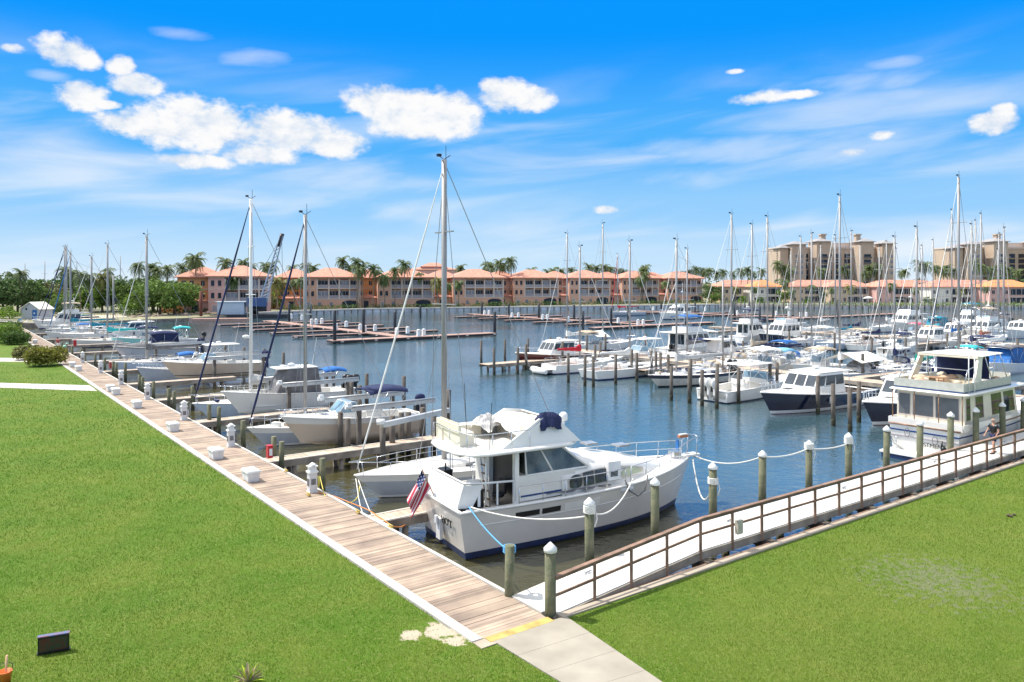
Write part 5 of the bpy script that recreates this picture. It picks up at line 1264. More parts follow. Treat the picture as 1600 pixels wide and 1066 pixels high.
mb_bow(flybridge, 'white sportfishing boat with outriggers beyond the tower of the beige ketch', 1030, 500, 13, GEL, land_name='outrigger sportfisher', tall=3)
# more of the crowded fleet
sail_bow('white sloop with tan sail cover beyond the triple-outboard boat', 1120, 574, 11, 1176, 352, cover=SAND, land_name='tan-covered sloop', dodger=SAND, clutter=21)
sail_stern('white sloop with blue bimini between navy-covered sloop and boom-tent sloop', 1212, 570, 11, 1268, 366, cover=LGREY, awn=BLUEC, land_name='blue-bimini sloop', clutter=22)
sail_bow('white sloop with black mast boot left of the green-covered sloop', 1345, 596, 11, 1399, 372, cover=NAVY, land_name='sloop beside green cover', dodger=NAVY, clutter=23)
mb_stern(console, 'white centre-console with cream T-top behind the half-hidden navy cruiser', 1368, 590, 9.5, GEL, ttop='hard', land_name='cream T-top boat', motors=2)
mb_bow(console, 'white open boat with tan canopy behind the navy-hulled cruiser', 1236, 592, 9, GEL, ttop='canvas', cover=SAND, land_name='tan-canopy boat', motors=1)
mb_stern(lobster, 'white cruiser with wide cabin behind the beige ketch mast', 1085, 570, 11, GEL, land_name='wide-cabin white cruiser')
mb_bow(console, 'white express boat with white bimini beside the grey-covered sloop', 1058, 552, 10, GEL, ttop='canvas', cover=WHITEC, cuddy=True, land_name='white-bimini express')
sail_stern('white sloop with teal cover between the back-row grey sloops', 1300, 541, 11, 1330, 362, cover=TEAL, land_name='back-row teal sloop', clutter=24)
sail_bow('white sloop with dark blue canvas dodger near far right piling', 1478, 566, 12, 1518, 352, cover=NAVY, dodger=NAVY, awn=NAVY, land_name='dark-canvas sloop', clutter=25)
sail_bow('white sloop with rust-coloured sail cover in far right rows', 1500, 552, 11, 1573, 340, cover=mat('rust_canvas', (.35,.12,.07), .85), land_name='rust-covered sloop', clutter=26)
sail_bow('white sloop with grey cover in the far slips behind teal-curtain boat', 1430, 528, 11, 1486, 378, cover=GREYC, land_name='far grey-covered sloop')
sail_bow('white sloop with bare mast beside the tall white trawler yacht', 1358, 520, 11, 1420, 380, cover=WHITEC, land_name='bare-mast sloop')
sail_stern('white sloop with cream awning in the far right slips', 1522, 540, 12, 1562, 366, cover=WHITEC, awn=WHITEC, land_name='cream-awning sloop')
sail_bow('white sloop with blue cover and low mast, far back-row right', 1535, 524, 11, 1584, 392, cover=BLUEC, land_name='low-mast sloop')
mb_bow(flybridge, 'white motor yacht with tan flybridge canvas beyond the dark-canvas sloop', 1510, 534, 12, GEL, canvas=SAND, land_name='tan-flybridge yacht')
mb_bow(lobster, 'white lobster-style boat beyond the coral-cover boat', 1425, 545, 11, GEL, land_name='white lobster-style boat')
mb_stern(console, 'white boat with navy T-top canvas beside broad-stern sloop', 1383, 556, 9, GEL, ttop='canvas', cover=NAVY, land_name='navy T-top boat')
sail_bow('pale sloop with navy cover behind the dark-hulled trawler', 1205, 530, 11, 1236, 392, hull=LBLUE, cover=NAVY, land_name='pale navy-covered sloop')
mb_stern(console, 'low white boat with aqua cover by the blue-sided boat', 1500, 580, 8.5, GEL, ttop=None, bim=TURQ, land_name='aqua-cover boat')
# masts seen over the trees at far left
for i, (px, top, lab) in enumerate(((39,412,'first'),(70,409,'second'),(120,408,'third'),(188,400,'fourth'))):
    Y = 260; p = at(px, Y, 0); z = H+(HZ-top)*Y/F
    t = thing('distant_mast', f'thin distant boat mast rising above the trees, {lab} from the left', 'mast', p, 0, 'distant masts above the trees')
    b = MB(); b.tube([(0,0,0),(0,0,z)], .12, 6); b.build('mast', MASTM, t); b = MB(); b.beam((-1,0,z*.75),(1,0,z*.75),.1,.06); b.build('spreaders', MASTM, t)

# ---------------------------------------------------------------- docks
def pier(b, s0, t0, s1, t1, w, z=0.0, th=.12, mi=0):
    """plank deck as individual boards plus dark fascia"""
    a = S(s0, t0, z); c = S(s1, t1, z); d = (c-a); L = d.length; d.normalize(); n = Vector((-d.y, d.x, 0)); k = 0.0; st_ = .3 if L < 40 else .9
    while k < L-.01:
        e = min(k+st_-.02, L); p = a+d*k; q = a+d*e; y = z-.03
        v = [p+n*w/2, q+n*w/2, q-n*w/2, p-n*w/2]
        b.add([Vector((x.x,x.y,z-.05)) for x in v]+[Vector((x.x,x.y,z)) for x in v], [(4,5,6,7),(0,1,5,4),(1,2,6,5),(2,3,7,6),(3,0,4,7)], 0); k += st_
    b.beam(a+n*(w/2+.03)+Vector((0,0,-.17)), c+n*(w/2+.03)+Vector((0,0,-.17)), .06, .34, 1)
    b.beam(a-n*(w/2+.03)+Vector((0,0,-.17)), c-n*(w/2+.03)+Vector((0,0,-.17)), .06, .34, 1)
    b.beam(a+n*(w/2-.06)+Vector((0,0,.012)), c+n*(w/2-.06)+Vector((0,0,.012)), .10, .02, 2)
    b.beam(a-n*(w/2-.06)+Vector((0,0,.012)), c-n*(w/2-.06)+Vector((0,0,.012)), .10, .02, 2)
def supports(b, s0, t0, s1, t1, w, z=0.0, step=3.0):
    a = S(s0, t0, z); c = S(s1, t1, z); L = (c-a).length; n = max(2, int(L/step)+1)
    d = (c-a).normalized(); m = Vector((-d.y, d.x, 0))
    for k in range(n):
        p = a.lerp(c, (k+.5)/n)
        for sd in (1,-1): b.tube([p+m*sd*w*.38+Vector((0,0,-3)), p+m*sd*w*.38+Vector((0,0,-.2))], .13, 7, 1)
DM = [DOCKW, DOCKF, CONCW]
fing = [(10.6,2.6,9.5,'behind the white yacht'),(22.6,2.6,15.5,'with timber lift piles, beside the beige boat'),(36.0,2.6,13,'below the grey sloop'),(47.5,2.6,12,'beside the pale grey sloop'),(59,2.6,12,'beside the cream walkaround'),(71,2.6,12,'beside the pale blue sloop'),(83,2.6,12,'beside the grey boat with navy top'),(96,2.6,12,'beside the aqua open boat'),(110,2.6,12,'beside the long-topped cruiser'),(125,2.6,12,'in the teal-cover sloop slips'),(142,2.6,12,'near the far end of the boardwalk')]
for (s_, t0, t1, w_) in fing:
    b = MB(); pier(b, s_, t0, s_, t1, 1.0, 0.0); supports(b, s_, t0, s_, t1, 1.0)
    o = b.build('finger_pier', DM); tag(o, f'narrow timber finger pier {w_}', 'pier', 'finger piers off the boardwalk')
# dock of the right-hand fleet
b = MB(); pier(b, 3.5, 57.5, 64, 57.5, 2.2, 0.0); supports(b, 3.5, 57.5, 64, 57.5, 2.2)
d1 = thing('timber_dock', 'long timber dock behind the first row of moored boats', 'dock', (0,0,0)); b.build('deck', DM, d1)
for k, s_ in enumerate((13, 28.5, 40, 51)):
    b = MB(); pier(b, s_, 47.5, s_, 56.4, 1.0, -.05); supports(b, s_, 48, s_, 56, 1.0); b.build('finger', DM, d1)
for k, s_ in enumerate((12, 23, 34, 45, 56)):
    b = MB(); pier(b, s_, 58.6, s_, 67, 1.1, 0.05); supports(b, s_, 59, s_, 66.5, 1.1); b.build('finger', DM, d1)
d2 = thing('timber_dock', 'second timber dock serving the back row of moored boats', 'dock', (0,0,0))
b = MB(); pier(b, 5, 114, 85, 114, 2.2, 0.1); supports(b, 5, 114, 85, 114, 2.2); b.build('deck', DM, d2)
for s_ in (15, 27, 39, 51, 63, 75):
    b = MB(); pier(b, s_, 101, s_, 113, 1.1, .05); b.build('finger', DM, d2)
    b = MB(); pier(b, s_, 115, s_, 127, 1.1, .05); b.build('finger', DM, d2)
b = MB(); pc = st(P(751, 570, -.1)); pier(b, pc[0]-.6, pc[1], pc[0]-.6, pc[1]+12, 1.7, 0.0); supports(b, pc[0]-.6, pc[1], pc[0]-.6, pc[1]+6, 1.7)
tag(b.build('timber_pier', DM), 'short empty timber pier in front of the maroon-hulled cruiser', 'pier')

# ---------------------------------------------------------------- ramped white walkway with timber railing
wk = thing('walkway', 'white-decked walkway with brown timber railing along the right-hand seawall', 'walkway', (0,0,0))
land('white walkway railing', P(1250, 760, .5))
def wpt(t, e, z=0):      # e: 0 near edge .. 1 far edge
    f = min(1, max(0, (t-2.5)/6.6)); s0 = -.05+.41*f; s1 = 1.65+.63*f; return S(s0+(s1-s0)*e, t, .005+.295*f+z)
DECKW = mat('white_walkway_deck', (.66,.65,.61), .6, var=.14, scale=.8, bump=.15, bscale=40)
b = MB(); ts = [2.62, 9.1]+[9.1+1.0*k for k in range(1, 95)]
for i in range(len(ts)-1):
    a, c = ts[i], ts[i+1]
    q = [wpt(a,0), wpt(c-.004,0), wpt(c-.004,1), wpt(a,1)]
    b.add([p+Vector((0,0,-.05)) for p in q]+q, [(4,5,6,7),(0,1,5,4),(1,2,6,5),(2,3,7,6),(3,0,4,7)])
b.build('deck', DECKW, wk)
b = MB()
for e in (0, 1):
    off = -.035 if e == 0 else .035
    pts = [wpt(2.62,e)+U*off, wpt(9.1,e)+U*off, wpt(100,e)+U*off]
    for i in range(2): b.beam(pts[i]+Vector((0,0,-.16)), pts[i+1]+Vector((0,0,-.16)), .06, .26)
for e in (.35,.65): b.beam(wpt(9.1,e,-.2), wpt(100,e,-.2), .1, .25)
b.build('edge_beam', mat('weathered_beam', (.30,.26,.21), .85, var=.3, scale=1.5), wk)
BENT = mat('dark_bent_timber', (.12,.10,.075), .9, var=.4, scale=3)
for t_ in [5.9+3.35*k for k in range(29)]:
    b = MB()
    for e in (.12,.88): b.tube([wpt(t_,e,-3.4), wpt(t_,e,-.3)], .15, 8, 0)
    b.beam(wpt(t_,-.20,-.42), wpt(t_,1.05,-.42), .3, .28, 0); b.build('support_bent', BENT, wk)
posts = [2.85]+[4.2, 5.75, 7.4, 9.1]+[9.1+1.62*k for k in range(1, 56)]
b = MB(); b.tube([], .1) if False else None
pts = [wpt(2.7,0,1.02), wpt(9.1,0,1.04), wpt(99,0,1.04)]
r = MB()
for i in range(2):
    r.beam(pts[i]-U*.02, pts[i+1]-U*.02, .15, .045); r.beam(pts[i]+Vector((0,0,-.07)), pts[i+1]+Vector((0,0,-.07)), .045, .09)
    r.beam(pts[i]+Vector((0,0,-.52)), pts[i+1]+Vector((0,0,-.52)), .045, .075)
rl = r.build('handrail', RAILW, wk)
for t_ in posts[1:]:
    b = MB(); p = wpt(t_, 0, 0)-U*.055; b.beam(p+Vector((0,0,-.30)), p+Vector((0,0,1.0)), .085, .085); b.build('rail_post', RAILW, wk)
b = MB(); p = wpt(11.0, 0, .45)-U*.11; b.cbox(p, (.26,.14,.46), 0, HV); tag(b.build('electrical_box', mat('beige_box', (.50,.46,.38), .5)), 'small beige electrical box fixed to a rail post of the walkway', 'box')
for k, t_ in enumerate((5.2, 12.4, 20, 28, 36)):
    b = MB(); p = wpt(t_, .72, .0); b.lathe([(.10,0),(.09,.03),(.04,.04)], p, 8); b.tube([p+V*-.16+Vector((0,0,.06)), p+V*.16+Vector((0,0,.06))], .025, 5)
    o = b.build('dock_cleat', ALU); tag(o, None, 'cleat', 'cleats on the white walkway'); later(o, 'small metal cleat on white deck', p)

# ---------------------------------------------------------------- pilings
ALGAE = mat('algae_band', (.045,.045,.025), .95, var=.5, scale=6, bump=.8, bscale=20); RP = random.Random(31)
def piling(px, py, zt, style='green', r=.15, base=None, cap=None):
    p = P(px, py, zt); lo = -3.0; b = MB()
    cap = cap if cap is not None else (style == 'green')
    b.lathe([(r*1.03, -.42), (r*1.0, .3), (r*.985, zt-.17 if cap else zt)], (0,0,0), 10); b.lathe([(r*1.1, lo), (r*1.08, -.55), (r*1.035, -.40)], (0,0,0), 10, 1)
    root = tag(empty('mooring_piling', (p.x, p.y, 0)), None, 'piling', 'mooring pilings in the marina')
    b.build('post', [WOODP if style == 'green' else (DARKP if style == 'dark' else WOODG), ALGAE], root); root.rotation_euler = (RP.uniform(-.012,.012), RP.uniform(-.012,.012), RP.uniform(0,6))
    if cap:
        c = MB(); c.lathe([(r*1.18, zt-.20), (r*1.18, zt-.10), (.02, zt+.06)], (0,0,0), 10); c.build('piling_cap', WHITE, root)
    later(root, 'white-capped wooden piling' if cap else ('black piling' if style == 'dark' else 'bare wooden piling'), (p.x, p.y, zt)); return p
WP = {}
for i, (px, py) in enumerate(((860,850),(921,780),(1114,725),(1191,706),(1264,690),(1326,678),(1385,667),(1023.5,749))):
    WP[px] = piling(px, py, 1.9, r=.155)
for px, py in ((1437,658),(1485,645),(1525,638),(1567,630),(1599,622)):   # close outside the walkway
    k_ = (px-800)/F; q0 = S(2.58, 0); t__ = (k_*q0.y-q0.x)/(V.x-k_*V.y); q0 = S(2.58, t__); piling(px, py, H-(py-HZ)*q0.y/F, r=.155)
piling(796, 852, 1.44, r=.14, cap=False)
for px, py in ((504,716),(428,682),(440,690),(380,657),(342,636),(327,632),(301,603),(293,628),(264,607),(272,611),(240,596),(218,586),(223,589),(196,567),(177,565),(182,567),(164,559),(149,553),(127,545),(133,551),(113,541),(104,537),(97,534)):
    piling(px, py, 1.0, r=.13, cap=False)
for px, py in ((532,644),(543,654),(598,664),(613,650),(627,645),(638,644),(660,637),(678,641),(701,609)):
    piling(px, py, 1.5, 'grey', r=.16)
for px, py in ((631,588),(573,584),(562,602),(549,597),(521,573),(479,566),(443,551),(413,545),(381,543),(352,537),(317,525),(277,517)):
    piling(px, py, 1.9, 'dark' if False else 'grey', r=.15)
for px, py in ((752,532),(772,544),(789,531),(809,543),(822,538),(825,529),(860,527),(879,534),(888,552),(914,556),(884,526),(962,554),(987,546),(995,551),(1009,522),(1018,548),(1025,549),(1032,551),(1044,554),(1049,572),(1077,575),(946,522),(938,535),(930,539),(927,557),(917,524),
               (1161,533),(1097,578),(1120,581),(1079,561),(1154,575),(1214,567),(1203,567),(1121,569),(1278,587),(1302,600),(1328,606),(1348,553),(1342,596),(1362,529),(1304,520),(1415,528),(1480,521),(1450,524),(1500,519),(1590,530),(1233,517),(1260,519)):
    piling(px, py, 2.0, 'grey', r=.145)

# ---------------------------------------------------------------- brown floating docks with black piles, empty slips
GP = []
def fdock(label, tm, t0, t1, s_end, s_far, fl, fr):
    t = thing('floating_dock', label, 'dock', (0,0,0), 0, 'brown floating docks'); z = -.38
    def run(name, a, c, w):
        b = MB(); a = S(*a, z); c = S(*c, z); b.beam(a+Vector((0,0,-.04)), c+Vector((0,0,-.04)), w, .08, 0)
        b.beam(a+Vector((0,0,-.24)), c+Vector((0,0,-.24)), w*.96, .32, 1)
        L = (c-a).length; d = (c-a).normalized(); n = Vector((-d.y,d.x,0)); k = 1.5
        while k < L: b.cbox(a+d*k+n*(w/2)+Vector((0,0,-.2)), (.5,.12,.2), 2, atan2(d.y,d.x)); b.cbox(a+d*k-n*(w/2)+Vector((0,0,-.2)), (.5,.12,.2), 2, atan2(d.y,d.x)); k += 6
        b.build(name, [BROWND, DARKP, CONCW], t)
    run('main_deck', (s_end, tm), (s_far, tm), 2.6); run('end_deck', (s_end-1.3, t0), (s_end-1.3, t1), 2.8)
    s_ = s_end+12
    while s_ < s_far-4:
        run('finger', (s_, tm-1.3), (s_, tm-fl), 1.3); run('finger', (s_, tm+1.3), (s_, tm+fr), 1.3); s_ += 11.5
fdock('brown floating dock with empty slips, leftmost of three', 54, 40, 72, 103, 172, 15, 14)
fdock('brown floating dock with empty slips, middle of three', 116, 98, 136, 104, 176, 14, 14)
fdock('brown floating dock with empty slips, rightmost of three', 174, 145, 225, 104, 165, 14, 14)
def dpile(px, pyt, pyb, lab=None):
    p = P(px, pyb, ZW); z = H-(pyt-HZ)*p.y/F; b = MB(); b.lathe([(.28,-3),(.28,z),(.02,z+.2)], (0,0,0), 8)
    o = b.build('dock_pile', DARKP, loc=(p.x,p.y,0)); tag(o, None, 'pile', 'black piles of the floating docks'); later(o, 'black dock pile', (p.x,p.y,z))
for q in ((523,486,537),(568,484,524),(617,488,522),(452,475,505),(486,476,505),(657,478,497),(690,476,493),(753,473,494),(795,475,496),(842,476,500),(897,477,502),(955,482,508),(911,487,515),(1033,474,490),(1072,476,514),(1086,473,490),(1148,474,498),(1187,479,500),(1208,476,498),(1310,475,502),(773,488,523),(981,478,498)):
    dpile(*q)
# white pedestals on the floating docks
for px, py in ((455,498),(472,500),(487,507),(494,507),(503,506),(525,515),(541,511),(563,516),(570,519),(586,517),(620,523),(637,521),(654,526),(662,525),(757,492),(764,492),(800,496),(810,496),(855,499),(848,499),(888,503),(966,505),(997,508),(1005,508),(1021,485),(1152,492),(1213,493),(1233,494),(1251,495),(1260,495),(1102,486)):
    p = P(px, py, -.4); b = MB(); b.prism([(-.3,-.22),(.3,-.22),(.3,.22),(-.3,.22)], 0, 1.05); b.lathe([(.40,1.05),(.34,1.2),(.02,1.28)], (0,0,0), 4)
    o = b.build('power_pedestal', WHITE, loc=p, rz=HV); tag(o, None, 'power pedestal', 'white power pedestals'); later(o, 'white dock pedestal', p)
# ---------------------------------------------------------------- boardwalk furniture
def dock_box(px, py, W=.74):
    p = P(px, py, 0); s_, t_ = st(p); p = S(s_, .68, .0); root = thing('dock_box', None, 'dock box', p, HV+pi/2, 'white dock boxes on the boardwalk'); root.scale = (1,.9,.86)
    b = MB(); b.add([(-.52*W,-.27,.04),(.52*W,-.27,.04),(.52*W,.27,.04),(-.52*W,.27,.04),(-.58*W,-.31,.50),(.58*W,-.31,.50),(.58*W,.31,.50),(-.58*W,.31,.50)], [(3,2,1,0),(4,5,6,7),(0,1,5,4),(1,2,6,5),(2,3,7,6),(3,0,4,7)])
    b.box((-.5*W,-.25,0),(-.35*W,.25,.04)); b.box((.35*W,-.25,0),(.5*W,.25,.04)); b.build('box', WPLAST, root)
    l = MB(); w2 = .62*W
    l.add([(-w2,-.35,.50),(w2,-.35,.50),(w2,.35,.50),(-w2,.35,.50),(-w2,-.35,.56),(w2,-.35,.56),(w2,.35,.56),(-w2,.35,.56),(-w2*.92,-.28,.62),(w2*.92,-.28,.62),(w2*.92,.28,.62),(-w2*.92,.28,.62)],
          [(3,2,1,0),(0,1,5,4),(1,2,6,5),(2,3,7,6),(3,0,4,7),(4,5,9,8),(5,6,10,9),(6,7,11,10),(7,4,8,11),(8,9,10,11)]); l.build('lid', WHITE, root)
    h = MB(); h.box((-.06,-.345,.42),(.06,-.31,.5)); h.box((-.06,.31,.42),(.06,.345,.5)); h.build('latch', STEEL, root)
    return root, p
for i, (px, py, lab) in enumerate(((386,752,'nearest white dock box on the boardwalk'),(333,717,'second nearest white dock box, opposite the red extinguisher cabinet'),(266,674,'third nearest white dock box on the boardwalk'),(209,638,'white dock box with rope, opposite the sloop with dark headsail'),(177,617,'white dock box, larger of a close pair before the footpath'),(166,612,'white dock box, smaller of a close pair before the footpath'),(116,580,'white dock box, nearer of two beside the round bush'),(104,574,'white dock box, farther of two beside the round bush'),(66,536,'white dock box beyond the round bush'))):
    o, p = dock_box(px, py); o['label'] = lab
    land('dock box', p) if False else None
def pedestal(px, py, lab, hose):
    p = P(px, py, .0); s_, t_ = st(p); p = S(s_, 2.16, 0); root = thing('power_pedestal', lab, 'power pedestal', p, HV, 'white power pedestals')
    b = MB(); b.prism([(-.17,-.15),(.17,-.15),(.17,.15),(-.17,.15)], 0, .85); b.prism([(-.20,-.18),(.20,-.18),(.20,.18),(-.20,.18)], .0, .06); b.build('pedestal_body', WPLAST, root)
    c = MB(); c.prism([(-.21,-.19),(.21,-.19),(.21,.19),(-.21,.19)], .85, .92); c.prism([(-.15,-.13),(.15,-.13),(.15,.13),(-.15,.13)], .92, 1.10); c.prism([(-.20,-.18),(.20,-.18),(.20,.18),(-.20,.18)], 1.10, 1.14); c.lathe([(.24,1.14),(.12,1.22),(.02,1.28)], (0,0,0), 4); c.build('lamp_cap', WHITE, root)
    f = MB()
    for sd in (1,-1): f.box((-.1,sd*.15,.35),(.1,sd*.17,.6)); f.box((sd*.17,-.1,.3),(sd*.19,.1,.6))
    f.build('socket_panel', GREYC, root)
    if hose:
        h = MB()
        for k in range(3): h.tube([(.22+.02*k, .0+.17*cos(a), .42+.24*sin(a)) for a in [2*pi*j/12 for j in range(13)]], .022, 5)
        h.tube([(.22,.15,.3),(.3,.35,.05),(.1,.5,.03)], .02, 5); h.build('cord_coil', hose, root)
    return p
pedestal(495, 768, 'white power pedestal with yellow cord, nearest on the boardwalk', HOSEY)
pedestal(366, 697, 'white power pedestal with coiled grey hose near the red cabinet', GREYC)
pedestal(291, 656, 'white power pedestal with white hose, third from the near end', LGREY)
pedestal(232, 624, 'white power pedestal with finial, fourth from the near end', None)
pedestal(190, 601, 'white power pedestal beside the pale blue sloop, fifth from near end', None)
pedestal(157, 583, 'white power pedestal beyond the cream walkaround, sixth from near end', None)
pedestal(132, 567, 'white power pedestal near the walking person, seventh from near end', None)
# red extinguisher cabinet on the pile
p = S(*[v for v in st(P(421, 715, .35))], 0); pz = P(421, 706, .55); b = MB(); b.cbox((0,0,0), (.24,.30,.60)); b.cbox((0,0,.31),(.27,.33,.04))
fc = b.build('extinguisher_cabinet', REDP, loc=pz, rz=HV); tag(fc, 'red fire extinguisher cabinet mounted on a piling by the boardwalk', 'cabinet')
b = MB(); b.cbox((.02,-.155,0), (.15,.012,.34)); b.build('cabinet_window', WHITE, fc)
p2 = P(117, 536, .8); b = MB(); b.cbox((0,0,0), (.34,.4,.8)); o = b.build('extinguisher_cabinet', REDP, loc=p2, rz=HV); tag(o, 'red extinguisher cabinet on a piling near the far walking person', 'cabinet')
p2 = P(173, 571, .55); b = MB(); b.cbox((0,0,0), (.28,.34,.66)); o = b.build('extinguisher_cabinet', mat('faded_red_paint', (.30,.05,.05), .5), loc=p2, rz=HV); tag(o, 'dull red extinguisher cabinet beside the grey skiff', 'cabinet')
# cords and ropes
def rope(name, label, pts, r, m, cat='rope', sag=0.0, n=14, grp=None):
    P3 = [Vector(p) for p in pts]; out_ = []
    if len(P3) == 2:
        a, c = P3
        for k in range(n+1):
            f = k/n; q = a.lerp(c, f); q.z -= sag*4*f*(1-f); out_.append(q)
    else:
        for i in range(len(P3)-1):
            p0 = P3[max(0,i-1)]; p1 = P3[i]; p2 = P3[i+1]; p3 = P3[min(len(P3)-1,i+2)]
            for k in range(5):
                f = k/5; out_.append(.5*((2*p1)+(p2-p0)*f+(2*p0-5*p1+4*p2-p3)*f*f+(3*p1-p0-3*p2+p3)*f**3))
        out_.append(P3[-1])
    b = MB(); b.tube(out_, r, 6); o = b.build(name, m); return tag(o, label, cat, grp)
rope('extension_cord', 'orange power cord running from the nearest pedestal along the boardwalk edge', [P(497,770,.03),P(520,775,.02),P(548,786,.02),P(575,797,.02),P(592,808,.02),P(603,815,.02),P(612,822,.02),P(628,823,-.2),P(640,812,-.3),P(648,793,.1)], .022, HOSEO, 'cord')
rope('extension_cord', 'yellow cord trailing from the nearest pedestal to the tall-masted sloop', [P(500,745,.4),P(504,762,.1),P(508,775,.0),P(520,786,-.2),P(545,786,-.3),P(558,778,-.2),P(562,760,.1)], .02, HOSEY, 'cord')
def R(*a, **k): return rope('mooring_line', *a, grp='mooring lines', **k)
R('white mooring line from the yacht stern to the capped piling ahead of it', [hw(.15,-1.9,1.9), WP[921]+Vector((0,0,-.55))], .03, ROPEW, sag=.25)
R('white mooring line from the yacht midship cleat to the capped piling', [hw(7.3,-2.0,2.05), WP[921]+Vector((0,0,-.42))], .03, ROPEW, sag=.55)
R('blue mooring line from the yacht stern down to the bare piling at the boardwalk', [hw(.1,-1.85,1.9), P(796,862,1.25)], .025, ROPEB, sag=.12)
R('thin white line looping from the yacht bow to the nearest fairway piling', [hw(12,-.3,1.95), WP[1114]+Vector((0,0,-.75))], .03, ROPEW, sag=1.15)
R('long white line from the yacht bow to the second fairway piling', [hw(12.2,0,2.1), WP[1191]+Vector((0,0,-.2))], .03, ROPEW, sag=.35)
R('white line slung between the second and third fairway pilings', [WP[1191]+Vector((0,0,-.2)), WP[1264]+Vector((0,0,-.3))], .03, ROPEW, sag=.15)
R('white line slung between the third and fourth fairway pilings', [WP[1264]+Vector((0,0,-.3)), WP[1326]+Vector((0,0,-.45))], .03, ROPEW, sag=.12)
R('white bow line of the tall-masted sloop down to the boardwalk, left one', [P(556,748,.2), P(566,800,-.2), P(590,812,.0), P(606,820,.02)], .02, ROPEW)
R('white bow line of the tall-masted sloop down to the boardwalk, right one', [P(560,750,.2), P(578,798,-.3), P(596,815,.0), P(612,823,.02)], .02, ROPEW)
for k, (px, dz) in enumerate(((921,-.42),(1114,-.75),(1264,-.3),(1326,-.42))):
    b = MB(); p = WP[px]
    for j in range(5): b.tube([(.185*cos(a), .185*sin(a), .05*j) for a in [2*pi*i/10 for i in range(11)]], .03, 5)
    b.tube([(.2,0,0),(.24,-.1,-.2),(.15,-.15,-.45)], .025, 5)
    o = b.build('rope_coil', ROPEW, loc=p+Vector((0,0,dz))); tag(o, None, 'rope', 'rope wraps on pilings'); later(o, 'white rope wrapped round the piling', p)
b = MB()
for j in range(4): b.tube([(.17*cos(a), .17*sin(a), .05*j) for a in [2*pi*i/10 for i in range(11)]], .028, 5)
tag(b.build('rope_coil', ROPEB, loc=P(796,862,1.2)), 'blue rope wrapped round the bare piling at the boardwalk edge', 'rope')
for (px, py, lab) in ((482,774,'near the yellow corded pedestal'),(559,801,'at the near finger pier'),(610,824,'beside the white yacht stern'),(447,737,'at the second finger pier')):
    b = MB(); b.box((-.14,-.05,0),(.14,.05,.03)); b.tube([(-.2,0,.09),(.2,0,.09)], .028, 6); b.tube([(-.06,0,.02),(-.06,0,.09)], .02,5); b.tube([(.06,0,.02),(.06,0,.09)], .02,5)
    o = b.build('dock_cleat', YELP, loc=P(px,py,.035), rz=HV+pi/2); tag(o, f'yellow mooring cleat on the boardwalk edge {lab}', 'cleat', 'yellow cleats on the boardwalk')

# ---------------------------------------------------------------- boat lifts (aluminium beams on piles, motor heads, cables)
def lift(label, loc, L, s_off, z=1.55, w=4.0):
    """loc: stern location of lifted boat; beams run along V both sides"""
    t = thing('boat_lift', label, 'boat lift', (loc.x, loc.y, 0), HB_, 'boat lifts in the left slips')
    for sd in (1,-1):
        y = sd*w/2
        b = MB(); b.beam((-.3,y,z+.12),(L*.60,y,z+.12),.20,.20); b.tube([(-.3,y,z+.28),(L*.60,y,z+.28)], .06, 6); b.build('top_beam', ALU, t)
        m = MB(); m.tube([(L*.60+.03,y,z+.28),(L*.60+.42,y,z+.28)], .12, 8); m.cbox((L*.60+.2,y,z+.45),(.25,.2,.13)); m.build('lift_motor', WHITE, t)
        for x in (L*.06, L*.55):
            p = MB(); p.lathe([(.16,-3),(.15,z)], (x,y,0), 9); p.build('post', WOODG, t)
            c = MB(); c.tube([(x+.15,y*.93,z+.05),(x+.15,y*.90,-.45)], .018, 5); c.build('cable', STEEL, t)
    for x in (L*.06+.15, L*.55+.15):
        c = MB(); c.beam((x,-w/2*.92,-.62),(x,w/2*.92,-.62),.18,.22); c.build('cradle_beam', ALU, t)
    return t
lift('boat lift with twin grey tube beams carrying the beige motorboat', loc3, 8.7, 0)
lift('boat lift holding the white boat with grey enclosure', loc5, 9.2, 0)
lift('boat lift holding the cream walkaround', loc7, 9.6, 0)
lift('boat lift holding the grey boat with charcoal cover', loc9, 9.4, 0)
t = thing('boat_lift', 'empty single boat lift beam on timber piles beside the tall mast', 'boat lift', (0,0,0), 0, 'boat lifts in the left slips')
b = MB(); a = P(598,664,1.62); c = P(701,641,1.62); b.beam(a, c, .26, .26); b.build('top_beam', ALU, t); b = MB(); b.tube([a+Vector((-.3,0,.15)), a+Vector((.1,0,.15))], .16, 8); b.build('lift_motor', WHITE, t)

# ---------------------------------------------------------------- things on the lawn
bx = thing('display_case', 'slim black box with blue top edge standing on the lawn, lower left', 'box', P(84,1018,0), radians(24))
b = MB(); b.box((-.33,-.06,.0),(.33,.06,.40)); b.box((-.35,-.08,.0),(.35,.08,.03)); b.build('case', BLACK, bx)
b = MB(); b.box((-.30,-.064,.05),(.30,-.058,.36)); b.build('front_panel', mat('dark_green_panel', (.012,.05,.035), .3, scale=9, col2=(.10,.02,.02)), bx)
b = MB(); b.box((-.34,-.068,.40),(.34,.068,.425)); b.build('top_edge', mat('blue_top', (.04,.16,.34), .4, scale=7, col2=(.25,.08,.08)), bx)
bk = thing('bucket', 'orange bucket with a stick in it at the lower left corner of the lawn', 'bucket', P(8,1068,0), .4)
b = MB(); b.lathe([(.10,0),(.14,.26),(.15,.28),(.13,.28),(.095,.03)], (0,0,0), 16); b.build('pail', ORANGE, bk)
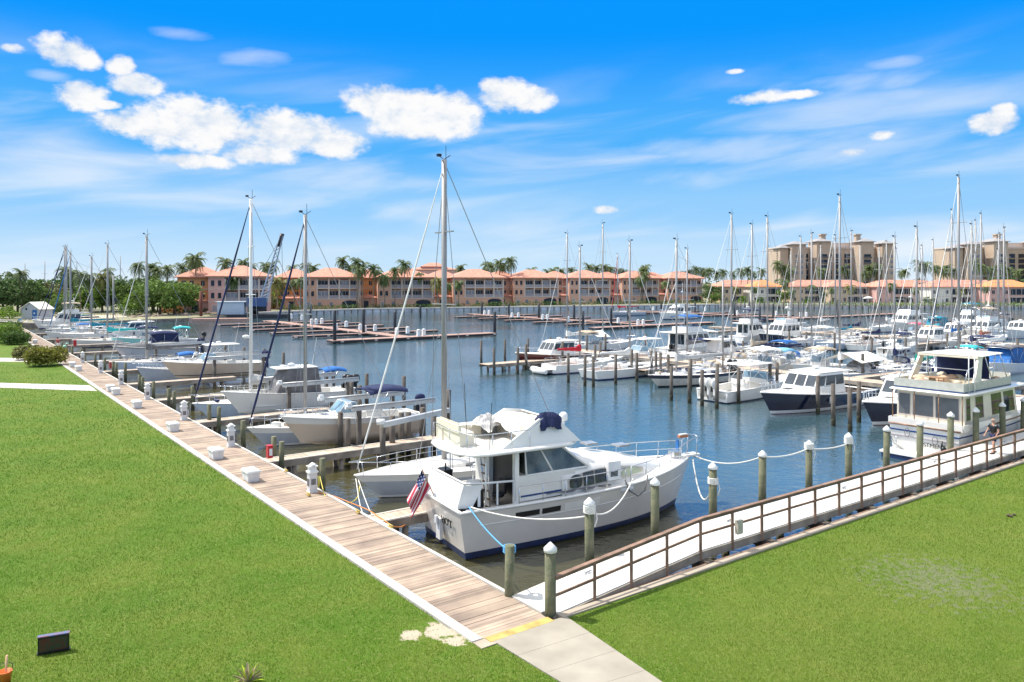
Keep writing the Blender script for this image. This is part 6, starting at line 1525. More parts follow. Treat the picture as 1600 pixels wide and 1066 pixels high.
b = MB(); b.tube([(.0,0,.02),(.03,.02,.62)], .022, 6); b.build('stick', mat('pale_stick', (.70,.42,.25), .7), bk); b = MB(); b.tube([(-.15,0,.28),(-.12,.1,.38),(0,.15,.42),(.12,.1,.38),(.15,0,.28)], .008, 5); b.build('bucket_handle', BLACK, bk)
pl = thing('dry_palm_seedling', 'small dry palm seedling with tan and yellow fronds at bottom edge of lawn', 'plant', P(388,1066,0))
r_ = random.Random(2); b = MB(); c = MB()
for k in range(44):
    a = r_.uniform(0, 2*pi); l = r_.uniform(.25,.5); e = r_.uniform(.3,1.35); q = c if k % 4 == 0 else b
    d = Vector((cos(a)*cos(e), sin(a)*cos(e), sin(e))); n = Vector((-sin(a), cos(a), 0))*.018
    q.add([Vector((0,0,0))-n, Vector((0,0,0))+n, d*l*.6+n*1.3, d*l+Vector((0,0,-.06)), d*l*.6-n*1.3], [(0,1,2,3,4)])
b.build('dry_fronds', mat('dry_frond', (.38,.31,.18), .8, island=.3), pl); c.build('green_fronds', mat('lime_frond', (.45,.55,.03), .7, island=.3), pl)
b = MB(); 
for k in range(5): b.lathe([(.05,0),(.07,.03),(.03,.06)], (k*.07*cos(k*2), k*.06*sin(k*3), 0), 6)
tag(b.build('dirt_clod', DIRT, loc=P(1578,806,0)), 'small brown clod on the right-hand lawn near the seawall', 'clod')

# ---------------------------------------------------------------- vegetation
def leafquads(b, c, rad, n, size, rng, flat=.8, mi=0):
    for _ in range(n):
        z = rng.uniform(-.75, 1); a = rng.uniform(0, 2*pi); r = sqrt(max(0, 1-z*z)); k = rng.uniform(.62, 1.06)
        p = Vector((c[0]+rad[0]*r*cos(a)*k, c[1]+rad[1]*r*sin(a)*k, c[2]+rad[2]*z*k))
        u = Vector((rng.gauss(0,1), rng.gauss(0,1), rng.gauss(0,.6))).normalized(); w_ = u.cross(Vector((rng.gauss(0,1), rng.gauss(0,1), rng.gauss(0,1)))).normalized()
        s_ = size*rng.uniform(.6, 1.3); b.add([p-u*s_, p+w_*s_*.55, p+u*s_, p-w_*s_*.55], [(0,1,2,3)], mi)
def tree_mesh(seed, R_, Hc, leaf, size=.34, n=70):
    rng = random.Random(seed); cr = MB(); tk = MB(); top = Hc
    th = Hc*.42; tk.tube([(0,0,-.3),(.1,.05,th*.5),(.05,-.1,th)], [.32,.24,.18], 7)
    for k in range(n//2):
        a = rng.uniform(0, 2*pi); rr = R_*sqrt(rng.random())*.85; z = Hc*(.22+.62*rng.random()*(1-.35*(rr/R_)**2)); cc = (rr*cos(a), rr*sin(a), z)
        q = R_*rng.uniform(.20,.36); leafquads(cr, cc, (q, q, q*.72), 62, size, rng)
        if k % 4 == 0: tk.tube([(.05,-.1,th*rng.uniform(.6,1)), (cc[0]*.5, cc[1]*.5, (th+z)*.5), cc], [.12,.07,.03], 5)
    return cr, tk
TM = []
for i, (R_, Hc, lf) in enumerate(((5.2,9.5,LEAF1),(5.8,10.5,LEAF2),(4.4,7.5,LEAF3),(5.0,8.6,LEAF4),(5.8,8.8,LEAF1))):
    cr, tk = tree_mesh(20+i, R_, Hc, lf, .36, 76); TM.append((cr, tk, lf))
proto_t = []
for cr, tk, lf in TM:
    root = empty('broadleaf_tree', (0,0,-500)); cr.build('crown', lf, root); tk.build('trunk', BARK, root); proto_t.append(root)
used_t = set()
TN = ['mid-green', 'dark green', 'bright green', 'olive-brown', 'spreading mid-green']
def tree(k, px, pyb, Y, sc_=1.0, rz=0.0, desc=None):
    o = proto_t[k] if k not in used_t else copy_tree(proto_t[k]); used_t.add(k)
    p = at(px, Y, 0); o.location = p; o.rotation_euler = (0,0,rz); o.scale = (sc_, sc_, sc_)
    tag(o, None, 'tree', 'broadleaf trees on the far shore'); later(o, desc or (TN[k]+' broadleaf tree'), (p.x, p.y, 6)); return o
rt = random.Random(12)
for i, (k, px, Y, s_) in enumerate(((1,5,212,1.15),(1,28,222,1.2),(0,50,232,1.1),(3,72,238,1.2),(2,92,225,.8),(1,112,250,1.2),(0,125,232,.9),(2,140,230,1.0),(2,160,240,1.2),(0,175,235,1.1),(1,190,238,1.15),(0,203,232,1.0),(2,210,215,.85),(0,225,240,1.2),(4,250,212,1.25),(4,272,214,1.2),(0,288,222,1.0),(0,240,235,1.3),(2,262,240,1.2),
                               (1,-20,205,1.2),(1,-60,205,1.3),(2,428,262,.8),(0,440,300,1.0),(3,420,258,.6),(2,580,300,.8),(0,690,330,.9),(1,1112,335,.9),(0,1118,325,.55),(2,1160,318,.5),(2,1188,312,.45),(0,1228,330,.8),(1,1290,340,.7),(3,1305,300,.35),(1,1440,345,.9),(1,1535,345,.9),(0,1262,300,.35),(0,1450,300,.4),(1,1590,480,1.6),(1,1560,430,1.4),(0,1500,360,.9),(1,100,205,.5),(0,78,208,.55),(2,15,192,.45),(2,-8,190,.5))):
    tree(k, px, 0, Y, s_, rt.uniform(0, 6))
# continuous far background greenery behind the buildings
b = MB(); rb = random.Random(77)
for k in range(210):
    px = rb.uniform(-150, 1750); Y = rb.uniform(420, 480); z = rb.uniform(3, 8.0); p = at(px, Y, z)
    leafquads(b, p, (7, 5, 4.5), 36, 1.3, rb)
tag(b.build('distant_treeline', LEAF2), 'distant dark green treeline behind the buildings', 'treeline', kind='stuff')

def palm_mesh(seed, Hh, R_=2.6, n=24, coco=True):
    rng = random.Random(seed); tk = MB(); cr = MB(); lean = rng.uniform(-.5,.5)
    pts = [(lean*(k/6)**2, .2*sin(k), Hh*k/6-.2*(k == 0)) for k in range(7)]; tk.tube(pts, [.24,.19,.17,.16,.15,.14,.16], 8); T = Vector(pts[-1])
    for k in range(n):
        a = 2*pi*k/n*2.4+rng.uniform(-.2,.2); e = rng.choice((1.15,.85,.55,.25,-.1,-.5))+rng.uniform(-.15,.15); L_ = R_*rng.uniform(.85,1.15)
        p = T.copy(); d = Vector((cos(a)*cos(e), sin(a)*cos(e), sin(e))); seg = 7; sp = [p.copy()]
        for j in range(seg):
            d = (d+Vector((0,0,-.20-.05*j))).normalized(); p = p+d*L_/seg; sp.append(p.copy())
        side = Vector((-sin(a), cos(a), 0))
        cr.tube(sp, [.04]*4+[.02]*(len(sp)-4), 3, 0, False)
        for j in range(1, seg+1):
            for h_ in (0, .5):
                q = sp[j-1].lerp(sp[j], 1-h_*.999); f = (j-h_)/seg; ll = R_*.30*(1-abs(f-.45)*1.1)
                for sd in (1,-1):
                    tip = q+side*sd*ll*.85+Vector((0,0,-ll*.55))+(sp[j]-sp[j-1])*.5; wv = (sp[j]-sp[j-1]).normalized()*.10
                    cr.add([q-wv, q+wv, tip], [(0,1,2)])
    return tk, cr
proto_p = []
for i, (Hh, R_, n, m) in enumerate(((9.5,2.7,24,PALML),(11.5,3.0,26,PALML),(7.0,2.6,24,PALML),(6.0,2.8,26,PALMY))):
    tk, cr = palm_mesh(40+i, Hh, R_, n); root = empty('palm_tree', (0,0,-500)); cr.build('crown', m, root); tk.build('trunk', PALMT, root); proto_p.append((root, Hh))
used_p = set()
def palm(px, pytop, Y, k=None, rz=None):
    """crown centre lands at pytop"""
    z = H+(HZ-pytop)*Y/F
    if k is None: k = 1 if z > 11 else (0 if z > 8.5 else 2)
    o, Hh = proto_p[k]
    if k in used_p: o = copy_tree(o)
    used_p.add(k); p = at(px, Y, 0); s_ = max(.6, min(2.2, z/Hh)); sx = max(.8, min(1.25, s_)); o.location = p; o.scale = (sx, sx, s_) if abs(s_-sx) < .5 else (s_*.8, s_*.8, s_); o.rotation_euler = (0,0,rt.uniform(0, 6.28) if rz is None else rz)
    tag(o, None, 'palm tree', 'palm trees on the far shore'); later(o, 'yellow-green palm' if k == 3 else ('tall palm' if z > 13 else 'palm'), (p.x, p.y, z))
for (px, py, Y) in ((20,432,230),(33,428,215),(100,424,235),(113,428,240),(125,430,225),(168,426,245),(216,418,232),(238,419,240),(246,424,238),(262,422,236),(285,420,232),(300,410,236),(308,413,240),(305,405,228),
                    (352,412,232),(380,412,280),(392,418,280),(415,418,275),(425,416,290),(457,421,300),(478,418,300),(490,420,310),(535,409,290),(546,420,290),(558,412,262),(566,418,262),(584,421,262),(590,428,275),(632,415,262),(618,424,268),
                    (720,420,330),(760,416,330),(768,418,320),(780,412,305),(798,410,305),(786,418,312),(830,424,330),(856,427,330),(864,424,335),(876,424,330),(893,424,340),(920,418,340),(932,420,345),(945,420,340),(952,422,345),(965,424,345),(975,426,345),(1005,424,330),(1008,430,325),
                    (1070,428,380),(1078,426,380),(1088,422,380),(1098,424,385),(1108,424,380),(1120,428,380),(1130,426,385),(1008,420,350),(1158,425,380),(1168,422,375),(1175,428,385),(1190,424,380),(1215,414,360),(1225,420,362),(1235,424,365),(1230,430,360),(1283,424,370),(1358,420,350),(1366,424,352),(1372,418,350),(1352,430,348),(1318,420,370),(1325,425,372),
                    (1414,425,420),(1436,414,345),(1446,416,345),(1462,420,360),(1475,424,365),(1480,420,370),(1490,424,360),(1524,412,360),(1532,418,350),(1545,422,352),(1560,420,380),(1575,422,380),(1590,426,370),(1102,426,440),(1145,428,440),(1408,428,500)):
    palm(px, py, Y)
for (px, py, Y, k) in ((460,440,258,2),(470,438,256,2),(433,440,252,3),(443,444,256,3),(683,441,270,3),(717,442,275,2),(700,445,285,2),(560,424,258,1),(600,432,262,2),(655,430,275,2),(771,440,300,2),(818,442,310,2),(1000,436,320,2),(1040,442,325,2),(1150,452,312,3),(1178,450,312,2),(1268,448,305,2),(1330,450,300,3),(1393,445,300,2),(1226,440,318,2),(1300,452,302,2),(1430,452,300,2),(1500,455,300,3),(1540,450,305,2),(160,436,232,3),(365,436,226,2),(140,432,228,2)):
    palm(px, py, Y, k)
# hedges
def hedge(label, pts, h_, w_, m=HEDGE, cat='hedge', size=.28, dens=30):
    b = MB(); rg = random.Random(len(label)*7); P2 = [Vector(p) for p in pts]
    for i in range(len(P2)-1):
        a, c = P2[i], P2[i+1]; L_ = (c-a).length; n = max(1, int(L_/(w_*.5)))
        for k in range(n):
            q = a.lerp(c, (k+.5)/n); hh = h_*rg.uniform(.8,1.15); leafquads(b, (q.x+rg.uniform(-.2,.2), q.y, hh*.5), (w_*.62, w_*.62, hh*.55), dens, size, rg)
    return tag(b.build('hedge' if cat == 'hedge' else 'bush', m), label, cat, 'clipped hedges on the far shore' if cat == 'hedge' else None)
hedge('clipped green hedge before the second peach building', [at(440,246,0), at(495,252,0), at(562,258,0)], 1.7, 2.2)
hedge('clipped green hedge before the third and fourth peach buildings', [at(575,258,0), at(640,263,0), at(725,275,0)], 1.7, 2.2)
hedge('clipped green hedge before the fifth and sixth peach buildings', [at(735,276,0), at(815,290,0), at(940,304,0)], 1.8, 2.4)
hedge('clipped green hedge before the last peach buildings', [at(950,306,0), at(1105,318,0)], 1.8, 2.4)
hedge('low mixed shrubs under the trees on the left shore', [at(190,203,0), at(240,212,0), at(300,222,0), at(345,228,0), at(420,236,0)], 1.5, 2.0, LEAF2)
hedge('sparse green shrubs along the seawall of the right-hand houses', [at(1120,308,0), at(1250,292,0), at(1400,287,0), at(1500,286,0), at(1600,286,0)], 1.6, 2.2, LEAF3)
hedge('bright shrubs beside the boatyard shed', [at(-40,175,0), at(-5,180,0), at(25,186,0)], 2.6, 3.2, LEAF3, 'bush', .35, 50)
hedge('dark green shrub mass on the shore right of the boatyard', [at(176,208,0), at(206,208,0)], 3.0, 3.4, LEAF2, 'bush', .3, 60)
def bush(label, px, py, rx, h_, m, seed):
    c = P(px, py, 0); rg = random.Random(seed); b = MB()
    for k in range(26):
        a = rg.uniform(0, 6.28); r_ = rx*.72*sqrt(rg.random()); leafquads(b, (c.x+r_*cos(a), c.y+r_*sin(a), h_*.46), (rx*.42, rx*.42, h_*.52*rg.uniform(.8,1.1)), 170, .13, rg)
    o = b.build('bush', m); tag(o, label, 'bush', 'bushes beside the boardwalk'); land('round bush', c)
bush('round yellow-tipped bush on the lawn edge beside the boardwalk, larger nearer one', 73, 571, 2.1, 2.1, FLOWER, 1)
bush('red-tinged bush left of the large round bush', 44, 562, 1.7, 1.7, mat('bronze_leaves', (.22,.22,.05), .7, var=.4, scale=2, island=.4), 2)
bush('small green bush farther left along the lawn', 26, 538, 2.0, 1.9, HEDGE, 3)
bush('bright green bush at the left edge of the lawn', 0, 536, 2.6, 3.0, LEAF3, 4)
bush('second bright bush at left edge beyond the lawn', 14, 522, 2.2, 2.2, HEDGE, 5)
# ---------------------------------------------------------------- buildings
def hip(b, x0, x1, y0, y1, z, rise, over=.9, mi=0):
    x0 -= over; x1 += over; y0 -= over; y1 += over; W = x1-x0; D = y1-y0
    if W >= D: r0, r1 = (x0+D/2, (y0+y1)/2), (x1-D/2, (y0+y1)/2)
    else: r0, r1 = ((x0+x1)/2, y0+W/2), ((x0+x1)/2, y1-W/2)
    v = [(x0,y0,z),(x1,y0,z),(x1,y1,z),(x0,y1,z),(r0[0],r0[1],z+rise),(r1[0],r1[1],z+rise),(x0,y0,z-.25),(x1,y0,z-.25),(x1,y1,z-.25),(x0,y1,z-.25)]
    f = [(0,1,5,4),(2,3,4,5),(1,2,5),(3,0,4)] if W >= D else [(0,1,4),(1,2,5,4),(2,3,5),(3,0,4,5)]
    b.add(v, f+[(6,7,1,0),(7,8,2,1),(8,9,3,2),(9,6,0,3),(9,8,7,6)], mi)
def apartment(label, px, Y, ang, W=19.0, ln=None, wall=PEACH, side=SUNSTU, lite=0, scl=1.0):
    """front faces local -y; x along facade"""
    t = thing('apartment_building', label, 'building', at(px, Y, 0), ang, 'peach three-storey apartment buildings'); land(ln, at(px, Y, 5)); t.scale = (scl,)*3
    D = 15.0; Hh = 10.8
    b = MB()
    b.box((-W/2, 1.6, 0), (W/2, D, Hh)); b.box((-W/2, .0, 0), (W/2, 1.6, 3.35)); b.box((-W/2-9, 5.5, 0), (-W/2, D+2, Hh-.2), 1)
    b.box((-W/2-14, 9, 0), (-W/2-9, D+2, 4.2), 1)
    b.build('wall', [wall, side], t)
    # balcony slabs, columns and white bands
    c = MB()
    for z in (3.35, 6.95): c.box((-W/2+4.45,-.12,z-.22),(W/2+.05,1.6,z+.06)); c.box((-W/2-.05,-.06,z-.14),(-W/2+4.45,.02,z+.06))
    c.box((-W/2+4.4,-.05,Hh-.75),(W/2+.1,1.6,Hh-.01)) if False else c.box((-W/2-.1,-.12,Hh-.45),(W/2+.1,1.55,Hh-.02)); c.build('balcony_slab', TRIM, t)
    c = MB()
    for z in (3.3, 6.9): c.box((-W/2-9.08,5.42,z-.14),(-W/2,5.5,z+.14)); c.box((-W/2-9.08,5.42,z-.14),(-W/2-9.0,D+2.05,z+.14))
    c.build('trim_band', TRIM, t)
    xs = [-W/2+4.6, -W/2+8.4, -W/2+8.4+(W-8.65)/3, -W/2+8.4+(W-8.65)*2/3, W/2-.25]; b_ = MB(); b_.box((-W/2,.02,3.35),(-W/2+4.4,1.62,Hh)); b_.build('wall_bay', wall, t)
    for z in (4.3,7.9):
        for x in (-W/2+1.2,-W/2+3.1): g = MB(); g.box((x-.45,-.04,z),(x+.45,.02,z+1.6)); w_ = g.build('window', WIN, t); f = MB(); f.box((x-.55,-.08,z-.1),(x+.55,-.04,z)); f.build('window_sill', TRIM, w_)
    for x in xs:
        c = MB(); c.box((x-.22,-.06,3.41),(x+.22,.34,Hh-.75)); c.build('column', TRIM, t)
    for i in range(4):
        for z in (3.41, 7.01):
            r = MB(); r.box((xs[i]+.22,.05,z),(xs[i+1]-.22,.12,z+1.05)); r.box((xs[i]+.22,.0,z+1.05),(xs[i+1]-.22,.16,z+1.13))
            k = xs[i]+.6
            while k < xs[i+1]-.3: r.box((k-.03,.0,z),(k+.03,.05,z+1.05)); k += .55
            r.build('balcony_railing', RAILG, t)
            s_ = MB(); scr = (i+int(z)) % 3 == 0
            s_.box((xs[i]+.35,1.54 if not scr else .25,z+.1),(xs[i+1]-.35,1.6 if not scr else .3,z+2.55)); w_ = s_.build('window', SCREEN if scr else WIN, t)
            m = MB(); yy = 1.5 if not scr else .2; n = 3
            for j in range(1, n): x = xs[i]+.35+(xs[i+1]-xs[i]-.7)*j/n; m.box((x-.05,yy,z+.1),(x+.05,yy+.04,z+2.55))
            m.box((xs[i]+.35,yy,z+2.5),(xs[i+1]-.35,yy+.04,z+2.62)); m.build('window_frame', TRIM, w_)
    # ground floor: white door, small windows, arched garage-like opening
    g = MB(); g.prof([(W/2-6.2,0),(W/2-.9,0),(W/2-.9,2.1),(W/2-1.7,2.6),(W/2-3.5,2.8),(W/2-5.4,2.6),(W/2-6.2,2.1)], -.03, .02); g.build('ground_opening', WIN, t)
    g = MB(); g.box((-W/2+1.0,-.06,0),(-W/2+2.5,.0,2.4)); g.box((-W/2+1.15,-.08,.1),(-W/2+2.35,-.06,2.25),1); g.build('entrance_door', [TRIM, RAILG], t)
    for x in (-W/2+5.4, -W/2+9.2):
        g = MB(); g.box((x-.5,-.05,.9),(x+.5,.0,2.2)); w_ = g.build('window', SCREEN, t)
    # wing windows
    for z in (4.3, 7.9):
        for x in (-W/2-7.2, -W/2-5.0, -W/2-2.0):
            g = MB(); g.box((x-.5,5.44,z),(x+.5,5.5,z+1.5)); w_ = g.build('window', WIN, t); f = MB(); f.box((x-.6,5.46,z-.1),(x+.6,5.49,z)); f.box((x-.04,5.42,z),(x+.04,5.44,z+1.5)); f.build('window_sill', TRIM, w_)
        for y in (8, 12):
            g = MB(); g.box((-W/2-9.06,y-.5,z),(-W/2-9,y+.5,z+1.5)); g.build('window', WIN, t)
    for z in (4.3, 7.9):
        g = MB(); g.box((-W/2-.06,2.6,z),(-W/2,3.6,z+1.5)); g.build('window', WIN, t)
    # low lobby roof and roofs
    r = MB(); hip(r, -W/2, W/2, 0, D, Hh, 3.2, 1.0); hip(r, -W/2-9, -W/2+4, 5.5, D+2, Hh-.2, 3.0, .8); r.build('roof', ROOF, t)
    r = MB(); hip(r, -W/2-6.5, -W/2-.2, 1.8, 5.4, 3.6, 1.1, .4); hip(r, -W/2-14, -W/2-9, 9, D+2, 4.2, 1.2, .4); r.build('lower_roof', ROOF, t)
    b = MB(); b.box((-W/2-6.3, 2.0, 0), (-W/2, 5.5, 3.35)); b.box((-W/2-4.6,1.95,0),(-W/2-3.0,2.0,2.5),1); b.build('lobby', [wall, WIN], t)
    return t
ordn = ['first','second','third','fourth','fifth','sixth','seventh','eighth']
A0 = -radians(12)
BL = [(374,226,17.0),(519,262,19.0),(634,272,19.5),(748,290,19.5),(838,303,18.5),(922,318,18.0),(1001,330,17.0),(1071,345,17.5)]
descr = ['behind the moored work barge','with white entrance door, right of the crane','behind three tall palms','with palm before its left wing','flanked by tall palms','behind the lone grey sloop','half screened by palms','rightmost, beside the small houses']
for i, (px, Y, W) in enumerate(BL):
    apartment(f'peach apartment block, {ordn[i]} from left, {descr[i]}', px, Y, radians(16), W, f'{ordn[i]} peach apartment block', PEACH if i != 0 else PINKS, SUNSTU if i < 4 else PEACH)
def house_b(label, px, Y, W, Hh, wall, ang, ln, roof=ROOF, dk=.45, D=12, low=True):
    t = thing('house', label, 'house', at(px, Y, 0), ang, 'two-storey waterfront houses'); land(ln, at(px, Y, 4))
    b = MB(); b.box((-W/2, 0, 0), (W/2, D, Hh)); b.build('wall', wall, t)
    r = MB(); hip(r, -W/2, W/2, 0, D, Hh, 2.9, .8); r.build('roof', roof, t)
    x0, x1 = -W/2+W*dk, W/2-.8
    for z, zz in ((3.7, 6.2), (.3, 2.7)):
        g = MB(); g.box((x0,-.06,z),(x1,-.0,zz)); w_ = g.build('lanai_screen', WIN, t); f = MB()
        n = max(2, int((x1-x0)/2))
        for k in range(n+1): x = x0+(x1-x0)*k/n; f.box((x-.08,-.12,z),(x+.08,-.06,zz))
        f.box((x0,-.12,z+.0),(x1,-.06,z+.12)); f.box((x0-.1,-.14,zz),(x1+.1,-.05,zz+.15)); f.build('screen_frame', TRIM, w_)
        for x in (-W/2+1.4, -W/2+W*dk-1.6):
            g = MB(); g.box((x-.55,-.06,z+.5),(x+.55,0,z+1.9)); w_ = g.build('window', WIN, t); f = MB(); f.box((x-.65,-.1,z+.4),(x+.65,-.06,z+.5)); f.box((x-.04,-.08,z+.5),(x+.04,-.06,z+1.9)); f.build('window_frame', TRIM, w_)
    b = MB(); b.box((-W/2-.05,-.05,3.05),(W/2+.05,0,3.25)); b.build('trim_band', TRIM, t)
    return t
HS = [(1143,340,10.5,CRSTU,'cream house with coral roof, leftmost of the small houses','leftmost small house',ROOF),(1199,336,13,WSTU,'white house with bright orange roof and dark screened porch','white house with orange roof',ROOFO),(1260,340,13.5,CRSTU,'tan house with coral roof under first tower','tan house under first tower',ROOF),(1328,334,17.5,CRSTU,'wide tan house with twin screened porches, in front of first tower','wide tan house',ROOF),(1400,330,17,PINKS,'pink house with coral lower roof between the towers','pink house between towers',ROOF),(1489,322,19,WSTU,'large white house with grey screened porch and coral roof','large white house',ROOF),(1582,315,19,PINKS,'pink house with dark screened porch at right edge','pink house at right edge',ROOFO)]
for px, Y, W, wl, lab, ln, rf in HS: house_b(lab, px, Y, W, 7.1, wl, radians(4), ln, rf, D=11)
# a second line of roofs behind
for k, (px, Y, W) in enumerate(((1165,400,30),(1300,395,40),(1420,385,36),(1520,380,34))):
    house_b(f'low coral-roofed house glimpsed behind the waterfront houses, {ordn[k]} from left', px, Y, W, 7.2, PINKS, radians(4), f'{ordn[k]} glimpsed house', ROOF)
t = thing('roof_lantern', 'distant pink building with stepped terracotta roof above the fourth apartment block', 'building', at(678,520,0), radians(8))
b = MB(); b.box((-16,0,0),(16,14,17.5)); b.box((-8,2,17),(8,12,19.5)); b.box((-26,4,0),(-12,16,15)); b.build('wall', PINKS, t); r = MB(); hip(r,-16,16,0,14,17.5,1.8); hip(r,-8,8,2,12,19.6,2.6); hip(r,-26,-12,4,16,15,2.0); r.build('roof', ROOF, t)
def tower(label, pxl, pxr, Y, topy, ln):
    xl = (pxl-800)/F*Y; xr = (pxr-800)/F*Y; W = xr-xl; t = thing('condominium_tower', label, 'building', ((xl+xr)/2, Y, 0), radians(3), 'tan condominium towers'); land(ln, ((xl+xr)/2, Y, 20))
    Hh = H+(HZ-topy)*Y/F; f = Hh/9.0
    b = MB(); b.box((-W/2, 6, 0), (W/2, 24, Hh)); b.box((-W/2-.3,5.7,Hh),(W/2+.3,24.3,Hh+.9),1); b.build('wall', [TANS, TRIM], t)
    blocks = ((-.50,-.43,2.5,0,2.5,0),(-.42,-.30,-1,2.0,0,0),(-.22,-.10,-3,3.6,1,1),(.16,.27,-3,3.6,1,-1),(.36,.47,-1,2.6,0,0),(.47,.50,3,0,0,0))
    for i, (a, c, y, up, tw, ch) in enumerate(blocks):
        b = MB(); b.box((a*W, y, 0), (c*W, 8, Hh+up)); b.build('bay', TANS, t)
        r = MB(); hip(r, a*W, c*W, y, 12, Hh+up+.25, 2.0, 1.0); r.build('roof', ROOFG, t)
        if ch: 
            k = MB(); xx = (c if ch > 0 else a)*W-ch*1.5; k.box((xx-1.3, 3, Hh+up), (xx+1.3, 6, Hh+up+4.2)); k.box((xx-1.8, 2.5, Hh+up+4.2), (xx+1.8, 6.5, Hh+up+4.9)); k.build('chimney', TANS, t)
        if tw == 1:
            for fl in range(1, 8):
                z = fl*f+.6; xm = (a+c)/2*W; g = MB(); g.box((xm-2.0,y-.15,z),(xm+2.0,y,z+2.2)); w_ = g.build('window', WIN, t); q = MB(); q.box((xm-2.3,y-.9,z-.15),(xm+2.3,y-.1,z)); q.box((xm-2.3,y-.9,z),(xm+2.3,y-.84,z+.8)); q.build('balcony', TANS if False else mat('dark_railing', (.12,.11,.10), .6), w_)
    for fl in range(0, 8):
        z = fl*f+.9
        for a, c, y in ((-.285,-.235,6),(-.08,-.03,6),(.0,.05,6),(.08,.13,6),(.29,.34,6)):
            g = MB(); g.box((a*W,y-.12,z),(c*W,y,z+2.4)); w_ = g.build('window', WIN, t); q = MB(); q.box((a*W-.2,y-1.0,z-.2),(c*W+.2,y-.12,z)); q.build('balcony', TANS, w_)
        if fl > 3:
            for a in (-.39,-.345,.385,.43):
                g = MB(); g.box((a*W,-1.12,z),(a*W+1.3,-1,z+1.6)); g.build('window', SCREEN, t)
    b = MB(); b.box((-W*.18,9,Hh+.9),(W*.2,15,Hh+3.6)); b.build('penthouse', TRIM, t)
tower('tan condominium tower with grey hipped turrets, left one of two', 1220, 1405, 450, 388, 'left condominium tower')
tower('tan condominium tower with grey hipped turrets, right one at the frame edge', 1493, 1683, 450, 388, 'right condominium tower')
# ---------------------------------------------------------------- boatyard shed, crane barge, rusty pile
sh = thing('shed', 'small grey gabled shed with blue door beside the boatyard', 'shed', at(47,187,-.0), radians(-14)); land('boatyard shed', at(47,187,2))
b = MB(); b.box((-2.6,0,0),(2.6,4,2.6)); b.prof([(-2.6,2.6),(2.6,2.6),(0,4.1)], 0, 4); b.build('wall', mat('grey_siding', (.42,.44,.47), .8, var=.08), sh)
b = MB()
for sd in (1,-1): b.add([(0,-.3,4.22),(sd*3.0,-.3,2.5),(sd*3.0,4.3,2.5),(0,4.3,4.22),(0,-.3,4.07),(sd*3.0,-.3,2.35),(sd*3.0,4.3,2.35),(0,4.3,4.07)], [(0,1,2,3),(7,6,5,4),(0,4,5,1),(1,5,6,2)])
b.build('roof', WSTU, sh)
b = MB(); b.box((.7,-.06,0),(2.0,0,2.3)); d_ = b.build('door', mat('blue_door', (.02,.13,.38), .5), sh); b = MB(); b.box((1.1,-.08,1.35),(1.5,-.06,1.65)); b.build('door_sign', WHITE, d_)
b = MB(); b.lathe([(.3,0),(.3,.06)], (0,0,0), 12); o = b.build('porthole', WIN, sh); o.location = (-1.1,.02,2.5); o.rotation_euler = (pi/2,0,0)
b = MB(); b.prism([(p.x,p.y) for p in (at(58,176,0),at(200,200,0),at(190,214,0),at(60,200,0))], -.05, .03); tag(b.build('boatyard_sand', SANDG), kind='structure')
b = MB(); rg = random.Random(8)
for k in range(150):
    f = rg.random(); px = 205+215*f; Y = 201+36*f+rg.uniform(-5,3); p = at(px, Y, -.2+rg.random()*.3); s_ = rg.uniform(.3,.9)
    b.lathe([(s_*.6,-s_*.4),(s_,0),(s_*.7,s_*.5),(.05,s_*.65)], p, 6)
tag(b.build('shore_rocks', ROCK), 'reddish riprap rocks along the left shore', 'rocks', kind='stuff')
cb = thing('crane_barge', 'work barge with blue and white lattice-boom crane moored before the first apartment block', 'crane', at(392,214,ZW), radians(10)); land('crane barge', at(400,214,3))
b = MB(); b.box((-10,-4,-.5),(10,4,1.1)); b.build('barge_hull', DARKP, cb)
b = MB(); b.box((-8.5,-2,1.1),(-1.5,2,4.4)); b.box((-9,-2.3,4.4),(-1,2.3,4.6)); b.build('deckhouse', mat('pale_blue_house', (.50,.58,.66), .6), cb)
b = MB(); b.tube([(1,0,1.1),(1,0,3.2)], 1.0, 10, 1); b.box((-1,-1.5,3.2),(4.2,1.5,5.6)); b.build('crane_house', [mat('crane_blue', (.05,.10,.24), .5), BLACK], cb)
A_ = Vector((3,0,3.6)); B_ = Vector((8.2,0,22.8)); d_ = (B_-A_); b = MB()
for y in (-.9,.9):
    for x in (-.9,.9): b.tube([A_+Vector((x,y,0)), B_+Vector((x*.4,y*.4,0))], .13, 4)
for k in range(18):
    f0, f1 = k/18, (k+1)/18; w0 = .9*(1-.6*f0); w1 = .9*(1-.6*f1)
    for y in (1,-1): b.tube([A_.lerp(B_,f0)+Vector((-w0,y*w0,0)), A_.lerp(B_,f1)+Vector((w1,y*w1,0))], .05, 4)
    for x in (1,-1): b.tube([A_.lerp(B_,f0)+Vector((x*w0,-w0,0)), A_.lerp(B_,f1)+Vector((x*w1,w1,0))], .05, 4)
b.build('lattice_boom', mat('boom_grey_blue', (.34,.40,.48), .6), cb); b = MB(); b.tube([A_.lerp(B_,.84), B_+Vector((.2,0,.6))], .62, 6); b.build('boom_tip', DARKP, cb)
b = MB(); b.tube([(-1,0,5.6),B_], .05, 4); b.tube([B_,(8.6,0,5)], .05, 4); b.build('hoist_cable', BLACK, cb)
b = MB(); b.tube([at(314,205,-3), at(314,205,H-(455-HZ)*205/F)], .42, 8); tag(b.build('rusty_pile', RUSTP), 'thick rust-red steel pile standing before the left shore trees', 'pile')
b = MB(); b.cbox((0,0,0), (14,4,.9)); o = b.build('work_float', BROWND, loc=at(345,196,-.6), rz=.1); tag(o, 'low brown work float beside the crane barge', 'float')
